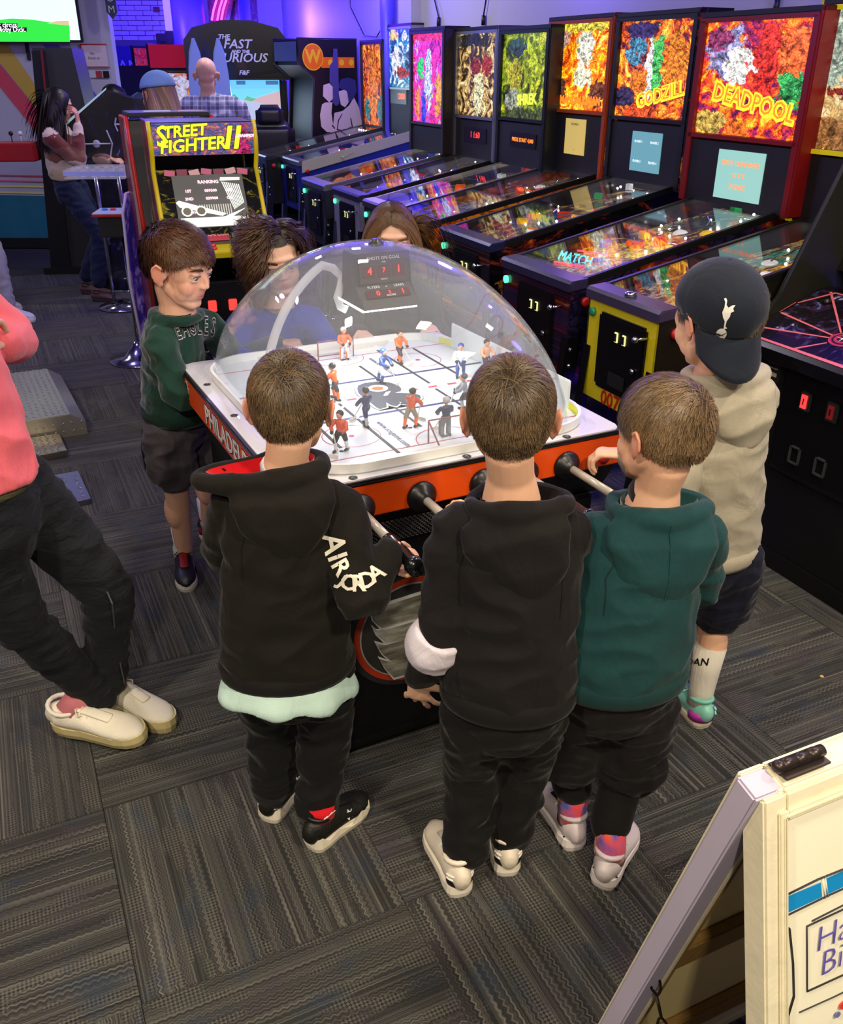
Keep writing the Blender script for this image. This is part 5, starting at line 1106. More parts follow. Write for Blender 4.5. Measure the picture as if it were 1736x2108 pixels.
# cap: crown, brim, button, emblem
b = MB(); Cl, R2, s2 = L((.712, 2.165, 1.205)), head_rot(12, 6, 0), 1.16; ce = (0, -.016, .034)
g = bmesh.ops.create_uvsphere(b.b, u_segments=36, v_segments=22, radius=1)
bmesh.ops.delete(b.b, geom=[v for v in g['verts'] if v.co.z < -.30 + .35 * v.co.y], context='VERTS')
cf = lambda x, y, z: Cl + R2 @ (V((x, y, z)) * s2)
for v in b.b.verts:
    sgm = 1 + .012 * (abs(math.sin(math.atan2(v.co.y, v.co.x) * 3)) - .5); v.co = cf(v.co.x * .086 * sgm, ce[1] + v.co.y * .104 * sgm, ce[2] + v.co.z * .086)
for q in b.b.faces: q.smooth = True
NAVY = cloth('#1f2531', .25, sheen=.15)
co = b.build('cap', NAVY, t); m_ = co.modifiers.new('s', 'SOLIDIFY'); m_.thickness = .004; m_.offset = 1; baked(co)
b = MB(); n = 14; rows = []
for j in range(7):
    v_ = j / 6; row = []
    for i in range(n + 1):
        a = -1.12 + 2.24 * i / n; x = math.sin(a) * .082; y = ce[1] - math.cos(a) * .094 - v_ * .040 * math.cos(a * .9) ** .7; z = -.012 - v_ * .078 * math.cos(a * .9) ** .6 + .022 * (math.sin(a) ** 2)
        row.append(b.b.verts.new(cf(x, y, z)))
    rows.append(row)
for j in range(6):
    for i in range(n): q = b.b.faces.new((rows[j][i], rows[j][i+1], rows[j+1][i+1], rows[j+1][i])); q.smooth = True
br = b.build('brim', NAVY, co); m_ = br.modifiers.new('s', 'SOLIDIFY'); m_.thickness = .005; baked(br)
MB().ell(cf(0, ce[1], ce[2] + .083), .009).build('cap_button', NAVY, co)
d_ = (pv(1490, 665, 2.06) - V((0, 0, H))).normalized()
CR = [(.0, .052), (.003, .046), (.002, .038), (.006, .032), (.014, .036), (.020, .036), (.016, .030), (.018, .024), (.012, .022), (.010, .014), (.004, .006), (.002, -.004), (.006, -.008), (-.002, -.010), (-.001, -.004), (.0, .006), (-.004, .014), (-.006, .024), (-.002, .034), (-.001, .044), (-.004, .050)]
for nm, P_ in (('cap_emblem', CR), ('cap_emblem', [(-.006 + .0115 * math.cos(i * PI / 8), -.019 + .0115 * math.sin(i * PI / 8)) for i in range(16)])):
    decal(nm, outline_mesh([(x * 1.15, y * 1.15) for x, y in P_]), M('#f2f0e8', .45), co, co, L(pv(1492, 668, 2.06)), d_, (.985, .1, 0.05), (.0, .3, .95), .002)
decal('cap_emblem_seam', outline_mesh([(-.014, -.020), (-.006, -.024), (.004, -.019), (.004, -.021), (-.006, -.0265), (-.0145, -.022)]), NAVY, co, co, L(pv(1492, 668, 2.06)), d_, (.985, .1, 0.05), (.0, .3, .95), .0032)
# --- boy in green sweatshirt at the left end of the table
t_n = V
rt, fw = V((.35, -.94, 0)), V((.94, .35, 0)); k5 = (-.88, 3.05, 0); GRN = cloth('#16382e', .55, sheen=.35)
t, L, f, R, top, body = kid('boy in dark green sweatshirt and grey side-striped shorts left of the table', k5, (V((-.765, 2.885, 1.175)), -112, -16, 0, 1.14), V((-.80, 2.91, 1.03)),
    [(V((-.862, 2.965, .655)), .150, .115), (V((-.858, 2.962, .70)), .150, .115), (V((-.85, 2.955, .80)), .142, .108), (V((-.835, 2.94, .90)), .138, .100), (V((-.815, 2.92, .965)), .120, .085), (V((-.80, 2.91, 1.005)), .074, .062)],
    {'R': [V((-.835, 2.795, .94)), V((-.775, 2.74, .79)), V((-.60, 2.92, .86)), dict(d=(.8, .5, .0), n=(0, 0, 1), s=.9, curl=(45, 50, 50, 50), side=-1)],
     'L': [V((-.745, 3.055, .94)), V((-.66, 3.12, .80)), V((-.52, 3.20, .84)), dict(d=(.9, .2, 0), n=(0, 0, 1), s=.9, curl=(50, 50, 50, 50), side=1)]},
    {'R': [V((-.885, 2.90, .60)), V((-.880, 2.91, .40)), V((-.905, 2.99, .085))], 'L': [V((-.83, 3.03, .60)), V((-.80, 3.08, .40)), V((-.865, 3.24, .09))]},
    GRN, cloth('#4a454c', .4, sheen=.1), rt, fw, None, skin='#ecb89c', face=dict(gaze=(.10, -.42), iris='#2e2018', brow='#3a2416'), lips='#b05a50', blush=.55, sleeve=(.057, .05, .042, .034), leg_r=(.088, .090, .07), knee_cut=.68, leg_skin=True, vox=.0036)
side_part = lambda c: (lambda u: np.stack([np.sign(u[:, 0] - c) * 1.3, -.25 - .2 * u[:, 1], -.35 + 0 * u[:, 2]], 1))
front_line = lambda lo=.56, sd=.15: (lambda u: u[:, 2] > np.interp(u[:, 1], [-1, -.45, -.22, .05, .25, .45, .7, 1], [-.58, -.62, -.42, -.05, .12, sd + .10, lo - .10, lo - .20]))
hair(t, L((-.765, 2.885, 1.175)), R, 1.14, '#2a1a10', tip='#5c3c26', n=16000, whorl=(.1, -.80, .60), line=front_line(.66), length=lambda u: .016 + .036 * np.clip(u[:, 2] + .35, 0, 1), wob=.26, lift=.16, grav=.10, width=.0014, seed=8)
hood(t, L((-.80, 2.91, 1.0)), rt, fw, GRN, w=.082, d=.072, th=.021, pouch=.15, pw=.095, lining=cloth('#12302a', .4), amp=.003)
hem(t, L, (-.862, 2.965, .65), .150, .116, rt, cloth('#122e26', .3), .045)
d_ = (V((-.76, 2.9, .88)) - V((0, 0, H))).normalized(); fx, fy = V((.72, -.66, -.05)), V((.10, .0, 1))
for i, ch in enumerate('EAGLES'):
    o_ = L(V((-.775, 2.79, .995)) + V((.0215 * i, .009 * i, .006 * math.sin(i * .6) * 2)))
    cx_, cy_ = V((.93, .36, 0)), V((0, 0, 1)); a = math.radians(14 - i * 5)
    for sz, m_, of_, bo in ((.082, M('#e8e6e0', .5), .003, .0030), (.082, M('#141a18', .6), .0060, .0004)):
        me = text_mesh(ch, sz, 0, bold=bo); me.transform(Matrix.Diagonal((.36, 1.1, 1, 1)))
        decal('chest_lettering', me, m_, t, top, o_, d_, cx_ * math.cos(a) + cy_ * math.sin(a), -cx_ * math.sin(a) + cy_ * math.cos(a), of_)
for hl, to, ank, zt_, tl_ in (((-.945, 2.945), (-.86, 2.80), V((-.905, 2.99, .10)), .0, 0), ((-.885, 3.25), (-.75, 3.17), V((-.865, 3.24, .10)), .0, 0)):
    pass
for hl, to, ank in (((-.925, 3.035), (-.875, 2.86), V((-.905, 2.99, .10))), ((-.905, 3.27), (-.76, 3.18), V((-.865, 3.24, .10)))):
    up, ff, Rm = shoe(t, V((*hl, 0)) - V(k5), V((*to, 0)) - V(k5), .215, .082, .080, M('#121014', .45), M('#d8d4d0', .5), sole_h=.024, collar=M('#6a0c14', .45), mid=M('#8a1018', .45), laces=M('#1a1a1a', .5))
    so = MB(); so.tube([ff(.045, 0, .06), ff(.045, 0, .10), L(ank) + V((0, 0, .02)), L(ank) + V((0, -.002, .09))], [.036, .036, .037, .039], 18); so.build('sock', cloth('#dcdcdc', .3, var=.03, cs=50, st=(1, 1, .2)), t)
    hp = MB(); hp.tube([ff(.026, 0, .028), ff(.026, 0, .06)], [(.034, .030), (.033, .028)], 18, ref=Rm @ V((0, 1, 0))); hp.build('heel_patch', M('#a01420', .4), up)
st = MB()
for q in (-.012, 0, .012): st.tube([L(V((-.975 + 0 * q, 2.94 + q * 1.4, .61))), L(V((-.980, 2.915 + q * 1.4, .54))), L(V((-.972, 2.90 + q * 1.4, .47)))], .0032, 6)
st.build('shorts_stripes', M('#141418', .6), t)
# --- curly-haired child in blue behind the table
rt, fw = V((-.95, -.30, 0)), V((.30, -.95, 0)); k6 = (-.56, 3.36, 0)
t, L, f, R, top, body = kid('child with chin-length curly brown hair and bright blue shirt behind the dome', k6, (V((-.515, 3.235, 1.135)), -160, -16, 6, 1.10), V((-.53, 3.27, .985)),
    [(V((-.565, 3.37, .55)), .140, .110), (V((-.56, 3.36, .70)), .138, .105), (V((-.55, 3.33, .85)), .140, .098), (V((-.54, 3.29, .925)), .118, .082), (V((-.53, 3.27, .96)), .070, .058)],
    {'R': [V((-.66, 3.24, .895)), V((-.70, 3.14, .78)), V((-.60, 3.02, .84)), dict(d=(.3, -.9, 0), n=(0, 0, 1), s=.88, curl=(50, 50, 50, 50), side=1)],
     'L': [V((-.41, 3.31, .895)), V((-.34, 3.28, .78)), V((-.36, 3.13, .84)), dict(d=(.1, -.9, 0), n=(0, 0, 1), s=.88, curl=(50, 50, 50, 50), side=-1)]},
    {'R': [V((-.63, 3.36, .52)), V((-.63, 3.34, .28)), V((-.63, 3.38, .09))], 'L': [V((-.50, 3.40, .52)), V((-.50, 3.38, .28)), V((-.50, 3.42, .09))]},
    cloth('#1238a8', .4, sheen=.1), cloth('#22242c', .5), rt, fw, None, skin='#ecbca0', face=dict(gaze=(-.05, -.55), iris='#2e2018', brow='#3a2416'), lips='#c04a44', blush=.4, sleeve=(.056, .05, .042, .034), vox=.0036)
hair(t, L((-.515, 3.235, 1.135)), R, 1.10, '#2a1a10', tip='#5a3c26', n=11000, whorl=(-.25, -.15, .95), line=front_line(.62, .22), part=side_part(-.25), clear=(.030, .048, -.066, .046), length=lambda u: .150 + .02 * u[:, 2], wob=.18, lift=.55, grav=.32, seg=20, curl=(.016, 10), width=.0017, seed=11, low=1.15)
for hl, to in (((-.63, 3.42), (-.60, 3.2)), ((-.50, 3.46), (-.47, 3.24))):
    shoe(t, V((*hl, 0)) - V(k6), V((*to, 0)) - V(k6), .2, .08, .075, M('#888890', .5), WHITE)
# --- girl behind the dome, only forehead above it
rt, fw = V((-.97, -.22, 0)), V((.22, -.97, 0)); k7 = (-.12, 3.62, 0)
t, L, f, R, top, body = kid('girl with straight light brown hair and dark grey shirt beyond the dome', k7, (V((-.115, 3.50, 1.165)), -172, -14, 0, 1.10), V((-.12, 3.53, 1.02)),
    [(V((-.12, 3.62, .56)), .140, .110), (V((-.12, 3.61, .70)), .138, .105), (V((-.12, 3.58, .86)), .140, .098), (V((-.12, 3.55, .955)), .118, .082), (V((-.12, 3.53, .99)), .070, .058)],
    {'R': [V((-.25, 3.52, .925)), V((-.29, 3.40, .80)), V((-.22, 3.27, .86)), dict(d=(.2, -.9, 0), n=(0, 0, 1), s=.88, curl=(50, 50, 50, 50), side=1)],
     'L': [V((.01, 3.57, .925)), V((.07, 3.48, .79)), V((.03, 3.34, .86)), dict(d=(-.1, -.9, 0), n=(0, 0, 1), s=.88, curl=(50, 50, 50, 50), side=-1)]},
    {'R': [V((-.19, 3.62, .52)), V((-.19, 3.60, .28)), V((-.19, 3.64, .09))], 'L': [V((-.05, 3.64, .52)), V((-.05, 3.62, .28)), V((-.05, 3.66, .09))]},
    cloth('#2c2e34', .4), cloth('#1c2030', .5), rt, fw, None, skin='#ecbca0', face=dict(gaze=(0, -.4), brow='#6a4a30'), lips='#b86058', sleeve=(.052, .045, .036, .030))
hair(t, L((-.115, 3.50, 1.165)), R, 1.10, '#4a3220', tip='#8c6a48', n=6000, whorl=(.0, .25, .97), line=front_line(.62, .30), length=lambda u: .22 + .0 * u[:, 2], part=side_part(.1), clear=(.035, .05, -.05, .05), wob=.08, lift=.10, grav=.34, seg=9, width=.0030, seed=12, low=1.1)
for hl, to in (((-.19, 3.70), (-.18, 3.48)), ((-.05, 3.72), (-.04, 3.5))):
    shoe(t, V((*hl, 0)) - V(k7), V((*to, 0)) - V(k7), .2, .08, .075, M('#888890', .5), WHITE)

# --- adults
def adult(label, base, head, N, torso, arms, legs, top_m, trouser_m, rt, fw, skin='#d9a88c', hairkw=None, face=None, lips=None, vox=.0065, top_name='sweater', sleeve=(.068, .058, .050, .040), leg_r=(.098, .078, .060), fld=.005, body_vox=.006, knots=None, hand_s=1.0):
    t = thing('person', label, 'person', base); B = V(base); L = lambda p: V(p) - B
    Cn, yaw, pitch, roll, s = head; R = head_rot(yaw, pitch, roll); Cl = L(Cn); mb = MB(); nb = L(N)
    f = head_shapes(mb, Cl, R, s, lids=face is not None)
    mb.tube([f(0, -.022, -.02), f(0, -.022, -.07), lerp(f(0, -.022, -.07), nb, .6), nb - V((0, 0, .03))], [.052 * s, .049 * s, .050 * s, .066 * s], 16)
    ch = [(L(p), a * .72, b * .72) for p, a, b in torso]; mb.tube([c[0] for c in ch], [(c[1], c[2]) for c in ch], 16, ref=rt, dome=True)
    for k, a in arms.items():
        chain(mb, [L(p) for p in a[:3]], [.045, .037, .025])
        if len(a) > 3: hand_shapes(mb, L(a[2]), **a[3])
    for k, a in legs.items(): chain(mb, [L(p) for p in a[:3]], [.07, .05, .036])
    blob('body', mb, SKIN, t, body_vox, 2, tint=skin_tint(skin, lips=lips, blush=.25, s=s, R=R, Cn=Cl))
    if face: eyes(t, f, R, s, **face)
    if hairkw: hair(t, Cl, R, s, **hairkw)
    g = MB(); g.tube([L(p) for p, a, b in torso], [(a, b) for p, a, b in torso], 22, ref=rt)
    tp = L(torso[-1][0])
    for k, a in arms.items():
        S_, E_, W_ = [L(p) for p in a[:3]]; Wc = lerp(E_, W_, .9); chain(g, [lerp(tp, S_, .45) - V((0, 0, .02)), S_, lerp(S_, E_, .5), E_, lerp(E_, Wc, .5), Wc], [sleeve[0] * .95, sleeve[0], sleeve[1], sleeve[1], sleeve[2], sleeve[3]])
    top = blob(top_name, g, top_m, t, vox, 4, fold(fld, (7, 7, 12), 22, B.x))
    p = MB(); hp, ha, hb = torso[0]; wst = L(hp)
    p.tube([wst + V((0, 0, .06)), wst - V((0, 0, .02)), wst - V((0, 0, .12))], [(ha * .78, hb * .78), (ha * .90, hb * .90), (ha * .88, hb * .88)], 20, ref=rt, dome=True)
    for k, a in legs.items():
        Hh, K, A = [L(q) for q in a[:3]]; chain(p, [Hh, lerp(Hh, K, .5), K, lerp(K, A, .5), A], [leg_r[0], lerp(leg_r[0], leg_r[1], .4), leg_r[1], lerp(leg_r[1], leg_r[2], .5), leg_r[2]])
    blob('trousers', p, trouser_m, t, vox, 4, fold(fld, (9, 9, 18), 26, 4 + B.x))
    return t, L, f, R, top
# adult at the left edge leaning back, ankles crossed
rt, fw = V((.25, -.97, 0)), V((.97, .25, 0)); ka = (-1.12, 2.02, 0)
t, L, f, R, top = adult('adult in pink shirt and black jeans standing cross-legged at left edge', ka, (V((-1.18, 1.98, 1.60)), -80, 0, 0, 1.22), V((-1.19, 1.98, 1.42)),
    [(V((-1.045, 1.90, .88)), .175, .150), (V((-1.05, 1.905, .97)), .166, .143), (V((-1.08, 1.925, 1.12)), .165, .140), (V((-1.12, 1.95, 1.28)), .175, .130), (V((-1.15, 1.97, 1.36)), .14, .10), (V((-1.18, 1.98, 1.42)), .08, .07)],
    {'R': [V((-1.16, 1.81, 1.34)), V((-1.02, 1.72, 1.15)), V((-.98, 1.93, 1.22)), dict(d=(-.2, .9, .1), n=(0, 0, 1), s=1.1, side=-1)],
     'L': [V((-1.15, 2.15, 1.34)), V((-1.05, 2.24, 1.12)), V((-1.0, 2.06, 1.16)), dict(d=(-.1, -.9, .1), n=(0, 0, 1), s=1.1, side=1)]},
    {'R': [V((-1.06, 1.84, .83)), V((-1.02, 1.90, .50)), V((-.93, 2.075, .115))], 'L': [V((-1.01, 2.00, .83)), V((-.845, 2.045, .50)), V((-.915, 2.12, .13))]},
    cloth('#e86a72', .4, 380, .16, .2), cloth('#1a1d22', .55, 700, .22, .05, 20, (1, 1, 2.2)), rt, fw, hairkw=dict(color='#2c2018', n=2500, whorl=(0, -.6, .8), seed=21), top_name='shirt', sleeve=(.075, .064, .056, .046), leg_r=(.098, .072, .050), fld=.005)
bl_ = MB(); bl_.tube([L((-1.045, 1.90, .895)), L((-1.043, 1.898, .862))], [(.158, .130), (.160, .132)], 36, ref=rt); bl_.build('belt', M('#6a6a48', .5, bump=(200, .3)), t)
jp = MB(); jp.tube([L(V((-.918, 2.08, .75))) , L(V((-.80, 1.965, .50))), L(V((-.845, 2.05, .30))), L(V((-.85, 2.075, .16)))], .0022, 5); jp.build('jeans_seam', M('#4a4c50', .8), t)
for hl, to, z_, tilt_, roll_, ank in (((-1.055, 2.05), (-.78, 1.985), .03, 0, 12, V((-.93, 2.075, .13))), ((-.975, 2.20), (-.745, 2.075), 0, 0, 0, V((-.915, 2.12, .15)))):
    up, ff, Rm = shoe(t, V((*hl, 0)) - V(ka), V((*to, 0)) - V(ka), .285, .100, .075, M('#efe8d6', .6, bump=(300, .2)), M('#d8c890', .6, var=.12), sole_h=.036, collar=M('#f0e9d8', .6), mid=M('#efe8d6', .6), laces=M('#e6dcc4', .6), z=z_, tilt=tilt_, roll=roll_)
    so = MB(); so.tube([ff(.06, 0, .07), L(ank) + V((0, 0, .05))], [.044, .042], 16); so.build('sock', M('#d8808a', .6), t)
# woman at the far left in a patterned sweater, hand to her face
rt, fw = V((.10, -.995, 0)), V((.995, .10, 0)); kw = (-2.80, 7.55, 0)
rk = NT('banded_knit'); z_ = rk.sep(rk.tc())['Z']; nz = rk.noise(rk.tc(), 14, 2)
zz = rk.math('ADD', z_, rk.math('MULTIPLY', rk.math('SUBTRACT', nz, .5), .10))
c_ = rk.ramp(zz, [(.0, '#c8b48c'), (.93, '#c8b49c'), (1.0, '#7a4a38'), (1.08, '#6a2820'), (1.13, '#d0b8a8')], 'CONSTANT'); 
e = [n for n in rk.t.nodes if n.type == 'VALTORGB'][0]; rk.put(e.inputs[0], rk.math('SUBTRACT', zz, .0)); el_ = e.color_ramp.elements
for q, p_ in zip(el_, (.0, .30, .42, .60, .78)): q.position = p_
rk.put(e.inputs[0], rk.math('DIVIDE', rk.math('SUBTRACT', zz, .86), .52))
KNIT = rk.done(rk.bsdf(c_, .9, Sheen_Weight=.3))
t, L, f, R, top = adult('woman in cream sweater with brown band, hand raised to her face', kw, (V((-2.80, 7.57, 1.465)), -78, -16, 0, 1.10), V((-2.84, 7.57, 1.33)),
    [(V((-2.83, 7.56, .93)), .150, .120), (V((-2.83, 7.56, .99)), .165, .135), (V((-2.835, 7.56, 1.10)), .165, .135), (V((-2.84, 7.565, 1.20)), .165, .120), (V((-2.845, 7.57, 1.28)), .14, .10), (V((-2.84, 7.57, 1.34)), .075, .065)],
    {'R': [V((-2.84, 7.40, 1.24)), V((-2.64, 7.36, 1.08)), V((-2.64, 7.46, 1.34)), dict(d=(.0, .1, 1), n=(1, 0, 0), s=1.0, curl=(25, 30, 35, 40), side=1)],
     'L': [V((-2.84, 7.73, 1.24)), V((-2.72, 7.78, 1.06)), V((-2.50, 7.70, 1.06)), dict(d=(1, -.3, .1), n=(0, 0, 1), s=1.0, curl=(50, 50, 50, 50), side=1)]},
    {'R': [V((-2.82, 7.50, .88)), V((-2.60, 7.45, .52)), V((-2.66, 7.42, .15))], 'L': [V((-2.80, 7.62, .88)), V((-2.66, 7.62, .48)), V((-2.84, 7.66, .15))]},
    KNIT, cloth('#232c44', .5), rt, fw, hairkw=dict(color='#120c0c', tip='#2a1a16', n=4500, whorl=(.0, .2, .97), line=front_line(.66, .3), length=lambda u: .30 + 0 * u[:, 2], part=side_part(.1), clear=(.04, .05, -.055, .055), wob=.10, lift=.08, grav=.42, seg=9, width=.004, seed=22, low=1.1), face=dict(gaze=(0, -.3)), lips='#a05850', vox=.009)
for hl, to in (((-2.72, 7.40), (-2.44, 7.36)), ((-2.90, 7.66), (-2.64, 7.62))): shoe(t, V((*hl, 0)) - V(kw), V((*to, 0)) - V(kw), .27, .10, .06, M('#5a3f38', .7), M('#3a2c28', .7), sole_h=.02)
# dark-haired person beyond her
rt, fw = V((-.6, -.8, 0)), V((.3, -.95, 0)); kp = (-2.75, 8.75, 0)
adult('dark-haired person in blue top partly hidden by black cabinet at left', kp, (V((-2.68, 8.60, 1.46)), -115, -16, 0, 1.15), V((-2.72, 8.66, 1.31)),
    [(V((-2.75, 8.75, .9)), .15, .12), (V((-2.75, 8.73, 1.08)), .16, .12), (V((-2.74, 8.69, 1.22)), .15, .11), (V((-2.72, 8.66, 1.31)), .08, .07)],
    {'R': [V((-2.88, 8.62, 1.20)), V((-2.82, 8.38, 1.04)), V((-2.64, 8.22, 1.12)), dict(d=(.7, -.3, .5), n=(0, -1, .3), s=1.0, curl=(40, 40, 40, 40), side=1)], 'L': [V((-2.58, 8.72, 1.20)), V((-2.50, 8.6, 1.0)), V((-2.52, 8.4, 1.0))]},
    {'R': [V((-2.82, 8.75, .86)), V((-2.82, 8.72, .5)), V((-2.82, 8.76, .1))], 'L': [V((-2.68, 8.75, .86)), V((-2.68, 8.72, .5)), V((-2.68, 8.76, .1))]},
    cloth('#2c3a90', .4), cloth('#20222c', .4), rt, fw, hairkw=dict(color='#0e0a0a', tip='#1c1412', n=2500, whorl=(0, .2, .97), line=front_line(.6, .3), length=lambda u: .09 + 0 * u[:, 2], lift=.08, grav=.3, width=.004, seed=23), face=dict(gaze=(0, -.2)), vox=.010, body_vox=.008)
# woman in light blue cap, seen from behind
rt, fw = V((.9, .43, 0)), V((-.43, .9, 0)); kc = (-1.66, 6.35, 0)
t, L, f, R, top = adult('woman with long blond-streaked hair wearing a light blue cap', kc, (V((-1.70, 6.32, 1.58)), 55, -6, 0, 1.18), V((-1.68, 6.33, 1.42)),
    [(V((-1.66, 6.35, .94)), .155, .12), (V((-1.66, 6.34, 1.12)), .16, .12), (V((-1.665, 6.335, 1.27)), .155, .11), (V((-1.67, 6.33, 1.39)), .075, .065)],
    {'L': [V((-1.82, 6.27, 1.27)), V((-1.88, 6.30, 1.02)), V((-1.80, 6.5, .98))], 'R': [V((-1.52, 6.42, 1.27)), V((-1.48, 6.48, 1.02)), V((-1.55, 6.65, .98))]},
    {'L': [V((-1.74, 6.33, .88)), V((-1.74, 6.36, .5)), V((-1.74, 6.33, .1))], 'R': [V((-1.60, 6.38, .88)), V((-1.60, 6.41, .5)), V((-1.60, 6.38, .1))]},
    cloth('#c8ccd4', .4), cloth('#28304a', .5), rt, fw, hairkw=dict(color='#7a5838', tip='#e0bc90', n=4500, whorl=(.0, .2, .97), line=lambda u: (u[:, 2] < .25) & (u[:, 2] > np.interp(u[:, 1], [-1, 0, .3, 1], [-.6, -.4, .0, .9])), cap=False, length=lambda u: .33 + 0 * u[:, 2], wob=.07, lift=.10, grav=.36, seg=9, width=.005, seed=24, low=1.1, var=.4), vox=.009, body_vox=.007)
b = MB(); g = bmesh.ops.create_uvsphere(b.b, u_segments=28, v_segments=18, radius=1); bmesh.ops.delete(b.b, geom=[v for v in g['verts'] if v.co.z < -.05], context='VERTS')
for v in b.b.verts: v.co = f(v.co.x * .088, -.016 + v.co.y * .108, .030 + v.co.z * .086)
for q in b.b.faces: q.smooth = True
CB = cloth('#7fa6c8', .25); co = b.build('cap', CB, t); m_ = co.modifiers.new('s', 'SOLIDIFY'); m_.thickness = .005; baked(co)
b = MB(); pts = [(.078 * math.sin(a), .07 + .02 * math.cos(a)) for a in [-1.3 + i * .26 for i in range(11)]] + [(.07 * math.sin(a), .12 + .055 * math.cos(a)) for a in [1.2 - i * .24 for i in range(11)]]
mm = Matrix.Translation(f(0, 0, .028)) @ (R @ eul(-12, 0, 0)).to_4x4(); b.prism([(x * 1.15, y * 1.15) for x, y in pts], .005, mm); b.build('brim', CB, co)
# bald man in plaid shirt
pl = NT('plaid'); s_ = pl.sep(pl.tc()); 
def bars(a, fr, w_): return pl.math('GREATER_THAN', pl.math('FRACT', pl.math('MULTIPLY', a, fr)), 1 - w_)
c_ = pl.mix(pl.math('MULTIPLY', bars(s_['X'], 15, .38), .6), '#a8a8c4', '#34406c'); c_ = pl.mix(pl.math('MULTIPLY', bars(s_['Z'], 15, .38), .6), c_, '#34406c')
c_ = pl.mix(pl.math('MULTIPLY', bars(s_['X'], 30, .1), .5), c_, '#e8e8f4'); c_ = pl.mix(pl.math('MULTIPLY', bars(s_['Z'], 30, .1), .5), c_, '#e8e8f4'); PLAID = pl.done(pl.bsdf(c_, .85))
rt, fw = V((.99, .1, 0)), V((-.1, .99, 0)); kb = (-1.62, 7.6, 0)
t, L, f, R, top = adult('bald man in blue and white plaid shirt seen from behind', kb, (V((-1.65, 7.60, 1.68)), 8, -4, 0, 1.08), V((-1.65, 7.60, 1.55)),
    [(V((-1.62, 7.60, .98)), .19, .14), (V((-1.62, 7.60, 1.15)), .20, .14), (V((-1.63, 7.60, 1.37)), .21, .125), (V((-1.64, 7.60, 1.475)), .165, .10), (V((-1.65, 7.60, 1.54)), .08, .07)],
    {'L': [V((-1.85, 7.58, 1.44)), V((-1.88, 7.62, 1.10)), V((-1.80, 7.85, 1.05))], 'R': [V((-1.42, 7.62, 1.44)), V((-1.38, 7.66, 1.10)), V((-1.44, 7.88, 1.05))]},
    {'L': [V((-1.71, 7.60, .92)), V((-1.71, 7.62, .5)), V((-1.71, 7.60, .1))], 'R': [V((-1.53, 7.60, .92)), V((-1.53, 7.62, .5)), V((-1.53, 7.60, .1))]},
    PLAID, cloth('#28304a', .5), rt, fw, skin='#d8a890', vox=.009, body_vox=.007, top_name='shirt')
# person cut by the left edge: grey joggers and white sneaker
rt, fw = V((.3, -.95, 0)), V((.95, .3, 0)); kl = (-3.34, 6.92, 0)
t, L, f, R, top = adult('person in grey joggers and white sneakers cut off by left edge', kl, (V((-3.54, 7.0, 1.55)), -60, -5, 0, 1.18), V((-3.52, 6.99, 1.39)),
    [(V((-3.44, 6.95, .93)), .16, .13), (V((-3.46, 6.96, 1.12)), .165, .13), (V((-3.49, 6.98, 1.27)), .16, .12), (V((-3.52, 6.99, 1.39)), .08, .07)],
    {'R': [V((-3.48, 6.80, 1.26)), V((-3.42, 6.74, 1.02)), V((-3.34, 6.86, .90))], 'L': [V((-3.50, 7.14, 1.26)), V((-3.42, 7.2, 1.02)), V((-3.34, 7.1, .9))]},
    {'R': [V((-3.38, 6.87, .86)), V((-3.22, 6.86, .50)), V((-3.14, 6.76, .13))], 'L': [V((-3.42, 7.03, .86)), V((-3.36, 7.05, .5)), V((-3.38, 7.08, .1))]},
    cloth('#202838', .4), cloth('#9a989c', .4), rt, fw, hairkw=dict(color='#20160f', n=1500, whorl=(0, -.6, .8), seed=25, width=.004), vox=.010, body_vox=.008, leg_r=(.095, .085, .062))
for hl, to in (((-3.22, 6.78), (-2.94, 6.72)), ((-3.46, 7.10), (-3.18, 7.06))):
    up, ff, Rm = shoe(t, V((*hl, 0)) - V(kl), V((*to, 0)) - V(kl), .29, .10, .09, M('#d8d8dc', .5), WHITE, sole_h=.03, laces=WHITE)
    MB().prism([(.0, 0), (.05, -.012), (.11, .0), (.06, .004), (.02, .016)], .003, frame(ff(.12, -.05, .05), Rm @ V((1, 0, 0)), Rm @ V((0, .3, 1)))).build('side_swoosh', BLACK, up)
# ---------------- folding A-frame board in the right foreground ----------------
e_ = V((.908, .419, 0)); sn, cs_ = math.sin(math.radians(14)), math.cos(math.radians(14))
CRM = M('#e2dabc', .55, bump=(25, .25), var=.06); PW_ = M('#b9b0c4', .55, var=.06)
sg = thing('sandwich_board', 'cream framed folding board with marker drawing and birthday greeting, right foreground', 'sign', (.62, .86, 0))
def sb_frame(P0, d): return frame(P0 - V((.62, .86, 0)), e_, d)
fd = (V((.419 * sn, -.908 * sn, -cs_)) - .09 * e_).normalized(); F1 = sb_frame(V((.38, .77, 1.0)), fd)     # y runs down the face, z = x cross y points back
bd = (V((-.419 * sn, .908 * sn, -cs_)) - .02 * e_).normalized(); F2 = sb_frame(V((.37, .81, 1.0)), bd)
WB, HB_ = .62, .98
nz1 = -1 if (F1.to_3x3() @ V((0, 0, 1))).y > 0 else 1
def sbx(F, x0, x1, y0, y1, z0, z1, nm, m, par=sg, bev=.003):
    b = MB(); b.box(((x0 + x1) / 2, (y0 + y1) / 2, (z0 + z1) / 2), (abs(x1 - x0), abs(y1 - y0), abs(z1 - z0)), bev=bev); o = b.build(nm, m, par); o.data.transform(F); return o
q = nz1    # outward sign for the front leaf
F1d = F1; F1 = F1 @ Matrix.Translation((.017, .012, 0))
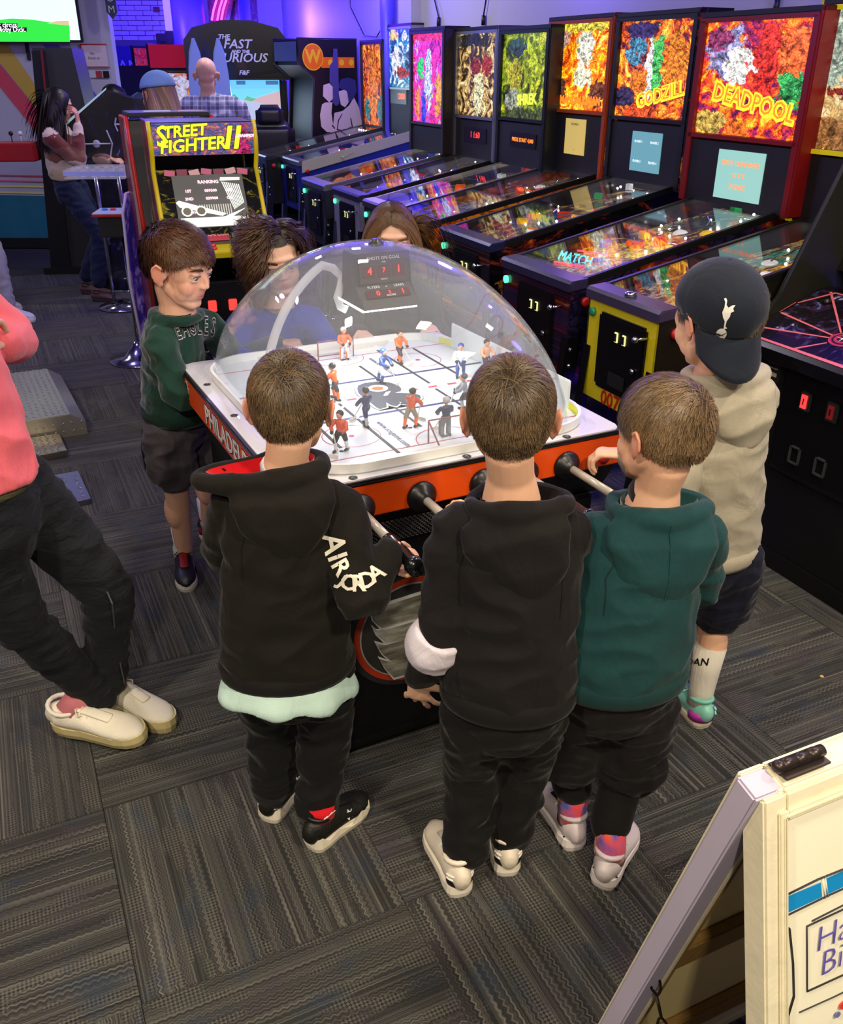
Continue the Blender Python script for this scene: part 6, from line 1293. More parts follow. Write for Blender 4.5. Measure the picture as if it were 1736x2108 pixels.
for (x0, x1, y0, y1) in ((0, .034, 0, HB_), (WB - .034, WB, 0, HB_), (.034, WB - .034, 0, .034), (.034, WB - .034, HB_ - .034, HB_)):
    sbx(F1, x0, x1, y0, y1, 0, -q * .038, 'front_frame', CRM)
for a, c in ((.020, .034), (.026, .029)):
    for (x0, x1, y0, y1) in ((a, c, a, HB_ - a), (WB - c, WB - a, a, HB_ - a), (c, WB - c, a, c), (c, WB - c, HB_ - c, HB_ - a)):
        sbx(F1, x0, x1, y0, y1, 0, q * (.004 if c > .03 else .007), 'moulding', CRM, bev=.0015)
panel = sbx(F1, .030, WB - .03, .030, HB_ - .03, -q * .002, -q * .010, 'writing_panel', M('#f0ecd2', .3, coat=.3), bev=0)
F1 = F1d
INKB, BLU, PUR = M('#1c1a20', .5), M('#1188c8', .45), M('#5a50a8', .5)
def ink(pts, w, m, nm='drawn_line', closed=False):
    P = [V((x + .09 * y, y, 0)) for x, y in pts] + ([V((pts[0][0] + .09 * pts[0][1], pts[0][1], 0))] if closed else [])
    b = MB(); b.tube([p + V((0, 0, q * -.0012)) for p in P], [(w, .0007)] * len(P), 8, ref=None)
    o = b.build(nm, m, sg); o.data.transform(F1)
for x0, x1 in ((.031, .094), (.102, .30)): 
    b = MB(); b.prism([(x0 + .014, .153), (x1 + .014, .155), (x1 + .016, .176), (x0 + .016, .176)], .0012, Matrix.Translation((0, 0, -.002 if q > 0 else .001))); o = b.build('blue_fill', BLU, sg); o.data.transform(F1)
ink([(.029, .150), (.09, .148), (.15, .151), (.30, .152)], .0022, INKB); ink([(.029, .150), (.029, .180), (.035, .179), (.10, .178), (.30, .181)], .0018, INKB)
ink([(.029, .180), (.029, .188), (.038, .198), (.039, .25), (.036, .30), (.024, .325), (.020, .37), (.022, .45), (.028, .56)], .0026, INKB)
ink([(.096, .148), (.099, .18)], .0012, M('#e8e4d0', .5)); ink([(.101, .148), (.104, .18)], .0012, M('#e8e4d0', .5))
ink([(.066, .208), (.058, .304), (.15, .309), (.30, .315), (.302, .212), (.15, .209), (.066, .208)], .0018, INKB); ink([(.075, .204), (.15, .202), (.306, .206), (.308, .30)], .0016, INKB)
ink([(.043, .330), (.10, .334), (.18, .337), (.30, .335)], .0012, INKB)
def words(s_, size, x, y, m): 
    me = text_mesh(s_, size, .0004, align='LEFT', shear=.12, bold=-.0011); me.transform(Matrix.Translation((x + .09 * y, y, -q * -.0004 if 0 else -.0005)) @ Matrix.Diagonal((1, -1, 1, 1))); o = link('marker_lettering', me, m, sg); me.transform(F1)
words('Happy', .052, .076, .236, PUR); words('Birthday', .052, .080, .275, PUR)
b = MB()
for cx, cy, rx, ry, c in ((.118, .352, .010, .006, 0), (.134, .357, .003, .003, 1), (.141, .352, .003, .003, 1), (.137, .364, .003, .003, 1), (.104, .362, .005, .004, 2), (.155, .366, .004, .004, 1)):
    b.prism([(cx + .09 * cy + rx * math.cos(a * PI / 6), cy + ry * math.sin(a * PI / 6)) for a in range(12)], .0012, Matrix.Translation((0, 0, -.0015)), mi=c)
o = b.build('drawn_spots', [M('#d83420', .45), M('#2a88b8', .45), M('#6a68a0', .45)], sg); o.data.transform(F1)
ink([(.119, .358), (.121, .372)], .0016, INKB)
q2 = -1 if (F2.to_3x3() @ V((0, 0, 1))).y > 0 else 1       # +q2*z = towards the camera side (inside of the A)
OAK = M('#8a6a34', .6, bump=(30, .3, (1, 6, 1)), var=.2)
for (x0, x1, y0, y1) in ((0, .044, 0, HB_), (WB - .044, WB, 0, HB_), (.044, WB - .044, 0, .046), (.044, WB - .044, HB_ - .04, HB_)):
    sbx(F2, x0, x1, y0, y1, q2 * .006, q2 * .040, 'rear_frame', PW_ if x0 == 0 else CRM)
    sbx(F2, x0 + (.006 if x1 < .1 else 0), x1, y0, y1, 0, q2 * .006, 'rear_moulding', CRM, bev=.002)
sbx(F2, .044, .066, .04, HB_ - .04, q2 * .008, q2 * .036, 'inner_batten', OAK)
sbx(F2, .034, .044, .0, HB_, q2 * .034, q2 * .042, 'rear_edge', CRM, bev=.002)
sbx(F2, .044, WB - .044, .46, .53, q2 * .010, q2 * .028, 'cross_batten', OAK); sbx(F2, .044, WB - .044, .86, .94, q2 * .010, q2 * .028, 'cross_batten', OAK)
sbx(F2, .04, WB - .04, .04, HB_ - .04, q2 * .004, q2 * .010, 'rear_panel', M('#e4d496', .5, coat=.15), bev=0)
def sw(x, P0, d, y, z=0): return P0 + e_ * x + d * y
h0 = V((.375, .79, 1.008)) - V((.62, .86, 0)); b = MB()
for k, (x0, x1) in enumerate(((.055, .078), (.079, .098), (.099, .122))): b.tube([h0 + e_ * x0, h0 + e_ * x1], .0075, 14)
b.ell(h0 + e_ * .053, .0085, seg=12); b.box(h0 + e_ * .088 - V((0, 0, .008)), (.07, .03, .003), R=Rz(math.radians(24.8))); b.build('hinge', M('#3c3230', .35, .6), sg)
# chain
ca = V((.345, .915, .555)) - V((.62, .86, 0)); cb = V((.46, .70, .16)) - V((.62, .86, 0)); n_l = 16
for i in range(n_l):
    t0 = i / n_l; p = lerp(ca, cb, t0 + .5 / n_l) - V((0, 0, .055 * 4 * t0 * (1 - t0))); tg = (cb - ca).normalized() - V((0, 0, .16 * (1 - 2 * t0))); tg.normalize()
    s1 = tg.cross(V((0, 1, .3))).normalized(); sdv = s1 if i % 2 else tg.cross(s1).normalized()
    b = MB(); L_ = .0185; W_ = .0062; pts = [p + tg * L_ * math.cos(a) + sdv * W_ * math.sin(a) * (1.25 if abs(math.cos(a)) < .8 else 1) for a in [j * PI / 6 for j in range(13)]]
    b.tube(pts, .0022, 6); b.build('chain_link', M('#2c2420', .35, .7), sg)

# ---------------- vector-game cabinet at the right edge ----------------
A0 = V((1.238, 3.285, 0)); aw = pb.copy(); ad = pa.copy(); AWd = .68
at_ = thing('arcade_cabinet', 'black arcade cabinet with pink starburst control panel at the right edge', 'arcade cabinet', A0, 0)
def AF(x, y, z): return aw * x + ad * y + V((0, 0, z))
AX = frame((0, 0, 0), ad, (0, 0, 1))      # x = depth, y = up, z = ad x up = towards +(-aw)?
zs = 1 if (AX.to_3x3() @ V((0, 0, 1))).dot(aw) > 0 else -1
def aprism(pts, x0, x1, nm, m, bev=.003):
    b = MB(); b.prism(pts, abs(x1 - x0), Matrix.Translation(aw * (x0 if zs > 0 else x1)) @ AX, bev=bev); return b.build(nm, m, at_)
SIDEP = [(0, 0), (0, .84), (.02, .90), (.10, .98), (.33, 1.50), (.42, 1.72), (.36, 1.90), (.80, 1.90), (.80, 0)]
BK2_ = M('#0a0a0c', .5, bump=(120, .1)); aprism(SIDEP, -.02, 0, 'side_panel', M('#15160f', .5, bump=(90, .15))); aprism(SIDEP, AWd, AWd + .02, 'side_panel', BK2_)
aprism([(.008, 0), (.008, .80), (.06, .80), (.06, 0)], 0, AWd, 'front_panel', BK2_); aprism([(.70, 0), (.70, 1.88), (.78, 1.88), (.78, 0)], 0, AWd, 'back_panel', BK2_)
aprism([(.36, 1.06), (.42, 1.06), (.62, 1.55), (.56, 1.55)], 0, AWd, 'monitor_bezel', BLACKG); aprism([(.40, .98), (.52, .98), (.66, 1.86), (.60, 1.86)], 0, AWd, 'inner_panel', M('#16164a', .5))  # inner panel's blue colour stands in for the blue glow inside
aprism([(.38, 1.66), (.36, 1.88), (.70, 1.88), (.70, 1.66)], 0, AWd, 'marquee_box', BK2_)
aprism([(.0, 0.0), (.0, .07), (.7, .07), (.7, 0)], 0, AWd, 'plinth', BK2_)
ap_ = aprism([(-.06, .80), (-.065, .845), (-.05, .86), (.30, 1.0), (.36, 1.0), (.36, .94), (.02, .80)], -.0, AWd, 'control_panel', M('#0c0a10', .3, coat=.4))
cpF = frame(A0 * 0 + aw * 0 + ad * (-.05) + V((0, 0, .861)), aw, ad * .928 + V((0, 0, .372)))
PINK = M('#d86a78', .4); MAG = M('#a83058', .4)
def cp(nm, pts, m, dz=.001): b = MB(); b.prism(pts, .0008, cpF @ Matrix.Translation((0, 0, dz))); b.build(nm, m, ap_)
gx = art('galaxy_print', [(.3, '#0c0a12'), (.5, '#100c18'), (.56, '#3a1838'), (.62, '#2c4a80'), (.68, '#d8c8d0')], [], 9, 0, .5, 12, ax=('X', 'Y'))
b = MB(); b.box((AWd / 2, .185, .0005), (AWd - .02, .36, .001)); o = b.build('galaxy_print', gx, ap_); o.data.transform(cpF)
def ray_(x0, y0, x1, y1, w, m=PINK, dz=.0015):
    t = V((x1 - x0, y1 - y0, 0)).normalized(); n = V((-t.y, t.x, 0)); cp('panel_line', [(x0 - n.x * w, y0 - n.y * w), (x1 - n.x * w * 1.6, y1 - n.y * w * 1.6), (x1 + n.x * w * 1.6, y1 + n.y * w * 1.6), (x0 + n.x * w, y0 + n.y * w)], m, dz)
gc = (.34, .13)
for x1, y1 in ((.01, .17), (.06, .36), (.22, .36), (.30, .365), (.46, .36), (.60, .36), (.67, .28), (.67, .16), (.67, .05), (.52, .01), (.24, .01), (.02, .06)):
    L_ = math.hypot(x1 - gc[0], y1 - gc[1]); ray_(gc[0] + (x1 - gc[0]) * .05 / L_, gc[1] + (y1 - gc[1]) * .05 / L_, x1, y1, .0028)
ray_(.0, .006, .67, .006, .005); ray_(.0, .17, .0, .25, .002); ray_(.01, .25, .08, .362, .003); ray_(.08, .362, .67, .362, .003)
for k, (r, c) in enumerate(((.052, MAG), (.040, M('#2c1028', .4)), (.032, MAG), (.020, M('#2c1028', .4)))): cp('swirl', disc(r, *gc, r * .8), c, .002 + k * .0008)
cp('star', [(gc[0] + r * math.cos(i * PI / 4), gc[1] + r * .9 * math.sin(i * PI / 4)) for i, r in enumerate((.026, .003, .022, .003, .026, .003, .022, .003))], WHITE, .0056)
for x, y in ((.10, .30), (.2, .32), (.42, .32), (.52, .30)):
    b = MB(); b.lathe([(.017, 0), (.017, .006), (.012, .009), (.012, .012)], (x, y, .002), seg=16); o = b.build('panel_button', M('#121014', .3, coat=.4), ap_); o.data.transform(cpF)
fF = frame(ad * .0075, aw, (0, 0, 1))      # front face, x right, y up
def fp(nm, x0, x1, y0, y1, d, m, par=at_, bev=.004, z0=0): b = MB(); b.box(((x0 + x1) / 2, (y0 + y1) / 2, z0 + d / 2), (x1 - x0, y1 - y0, d), bev=bev); o = b.build(nm, m, par); o.data.transform(fF); return o
fF = fF @ Matrix.Translation((0, .065, 0))
cdo = fp('coin_door', .19, .58, .34, .72, .012, M('#0b0b0d', .4, .2), bev=.005)
fr2 = MB()
for (x0, x1, y0, y1) in ((.18, .195, .33, .73), (.575, .59, .33, .73), (.195, .575, .715, .73), (.195, .575, .33, .345)): fr2.box(((x0 + x1) / 2, (y0 + y1) / 2, .009), (x1 - x0, y1 - y0, .018), bev=.003)
o = fr2.build('door_frame', M('#161618', .35, .3), cdo); o.data.transform(fF)
for x, em in ((.31, 3.5), (.43, .5)):
    fp('coin_bezel', x - .024, x + .024, .59, .66, .014, M('#2a2a2c', .4), cdo, z0=.012); fp('coin_light', x - .012, x + .012, .602, .65, .004, M((.9, .02, .02) if em > 1 else (.16, .01, .01), .3, em=em), cdo, bev=0, z0=.026); fp('coin_slot', x - .002, x + .002, .615, .638, .002, BLACK, cdo, bev=0, z0=.030)
    b = MB()
    for (a0, a1, b0, b1) in ((x - .03, x + .02, .445, .451), (x - .03, x + .02, .385, .391), (x - .03, x - .024, .385, .451), (x + .014, x + .02, .385, .451)): b.box(((a0 + a1) / 2, (b0 + b1) / 2, .016), (a1 - a0, b1 - b0, .008))
    o = b.build('return_frame', M('#5a5a5c', .35, .5), cdo); o.data.transform(fF)
b = MB(); b.lathe([(.016, 0), (.016, .014), (.008, .018)], (.535, .50, .012), seg=16); o = b.build('lock', CHROME, cdo); o.data.transform(fF)
st_ = fp('rating_sticker', .075, .155, .64, .79, .001, M('#1e1c18', .5), bev=0)
for y0, s_, sz in ((.765, 'ATARI', .014), (.735, '[A]', .02), (.71, 'SCORE HIGH', .009), (.69, '1 COIN 1 PLAY', .008)):
    me = text_mesh(s_, sz, .0003); me.transform(fF @ Matrix.Translation((.115, y0, .0015))); link('sticker_lettering', me, M('#c8c4b8', .5), st_)
fp('sticker_patch', .095, .14, .66, .675, .0015, M('#b8b4a8', .5), st_, bev=0)
light('POINT', A0 + AF(.45, .45, .9) , 5, BLUE, .05, name='cabinet_glow_lamp')
b = MB()
for k in range(18): b.ell(AF(.10 + k * .03, .455, 1.16), .006, seg=8)
b.build('light_strip', M((.08, .06, 1), .3, em=6), at_)['kind'] = 'stuff'

# ---------------- fighting-game cabinet behind the children ----------------
c0 = V((-1.0, 4.45, 0)); ca_ = math.radians(20)
sf = thing('arcade_cabinet', 'yellow-edged arcade cabinet with bright fighting-game marquee and lit screen', 'arcade cabinet', c0, ca_)
w = .50; SP = [(-.02, 0), (-.02, .80), (-.14, .93), (-.15, 1.00), (-.09, 1.06), (.10, 1.33), (.055, 1.40), (.045, 1.47), (.08, 1.545), (.45, 1.545), (.45, 0)]
YE = M('#d8c018', .4, em=.12)
for s in (-1, 1):
    F_ = frame((s * w / 2 - (.018 if s > 0 else 0), 0, 0), (0, 1, 0), (0, 0, 1)); b = MB(); b.prism(SP, .018, F_, bev=.002)
    sp_ = b.build('side_panel', art('brawler_side', [(.3, '#0a0a0e'), (.48, '#101018'), (.55, '#6a1418'), (.6, '#a8a820'), (.68, '#d8d8d8')], [(.3, .62, .3, .1, '#a0a018'), (.5, .45, .3, .2, '#18181e'), (.6, .15, .4, .2, '#8a1014')], 5, .1, .6, 13, ax=('Y', 'Z')), sf)
    b = MB(); b.tube([F_ @ V((x, y, .009)) for x, y in SP[1:9]], [(.011, .011)] * 8, 8); b.build('edge_trim', YE, sf)
for nm, y, z, dy, dz, m in (('front_panel', .0, .40, .02, .80, BLACKG), ('back_panel', .43, .77, .02, 1.5, BLACK), ('top_panel', .25, 1.535, .36, .015, BLACK)): MB().box((0, y, z), (w - .036, dy, dz)).build(nm, m, sf)
mqF = frame((0, .052, 1.468), (1, 0, 0), (0, -.10, 1)); mq = MB(); mq.box((0, 0, 0), (w - .04, .14, .01)); mo = mq.build('marquee', art('brawl_picture', [(.35, '#3a3c70'), (.48, '#5860a0'), (.56, '#a84858'), (.64, '#d8a080')], [(.88, .5, .09, .4, '#d02878')], 8, .75, .5, 14, ax=('X', 'Y')), sf); mo.data.transform(mqF)
LIME = M((.62, .85, .02), .4, em=1.5); INKG = M('#1c3a10', .5)
for s_, sz, x, y, rot, sx in (('S', .125, -.195, .012, .1, .9), ('TREET', .070, -.085, .036, .06, 1.0), ('FIGHTER', .078, -.055, -.026, .06, 1.0), ('II', .145, .125, .0, 0, 1.15)):
    for dz_, m_, bo in ((.0062, INKG, .0045), (.0072, LIME, .0022)):
        me = text_mesh(s_, sz, .0004, bold=bo, shear=.18); me.transform(mqF @ Matrix.Translation((x, y, dz_)) @ Matrix.Rotation(rot, 4, 'Z') @ Matrix.Diagonal((sx, 1, 1, 1))); link('marquee_lettering', me, m_, mo)
me = text_mesh('CHAMPION', .018, .0004, bold=.001); me.transform(mqF @ Matrix.Translation((.195, .012, .0072))); link('marquee_lettering', me, M((1, .5, .8), .4, em=1.5), mo)
scF = frame((0, -.0, 1.195), (1, 0, 0), (0, .19, .27)); b = MB(); b.box((0, 0, -.006), (w - .036, .335, .01)); b.build('monitor_bezel', art('brawl_bezel', [(.4, '#0c0c0c'), (.54, '#101010'), (.6, '#5a5a10'), (.66, '#a8a020')], [], 8, .15, .5, 15, ax=('X', 'Y')), sf).data.transform(scF)
so_ = MB().box((0, 0, 0), (.33, .27, .006)).build('screen', M('#565450', .2, em=.8), sf); so_.data.transform(scF)
GW = M((.8, .85, .75), .4, em=.9)
def sq(nm, pts, m, dz=.0035): b = MB(); b.prism(pts, .0005, scF @ Matrix.Translation((0, 0, dz))); b.build(nm, m, so_)
sq('floor_picture', [(-.16, -.132), (.16, -.132), (.16, -.085), (-.155, -.085)], M((.72, .8, .7), .4, em=.8)); 
for P_ in ([(-.165, -.005), (-.15, .005), (.06, -.07), (.04, -.082), (-.15, -.03)], [(.14, -.055), (.155, -.045), (.09, -.085), (.05, -.085)], [(.055, .10), (.15, .10), (.152, .115), (.06, .118)]): sq('rope_picture', P_, GW, .0045)
for k in range(9): sq('curtain_picture', [(.062 + k * .0095, .095 - k * .002), (.067 + k * .0095, .095 - k * .002), (.105 + k * .006, -.05 + k * .004), (.101 + k * .006, -.05 + k * .004)], GW, .0042)
for k in range(14): sq('fence_picture', [(-.06 + k * .011, -.02), (-.055 + k * .011, -.02), (-.055 + k * .011, -.06 - .0015 * k), (-.06 + k * .011, -.06 - .0015 * k)], M((.5, .52, .45), .4, em=.6), .0038)
for cx in (-.12, -.055): 
    sq('wheel_picture', disc(.026, cx, -.052, n=16), GW, .005); sq('wheel_picture', disc(.019, cx, -.052, n=16), M('#6a6450', .4, em=.5), .0056)
PK = M((1, .55, .65), .4, em=1.6)
for s_, x, y, sz in (('RANKING', .0, .095, .022), ('1ST', -.10, .05, .019), ('059300', .005, .05, .019), ('CPS', .09, .05, .019), ('2ND', -.10, .01, .019), ('039900', .005, .01, .019), ('CPS', .09, .01, .019), ('4TH', -.09, -.06, .016)):
    me = text_mesh(s_, sz, .0003, bold=.0006); me.transform(scF @ Matrix.Translation((x, y, .0065))); link('screen_lettering', me, PK, so_)
for k in range(7):
    b = MB(); b.box((-.17 + k * .057, .148 + .004 * (k % 2), 0), (.048, .03, .002), R=Rz(.2 * (k % 3 - 1))); o = b.build('picture_card', M(['#c86a80', '#8a4a58', '#d8a8a8'][k % 3], .4, em=.25), sf); o.data.transform(scF)
cpf = frame((0, -.085, 1.025), (1, 0, 0), (0, .8, .42)); b = MB(); b.box((0, 0, 0), (w - .036, .09, .012)); b.build('instruction_panel', M('#4a4c48', .35), sf).data.transform(frame((0, -.075, 1.045), (1, 0, 0), (0, .5, .85)))
iF = frame((0, -.081, 1.048), (1, 0, 0), (0, .5, .85))
for x0, x1, m in ((-.21, -.06, M('#c8d018', .4, em=.2)), (-.045, .055, M('#b02a40', .4, em=.2)), (.07, .235, M('#c8d018', .4, em=.2))): MB().box(((x0 + x1) / 2, .0, .008), (x1 - x0, .062, .002)).build('instruction_card', m, sf).data.transform(iF)
me = text_mesh('CAPCOM', .024, .0004, bold=.0008); me.transform(iF @ Matrix.Translation((.005, 0, .010))); link('panel_lettering', me, M('#e8b8c0', .4), sf)
dkF = frame((0, -.13, .985), (1, 0, 0), (0, .95, .25)); MB().box((0, 0, 0), (w - .036, .12, .03), bev=.004).build('control_deck', M('#c8b818', .35), sf).data.transform(dkF)
for x in (-.15, .10):
    b = MB(); b.lathe([(.028, .016), (.028, .019), (.007, .022), (.007, .05), (.015, .055), (.019, .075), (.017, .095), (.008, .103)], (x, .01, 0), seg=16); b.build('joystick', M('#0a0a0a', .2, coat=.5), sf).data.transform(dkF)
for k, c in enumerate(('#e8e8e8', '#3050c0', '#d02030', '#e8e8e8', '#3050c0', '#d02030')):
    b = MB(); b.lathe([(.014, .015), (.014, .021), (.010, .025)], (-.09 + (k % 3) * .032, .02 - (k // 3) * .035, 0), seg=14); b.build('button', M(c, .3, coat=.4), sf).data.transform(dkF)
    b = MB(); b.lathe([(.014, .015), (.014, .021), (.010, .025)], (.15 + (k % 3) * .030, .02 - (k // 3) * .035, 0), seg=14); b.build('button', M(c, .3, coat=.4), sf).data.transform(dkF)
MB().box((0, -.03, .62), (.30, .03, .40), bev=.008).build('coin_door', M('#141416', .3, .2), sf)
for x in (-.05, .05): MB().box((x, -.05, .70), (.04, .015, .055), bev=.003).build('coin_light', M((.9, .04, .03), .3, em=1.6), sf)
text('door_lettering', 'ARCADE1UP', .045, M('#b8b8b8', .4), sf, frame((0, -.047, .52), (1, 0, 0), (0, 0, 1)), .001, bold=.001)
for z in (.47, .60): MB().box((0, -.046, z), (.26, .003, .003)).build('door_line', M('#8a8a8c', .4), sf)

sf.scale = (1, 1, .98)
# ---------------- cabinets and furniture further back on the left ----------------
def upright(label, loc, rz, w, prof, side_m, body_m=BLACK, extra=None, front_idx=(1, 4), name='arcade_cabinet', trim=None, cat='arcade cabinet'):
    t = thing(name, label, cat, loc, rz)
    for s in (-1, 1):
        F_ = frame((s * w / 2 - (.02 if s > 0 else 0), 0, 0), (0, 1, 0), (0, 0, 1)); MB().prism(prof, .02, F_, bev=.003).build('side_panel', side_m, t)
        if trim: MB().tube([F_ @ V((x, y, .01)) for x, y in prof[1:-1]], .012, 8).build('edge_trim', trim, t)
    F_ = frame((-w / 2 + .02, 0, 0), (0, 1, 0), (0, 0, 1)); cx = sum(p[0] for p in prof) / len(prof)
    MB().prism([(x + (.02 if x < cx else -.02), max(.0, y - .015 if y > .1 else y)) for x, y in prof], w - .04, F_).build('body', body_m, t)
    return t
WOODR = M('#7a1c14', .4, coat=.2)
t = upright('black-topped arcade cabinet with red and tan curved side panel behind the fighting-game cabinet', (-1.36, 5.20, 0), math.radians(22), .46, [(-.26, 0), (-.24, .85), (-.27, 1.0), (-.14, 1.30), (-.08, 1.50), (.20, 1.50), (.22, 1.0), (.22, 0)], WOODR, trim=M('#c8281c', .4))
MB().box((0, .06, 1.515), (.42, .30, .02), bev=.004).build('top_panel', M('#2a2a2e', .4), t)
for x, c in ((-.06, '#d8d8e0'), (.16, '#c8a8b0')): MB().box((x * .8, .02, 1.527), (.14, .07, .003)).build('printed_card', M(c, .5, em=.05), t)
MB().prism([(-.245, .9), (-.265, 1.0), (-.145, 1.28), (-.085, 1.48), (-.02, 1.40), (-.12, 1.05), (-.10, .9)], .003, frame((-.2335, 0, 0), (0, 1, 0), (0, 0, 1))).build('side_decal', M('#c8a070', .4), t)
# tall tapering cabinet with red control box
t = thing('arcade_cabinet', 'tall narrow tapering dark arcade cabinet with red control box, by left wall', 'arcade cabinet', (-3.15, 8.95, 0), math.radians(6))
b = MB(); prof = [(-.35, .05), (.30, .05), (.13, 1.87), (-.19, 1.87)]; b.prism(prof, .45, frame((0, .0, 0), (1, 0, 0), (0, 0, 1)), bev=.01); b.build('body', M('#2a2b28', .5), t)
MB().prism([(-.35, .05), (-.17, .05), (-.085, 1.85), (-.19, 1.85)], .02, frame((0, -.452, 0), (1, 0, 0), (0, 0, 1))).build('screen_hood', M('#0c0c10', .4), t)
MB().prism([(-.185, .9), (-.17, .9), (-.10, 1.85), (-.115, 1.85)], .03, frame((0, -.455, 0), (1, 0, 0), (0, 0, 1))).build('red_edge', M('#7a1820', .4), t)
MB().box((-.05, -.2, .03), (.72, .6, .06)).build('plinth', BLACK, t)
cb_ = MB().box((-.46, -.42, 1.06), (.34, .30, .15), bev=.01).build('control_box', M('#a81c24', .4), t)
for x, c in ((-.50, '#101014'), (-.42, '#d8d8e8')): b = MB(); b.tube([(x, -.42, 1.13), (x, -.42, 1.19)], .005, 8); b.ell((x, -.42, 1.205), .02, seg=12); b.build('joystick', M(c, .2, coat=.5), cb_)
# dark cabinet with starfighter line art
spf = [(-.28, 0), (-.26, .80), (-.34, 1.30), (.02, 1.56), (.30, 1.48), (.42, 1.1), (.42, 0)]
dk = art('starfield_side', [(.3, '#050510'), (.55, '#080818'), (.62, '#10144a'), (.66, '#0c1038'), (.72, '#a8a8c8')], [], 8, .1, .4, 16, ax=('Y', 'Z'))
t = upright('dark arcade cabinet covered in white line-drawn spacecraft, beyond the clear high table', (-2.58, 8.02, 0), math.radians(-72), .55, spf, dk)
WLN = M('#b8b8c8', .5)
def swire(pts, r=.006):
    b = MB(); b.tube([(.305, y, z) for y, z in pts], r, 5); b.tube([(-.305, y, z) for y, z in pts], r, 5); b.build('line_art', WLN, t)
for cy_, cz_, k in ((-.12, 1.18, 1.0), (.10, 1.32, .5), (.2, 1.2, .4)):
    for s in (-1, 1): swire([(cy_ + s * .09 * k, cz_ + .10 * k), (cy_ + s * .12 * k, cz_), (cy_ + s * .09 * k, cz_ - .10 * k)]); swire([(cy_, cz_), (cy_ + s * .11 * k, cz_)])
    b = MB(); b.ell((.305, cy_, cz_), (.004, .03 * k, .03 * k), seg=10); b.build('line_art', WLN, t)
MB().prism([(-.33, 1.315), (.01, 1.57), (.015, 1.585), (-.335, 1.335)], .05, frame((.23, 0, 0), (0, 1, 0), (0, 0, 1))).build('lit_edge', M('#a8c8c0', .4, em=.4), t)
# clear high table
t = thing('high_table', 'clear acrylic high table with checkered edge and chrome leg in front of spacecraft cabinet', 'table', (-2.42, 7.18, 0), math.radians(4))
ck = NT('checker_edge'); ckc = ck.n('TexChecker', Vector=ck.mapv(ck.tc(), (1, 1, 1)), Scale=28, Color1=(.8, .8, .85, 1), Color2=(.08, .08, .12, 1)).outputs[0]; CK = ck.done(ck.bsdf(ckc, .3))
MB().box((0, 0, 1.05), (.44, .44, .012), bev=.003).build('top', glass_mat('acrylic', .18), t)
for y in (-.215, .1): MB().box((0, y, 1.032), (.44, .012, .03)).build('edge_strip', CK if y > 0 else M('#a8b0e8', .3, em=.1), t)
MB().box((0, 0, 1.0), (.44, .44, .012), bev=.003).build('shelf', glass_mat('acrylic2', .25), t)
for x in (-.05, .12): MB().tube([(x, 0, .04), (x, 0, 1.0)], .014, 12).build('leg', CHROME, t)
MB().lathe([(.2, 0), (.2, .015), (.05, .05), (.02, .06)], (.03, 0, 0), seg=28).build('base', CHROME, t)
# joystick stand
t = thing('joystick_stand', 'small red-edged joystick panel on black box and chrome pedestal', 'game controller stand', (-1.86, 5.75, 0), math.radians(6))
MB().lathe([(.20, 0), (.20, .012), (.10, .03), (.05, .10), (.03, .13)], seg=32).build('base', CHROME, t); MB().tube([(0, 0, .12), (0, 0, .80)], .016, 14).build('pole', CHROME, t)
b = MB(); b.tube([(-.12 + 0, .0, .45), (.12, 0, .45)], .006, 8); b.build('foot_bar', CHROME, t)
MB().box((0, 0, .86), (.24, .2, .12), bev=.006).build('box', M('#17171a', .45), t)
MB().box((0, -.01, .93), (.29, .24, .016), bev=.006).build('red_edge', M('#c01c20', .35), t); pn = MB().box((0, -.01, .942), (.285, .235, .010), bev=.004).build('panel', M('#c8d0e0', .3), t)
b = MB(); b.lathe([(.006, 0), (.006, .04), (.014, .05), (.018, .07), (.016, .09), (.01, .1)], (.045, 0, .945), seg=14); b.build('joystick', M('#e0183c', .3, em=.1), pn)
for x, c in ((-.09, '#2880d0'), (-.04, '#d82030')): MB().lathe([(.018, 0), (.018, .008), (.012, .012)], (x, 0, .946), seg=14).build('button', M(c, .3), pn)
# violet curved panel with white edge
t = thing('side_board', 'violet upright panel with white outline leaning beside the joystick stand', 'panel', (-1.62, 5.35, 0), math.radians(58))
P_ = [(-.10, .03), (.12, .03), (.12, .75), (.10, 1.02), (.04, 1.12), (-.08, 1.10), (-.12, 1.0), (-.14, .6)]
MB().prism(P_, .02, frame((0, 0, 0), (1, 0, 0), (0, 0, 1)), bev=.003).build('board', art('violet_print', [(.3, '#241a70'), (.5, '#3c2c9c'), (.58, '#8a70d0'), (.7, '#b8a8e8')], [], 4, .1, .0, 17), t)
MB().tube([V((x, -.002, z)) for x, z in P_ + P_[:1]], .009, 8).build('white_edge', M('#d8d0e8', .4), t)
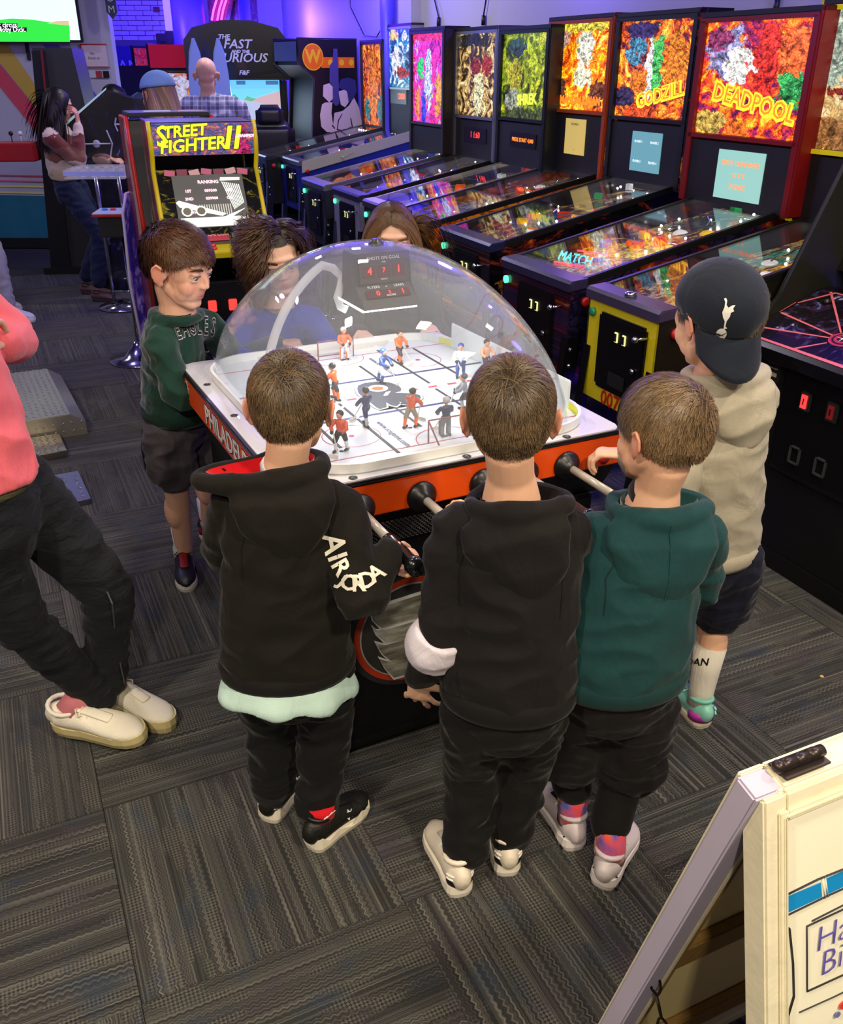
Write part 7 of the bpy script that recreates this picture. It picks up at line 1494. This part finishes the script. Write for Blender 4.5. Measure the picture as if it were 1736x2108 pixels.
# diamond-plate treads
dp_ = NT('diamond_plate'); o_ = dp_.mapv(dp_.tc(), (1, 1, 1)); 
PLT = M('#b8b4a4', .32, .7, bump=(8, .1)); 
def treads(t, x0, x1, y0, y1, F_, m=PLT, pitch=.03):
    b = MB(); i = 0; y = y0 + pitch / 2
    while y < y1:
        x = x0 + pitch / 2; j = 0
        while x < x1: b.ell((x, y, 0), (.011, .0032, .0022), Rz(math.radians(45 if (i + j) % 2 else -45)), 8); x += pitch; j += 1
        y += pitch; i += 1
    b.b.transform(F_); o = b.build('raised_treads', m, t); o['kind'] = 'stuff'
t = thing('plate_step', 'long diamond-plate metal step with sloping front end on carpet', 'step', (-2.12, 4.74, 0), math.radians(28))
b = MB(); pr_ = [(-.16, 0), (.16, 0), (.16, .075), (.09, .125), (-.16, .125)]; b.prism(pr_, .88, frame((0, .42, 0), (1, 0, 0), (0, 0, 1)), bev=.003); b.build('step_body', PLT, t)
treads(t, -.155, .085, -.44, .42, Matrix.Translation((0, 0, .126))); treads(t, -.155, .15, .01, .12, frame((0, -.461, 0), (1, 0, 0), (0, 0, 1)), pitch=.045)
t = thing('plate_step', 'low diamond-plate metal pad just in front of the long step', 'step', (-1.95, 4.14, 0), math.radians(28)); MB().box((0, 0, .02), (.30, .26, .04), bev=.003).build('step_body', M('#b8b098', .3, 1), t); treads(t, -.14, .14, -.12, .12, Matrix.Translation((0, 0, .041)))
t = thing('plate_step', 'violet-tinted metal pad half hidden by dark jeans', 'step', (-1.66, 3.66, 0), math.radians(28)); MB().box((0, 0, .015), (.26, .34, .03), bev=.003).build('step_body', M('#a098b8', .3, 1), t); treads(t, -.12, .12, -.16, .16, Matrix.Translation((0, 0, .031)), pitch=.05)
MB().box((0, 0, 0), (.012, .012, .004), bev=.002).build('crumb', M('#d8b850', .7), None, tuple(GO + au * 3.6 * S * 1.0 + av * -.62 * S + V((0, 0, .003)))); tag(bpy.data.objects['crumb'], 'tiny yellow crumb on the carpet near the folding board', 'crumb')

# ---------------- far wall: television, posters, boards, neon ----------------
def lwv(px, py, off=0): x, z = lw(px, py); return V((x, 9.79 - off, z))
tvx0, tvz0 = lw(-150, 88); tvx1, tvz1 = lw(160, -70)
t = thing('television', 'wall-mounted television showing cartoon of green hill with caption', 'television', (tvx1 - .45, 9.70, tvz0 + .3))
o_ = V(t.location); cx = (tvx0 + tvx1) / 2; 
tvF = frame(V((cx, 9.64, (tvz0 + tvz1) / 2)) - o_, (1, 0, 0), (0, 0, 1)); tw, th_ = tvx1 - tvx0, tvz1 - tvz0
MB().box((0, 0, 0), (tw, th_, .05), bev=.006).build('casing', BLACK, t).data.transform(tvF)
sr = MB().box((0, .003, .027), (tw - .03, th_ - .04, .003)).build('screen', M((.75, .92, .92), .3, em=.95), t); sr.data.transform(tvF)
def tvp(nm, pts, m, dz): b = MB(); b.prism([(lw(x, y)[0] - cx, lw(x, y)[1] - (tvz0 + tvz1) / 2) for x, y in pts], .001, tvF @ Matrix.Translation((0, 0, dz))); b.build(nm, m, sr)
tvp('hill_picture', [(-140, 86), (158, 87), (157, 52), (120, 48), (80, 42), (40, 40), (-140, 60)], M((.03, .72, .05), .3, em=1.0), .029)
tvp('hill_picture', [(112, 50), (157, 54), (156, 44), (130, 45)], M((.7, .6, .3), .3, em=.8), .0305); tvp('caption_box', [(-60, 48), (52, 50), (52, 58), (71, 58), (71, 67), (-60, 66)], M('#050505', .5), .032)
tvp('orange_shape', [(-6, 44), (4, 44), (8, 34), (2, 20), (-6, 22)], M((.9, .3, .1), .3, em=.9), .031)
for s_, x, y in (('I told a joke about circus', 51, 53.5), ('animals, oh and Moby Dick.', 69, 62.5)):
    me = text_mesh(s_, .058, .0005, bold=.0008, align='RIGHT'); p = lw(x, y); me.transform(tvF @ Matrix.Translation((p[0] - cx, p[1] - (tvz0 + tvz1) / 2, .0335))); link('caption_lettering', me, M((1, 1, 1), .4, em=1.2), sr)
t2 = MB().box((0, 0, 0), (.03, .03, .2)).build('mount_arm', BLACK, t); t2.location = lwv(57, 100) - o_
def poster(label, px0, py0, px1, py1, m, items=(), name='poster', cat='notice', y=9.785):
    x0, z1 = lw(px0, py0); x1, z0 = lw(px1, py1); t = thing(name, label, cat, ((x0 + x1) / 2, y, (z0 + z1) / 2))
    MB().box((0, 0, 0), (x1 - x0, .008, z1 - z0), bev=.001).build('sheet', m, t)
    for s_, sz, x, z, mm in items: text('lettering', s_, sz, mm, t, frame((x, -.0055, z), (1, 0, 0), (0, 0, 1)), .0003)
    return t
p_ = poster('white laminated notice with red border on grey wall right of the tall cabinet', 168, 93, 224, 137, M('#d8c8cc', .25, coat=.4), (('No', .03, -.02, .02, BLACK), ('Food or', .035, -.01, -.02, BLACK)))
b = MB(); 
for (x, z, dx_, dz_) in ((-.125, 0, .012, .20), (0, .10, .26, .012), (0, -.10, .26, .010)): b.box((x, -.006, z), (dx_, .003, dz_))
b.build('red_border', M('#b83038', .5), p_)
poster('small black and red sticker below the laminated notice', 184, 146, 226, 160, M('#c8c8d0', .4)); p2 = bpy.data.objects['poster.001']
for x, c in ((0, '#a83838'), (.07, '#101014')): MB().box((x, -.006, 0), (.06, .003, .06)).build('sticker_panel', M(c, .4), p2)
# recess beyond the left wall: white slatted board, blue columns, neon, cabinets
def bw(px, py, y=13.38):
    p = pv(px, py, y); return p
t = thing('chalk_board', 'white painted brick-pattern panel on the far wall under blue light', 'wall panel', bw(300, 50)); o_ = V(t.location)
BRK = M('#b9b2c8', .6, bump=(30, .4), var=.1)
x0, x1, z0, z1 = bw(218, 50).x, bw(385, 50).x, bw(300, 84).z, bw(300, -30).z; rnd.seed(5)
MB().box((0, .0, 0), (x1 - x0, .03, z1 - z0)).build('backing', M('#5a5470', .6), t); me0 = MB().box((0, 0, 0), (.20, .02, .050), bev=.004).mesh('brick'); me0.materials.append(BRK)
r = 0; z = z0 + .03
while z < z1:
    x = x0 + .1 + (.1 if r % 2 else 0)
    while x < x1 - .08:
        if rnd.random() > .03:
            o = bpy.data.objects.new('brick', me0); C.objects.link(o); o.parent = t; o.location = (x - o_.x, -.022 - rnd.random() * .008, z - o_.z); o.rotation_euler = (rnd.uniform(-.04, .04), rnd.uniform(-.02, .02), 0)
        x += .208
    z += .058; r += 1
MB().box((bw(324, 18).x - o_.x, -.05, bw(324, 20).z - o_.z), (.08, .02, .06)).build('red_patch', M('#6a1a28', .5), t)
t = thing('room_sign', 'vertical dark sign with white letters hanging at the recess corner', 'sign', pv(231, 20, 9.6)); MB().prism([(-.05, .5), (.05, .5), (.05, -.02), (0, -.08), (-.05, -.02)], .02, frame((0, 0, 0), (1, 0, 0), (0, 0, 1))).build('board', M('#30384c', .5), t)
for k, ch in enumerate('MOOR'): text('lettering', ch, .085, M('#c8c8d0', .5), t, frame((0, -.022, .0 + k * .09), (1, 0, 0), (0, 0, 1)), .0005)
structure(MB().box((0, 0, 0), (.16, .14, 3.2), bev=.01).build('trim_20', M('#e8d8b0', .5, em=.25), None, pv(356, 60, 13.2) * V((1, 1, 0)).length if 0 else (pv(356, 60, 13.2).x, 13.2, 1.6)))
for k, (px, y, r, em) in enumerate(((388, 12.6, .20, 0), (505, 12.2, .07, 0))):
    p = pv(px, 40, y); t = thing('wall_pipe', ('broad round column washed in deep blue light beyond the racing cabinet' if k == 0 else 'slim blue-lit column just right of the pink neon sign'), 'column', (p.x, y, 0)); MB().lathe([(r, 0), (r, 3.2)], seg=28).build('column', M('#5048e8', .4), t); t.name = 'column'  # blue light wash is also painted into the column colour
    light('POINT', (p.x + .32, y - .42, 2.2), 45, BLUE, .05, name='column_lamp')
t = thing('neon_sign', 'pink neon tubes curved like a guitar body on striped backing', 'neon sign', pv(465, 20, 12.9)); o_ = V(t.location)
MB().box((.08, .05, 0), (.62, .03, 1.1)).build('backing', art('neon_backing', [(.3, '#281838'), (.6, '#6a3868'), (.7, '#a86878')], [], 10, .15, .5, 18), t)
for dx_ in (0, .07, .12):
    b = MB(); b.tube([pv(a, c, 12.86) - o_ + V((dx_, 0, 0)) for a, c in ((452, -14), (446, 0), (440, 20), (436, 42))], .013, 8); b.build('neon_tube', M((1, .04, .45), .3, em=6), t)
b = MB(); b.ell((.22, -.02, .18), (.10, .05, .12), seg=14); b.tube([(.12, -.02, .10), (.05, -.02, -.15), (.02, -.02, -.4)], .018, 8); b.build('lamp_shade', M('#141018', .4), t)
# racing cabinet with screen and seat
RC = pv(494, 140, 11.0); t = thing('racing_cabinet', 'large black racing arcade cabinet with bright road scene screen and hooded marquee', 'arcade cabinet', (RC.x, 11.0, 0), math.radians(8)); W_ = 1.02
b = MB(); pts = [(-.56, 1.60), (-.56, 1.98), (-.46, 2.10), (-.15, 2.17), (.15, 2.17), (.44, 2.10), (.56, 1.95), (.56, 1.60)]; b.prism(pts, .5, frame((0, .25, 0), (1, 0, 0), (0, 0, 1)), bev=.03); b.build('hood', M('#07070b', .25, coat=.5), t)
b = MB(); b.prism([(-.40, 1.68), (-.44, 1.96), (-.36, 2.04), (.0, 2.08), (.38, 2.03), (.44, 1.95), (.40, 1.68), (0, 1.62)], .05, frame((0, -.25, 0), (1, 0, 0), (0, 0, 1)), bev=.02); b.build('marquee', M('#0c0c12', .2, coat=.6), t)
SIL = M('#b8b8c8', .35, em=.35)
for s_, sz, x, z, sh in (('THE', .06, -.13, 2.01, .2), ('FAST', .12, .0, 1.94, .25), ('AND THE', .04, .03, 1.872, .2), ('FURIOUS', .12, .04, 1.81, .25), ('F&F', .06, .05, 1.67, .25)): text('marquee_lettering', s_, sz, SIL, t, frame((x, -.305, z), (1, 0, 0), (0, 0, 1)), .002, bold=.002, shear=sh, sx=1.1)
for s in (-1, 1): MB().prism([(-.3, 0), (-.2, 1.1), (-.22, 1.6), (.35, 1.6), (.4, 0)], .05, frame((s * .50 - (.05 if s > 0 else 0), 0, 0), (0, 1, 0), (0, 0, 1)), bev=.01).build('side_panel', M('#0a0a14', .35, coat=.3), t)
MB().box((0, .15, .8), (.9, .3, 1.6)).build('body', M('#08080e', .4), t)
rs = MB().box((0, -.03, 1.38), (.84, .03, .48)).build('screen', M((.15, .55, .85), .3, em=1.1), t)
def rp(nm, pts, m, dz=0): MB().prism(pts, .002, frame((0, -.046 - dz, 1.38), (1, 0, 0), (0, 0, 1))).build(nm, m, rs)
rp('road_picture', [(-.42, -.24), (.42, -.24), (.42, -.05), (.05, .02), (-.02, .02), (-.12, -.02), (-.42, -.1)], M((.45, .5, .62), .3, em=.9)); rp('cliff_picture', [(-.42, -.15), (-.42, .17), (-.3, .12), (-.2, .06), (-.08, .02), (-.15, -.05)], M((.62, .52, .4), .3, em=.8), .002)
rp('bush_picture', [(-.22, .03), (-.18, .10), (-.12, .06), (-.08, .08), (-.02, .02), (-.1, .0)], M((.1, .55, .2), .3, em=.8), .004); rp('bush_picture', [(.02, .02), (.06, .06), (.1, .04), (.16, .03), (.1, .0)], M((.15, .5, .25), .3, em=.8), .004); rp('hill_picture', [(.08, .01), (.2, .05), (.42, .11), (.42, -.06)], M((.65, .45, .45), .3, em=.8), .003)
for x, w_ in ((-.34, .14), (0, .1), (.34, .14)): rp('gauge_picture', [(x - w_ / 2, .17), (x + w_ / 2, .17), (x + w_ / 2, .21), (x - w_ / 2, .21)], M((.08, .2, .4), .3, em=.8), .005)
light('AREA', (RC.x, 10.7, 1.35), 6, (.6, .8, 1), .7, .4, (math.radians(90), 0, math.radians(180)), 'screen_glow')
t = thing('racing_chair', 'black padded racing chair with headrest in front of road scene screen', 'chair', (pv(557, 250, 10.15).x, 10.15, 0), math.radians(8))
b = MB(); b.box((0, .1, .45), (.5, .5, .2), bev=.05); b.box((0, -.15, .85), (.50, .16, .75), bev=.06); b.box((0, -.16, 1.28), (.30, .12, .22), bev=.05); blob('cushion', b, M('#0c0c12', .4, coat=.2), t, .018, 4); MB().box((0, 0, .17), (.5, .7, .34), bev=.03).build('base', BLACK, t)
# painted cabinet with round orange badge
t = upright('black arcade cabinet with orange badge and painted muscular helmeted fighter on its side', (-1.40, 10.40, 0), math.radians(38 - 90), .50, [(-.02, 0), (-.02, .95), (.10, 1.05), (.16, 1.62), (-.02, 1.76), (-.02, 1.985), (.70, 1.985), (.70, 0)], M('#14110f', .45), trim=M('#3a3a40', .4))
WS = frame((.2515, 0, 0), (0, 1, 0), (0, 0, 1))
def wp(nm, pts, m, dz=0): MB().prism(pts, .002, WS @ Matrix.Translation((0, 0, dz))).build(nm, m, t)
OB, YB, FL, FD, NB = M('#d8620c', .4, em=.25), M('#e0b018', .4, em=.2), M('#e8d8b8', .5), M('#3a2c24', .6), M('#3c3a68', .4)
wp('badge_band', [(.25, 1.82), (.66, 1.82), (.66, 1.72), (.25, 1.72)], OB)
for x in (.36, .50, .62): wp('badge_dot', disc(.03, x, 1.77, n=14), YB, .002)
wp('badge', disc(.125, .15, 1.82, n=28), YB, .002); wp('badge', disc(.115, .15, 1.82, n=28), OB, .004); text('badge_lettering', 'W', .17, YB, t, WS @ Matrix.Translation((.15, 1.82, .0062)), .001, bold=.006)
def px2(x, y): return (.02 + (x - 350) / 650 * .68, 1.985 - (y - 180) / 1150 * 1.0)
for nm, P_, m in (('figure', [(600, 860), (680, 860), (665, 980), (680, 1120), (700, 980), (800, 960), (880, 900), (940, 810), (1000, 930), (1040, 1160), (1000, 1300), (940, 1330), (700, 1330), (690, 1200), (600, 1190), (540, 1130), (530, 1000), (560, 880)], FL), ('figure', [(580, 670), (650, 650), (700, 700), (690, 820), (640, 860), (570, 790)], FL), ('figure', [(755, 740), (850, 720), (890, 850), (830, 920), (780, 890)], FL),
                  ('figure_helmet', [(750, 700), (790, 610), (880, 590), (960, 620), (975, 740), (930, 830), (870, 870), (860, 740)], NB), ('figure_gun', [(700, 420), (715, 280), (760, 280), (765, 420), (760, 880), (720, 905), (680, 860), (690, 680), (655, 640), (665, 460)], M('#54507a', .4))):
    if nm != 'figure' or len(P_) > 8: wp(nm, [(a[0] + (a[0] - .42) * .02, a[1]) for a in [px2(*p) for p in P_]], m, .002 if nm == 'figure' else .004)
    else: wp(nm, [px2(*p) for p in P_], m, .004)
for P_ in ([(720, 1160), (800, 1180), (900, 1140), (905, 1150), (800, 1195), (715, 1170)], [(720, 1160), (740, 1060), (790, 990), (795, 995), (750, 1065), (730, 1160)], [(900, 1040), (920, 1150), (930, 1200), (910, 1170), (890, 1050)], [(750, 1240), (830, 1260), (850, 1320), (820, 1275), (745, 1250)], [(660, 1120), (690, 1160), (700, 1150), (670, 1110)]): wp('figure_line', [px2(*p) for p in P_], FD, .0045)
MB().prism([(-.03, 1.78), (-.03, 1.96), (-.022, 1.96), (-.022, 1.78)], .44, frame((-.22, 0, 0), (0, 1, 0), (0, 0, 1))).build('marquee', M('#3c4a78', .3, em=.25), t)
# cabinets and surfboards in the far recess
t = upright('dark blue cabinet left of the red-fronted one in far recess', (pv(262, 120, 11.5).x, 11.6, 0), 0, .75, [(-.2, 0), (-.2, 1.0), (-.1, 1.75), (.3, 1.75), (.3, 0)], M('#10103c', .4)); MB().box((.05, -.19, 1.25), (.18, .02, .3)).build('grey_box', M('#6a6a88', .5), t)
t = upright('cabinet with red header panel and colourful lit front in far recess', (pv(368, 150, 11.2).x, 11.2, 0), 0, .62, [(-.2, 0), (-.2, 1.0), (-.02, 1.15), (-.02, 1.66), (-.1, 1.70), (-.1, 1.96), (.3, 1.96), (.3, 0)], M('#0c0c14', .4))
MB().box((0, -.108, 1.83), (.56, .01, .23)).build('header', M('#a80c18', .4, em=.5), t); MB().box((0, -.045, 1.41), (.56, .01, .5)).build('screen', art('party_screen', [(.35, '#e8e8f0'), (.5, '#d8d8e8'), (.56, '#e83020'), (.62, '#f0c020'), (.7, '#3048d0')], [], 4, .8, .5, 19), t)
t = upright('cabinet with pink and red lit header beside dark blue cabinet in far recess', (pv(316, 130, 11.9).x, 11.9, 0), 0, .42, [(-.15, 0), (-.15, 1.95), (.3, 1.95), (.3, 0)], M('#0c0c14', .4)); MB().box((0, -.155, 1.72), (.34, .01, .4)).build('header', art('pink_screen', [(.4, '#a81838'), (.55, '#d83858'), (.65, '#2848a0')], [], 5, .6, .4, 20), t)
for k, (px, lab) in enumerate(((405, 'pale blue surfboard left of the bald man, by the red-headed cabinet'), (455, 'pale blue surfboard right of the bald man, against the racing cabinet'))):
    p = pv(px, 150, 9.9); t = thing('surfboard', lab, 'surfboard', (p.x, 9.9, 0), .1); pts = [(.13 * math.sin(PI * min(1, (i / 14)) ** .8) * (1 if i < 14 else 0) * 1.0, 1.98 * (1 - i / 14)) for i in range(15)]
    prof = [(.012 + .085 * math.sin(math.acos(max(-1, min(1, 1 - 2 * (i / 16)))))** 1, i / 16 * 1.98) for i in range(17)]
    MB().prism([(a, z) for a, z in prof] + [(-a, z) for a, z in prof[::-1]], .04, frame((0, 0, 0), (1, 0, 0), (0, 0, 1)), bev=.012).build('board', M('#8aa4e0', .35, coat=.3), t)
t = thing('counter', 'dark counter with blue chalk lettering below the white brick panel', 'counter', (pv(300, 110, 13.1).x, 13.15, 0)); MB().box((0, 0, .98), (1.3, .3, 1.96), bev=.01).build('body', M('#14146a', .5), t); text('chalk_lettering', 'GAM', .2, M('#9898d8', .5), t, frame((-.28, -.155, 1.72), (1, 0, 0), (0, 0, 1)), .002)
for px in (334, 353): MB().box((0, 0, 0), (.14, .1, .1 if px < 340 else .16), bev=.01).build('speaker_box', M('#0c0c10', .5), t, pv(px, 78, 13.1) - V(t.location))
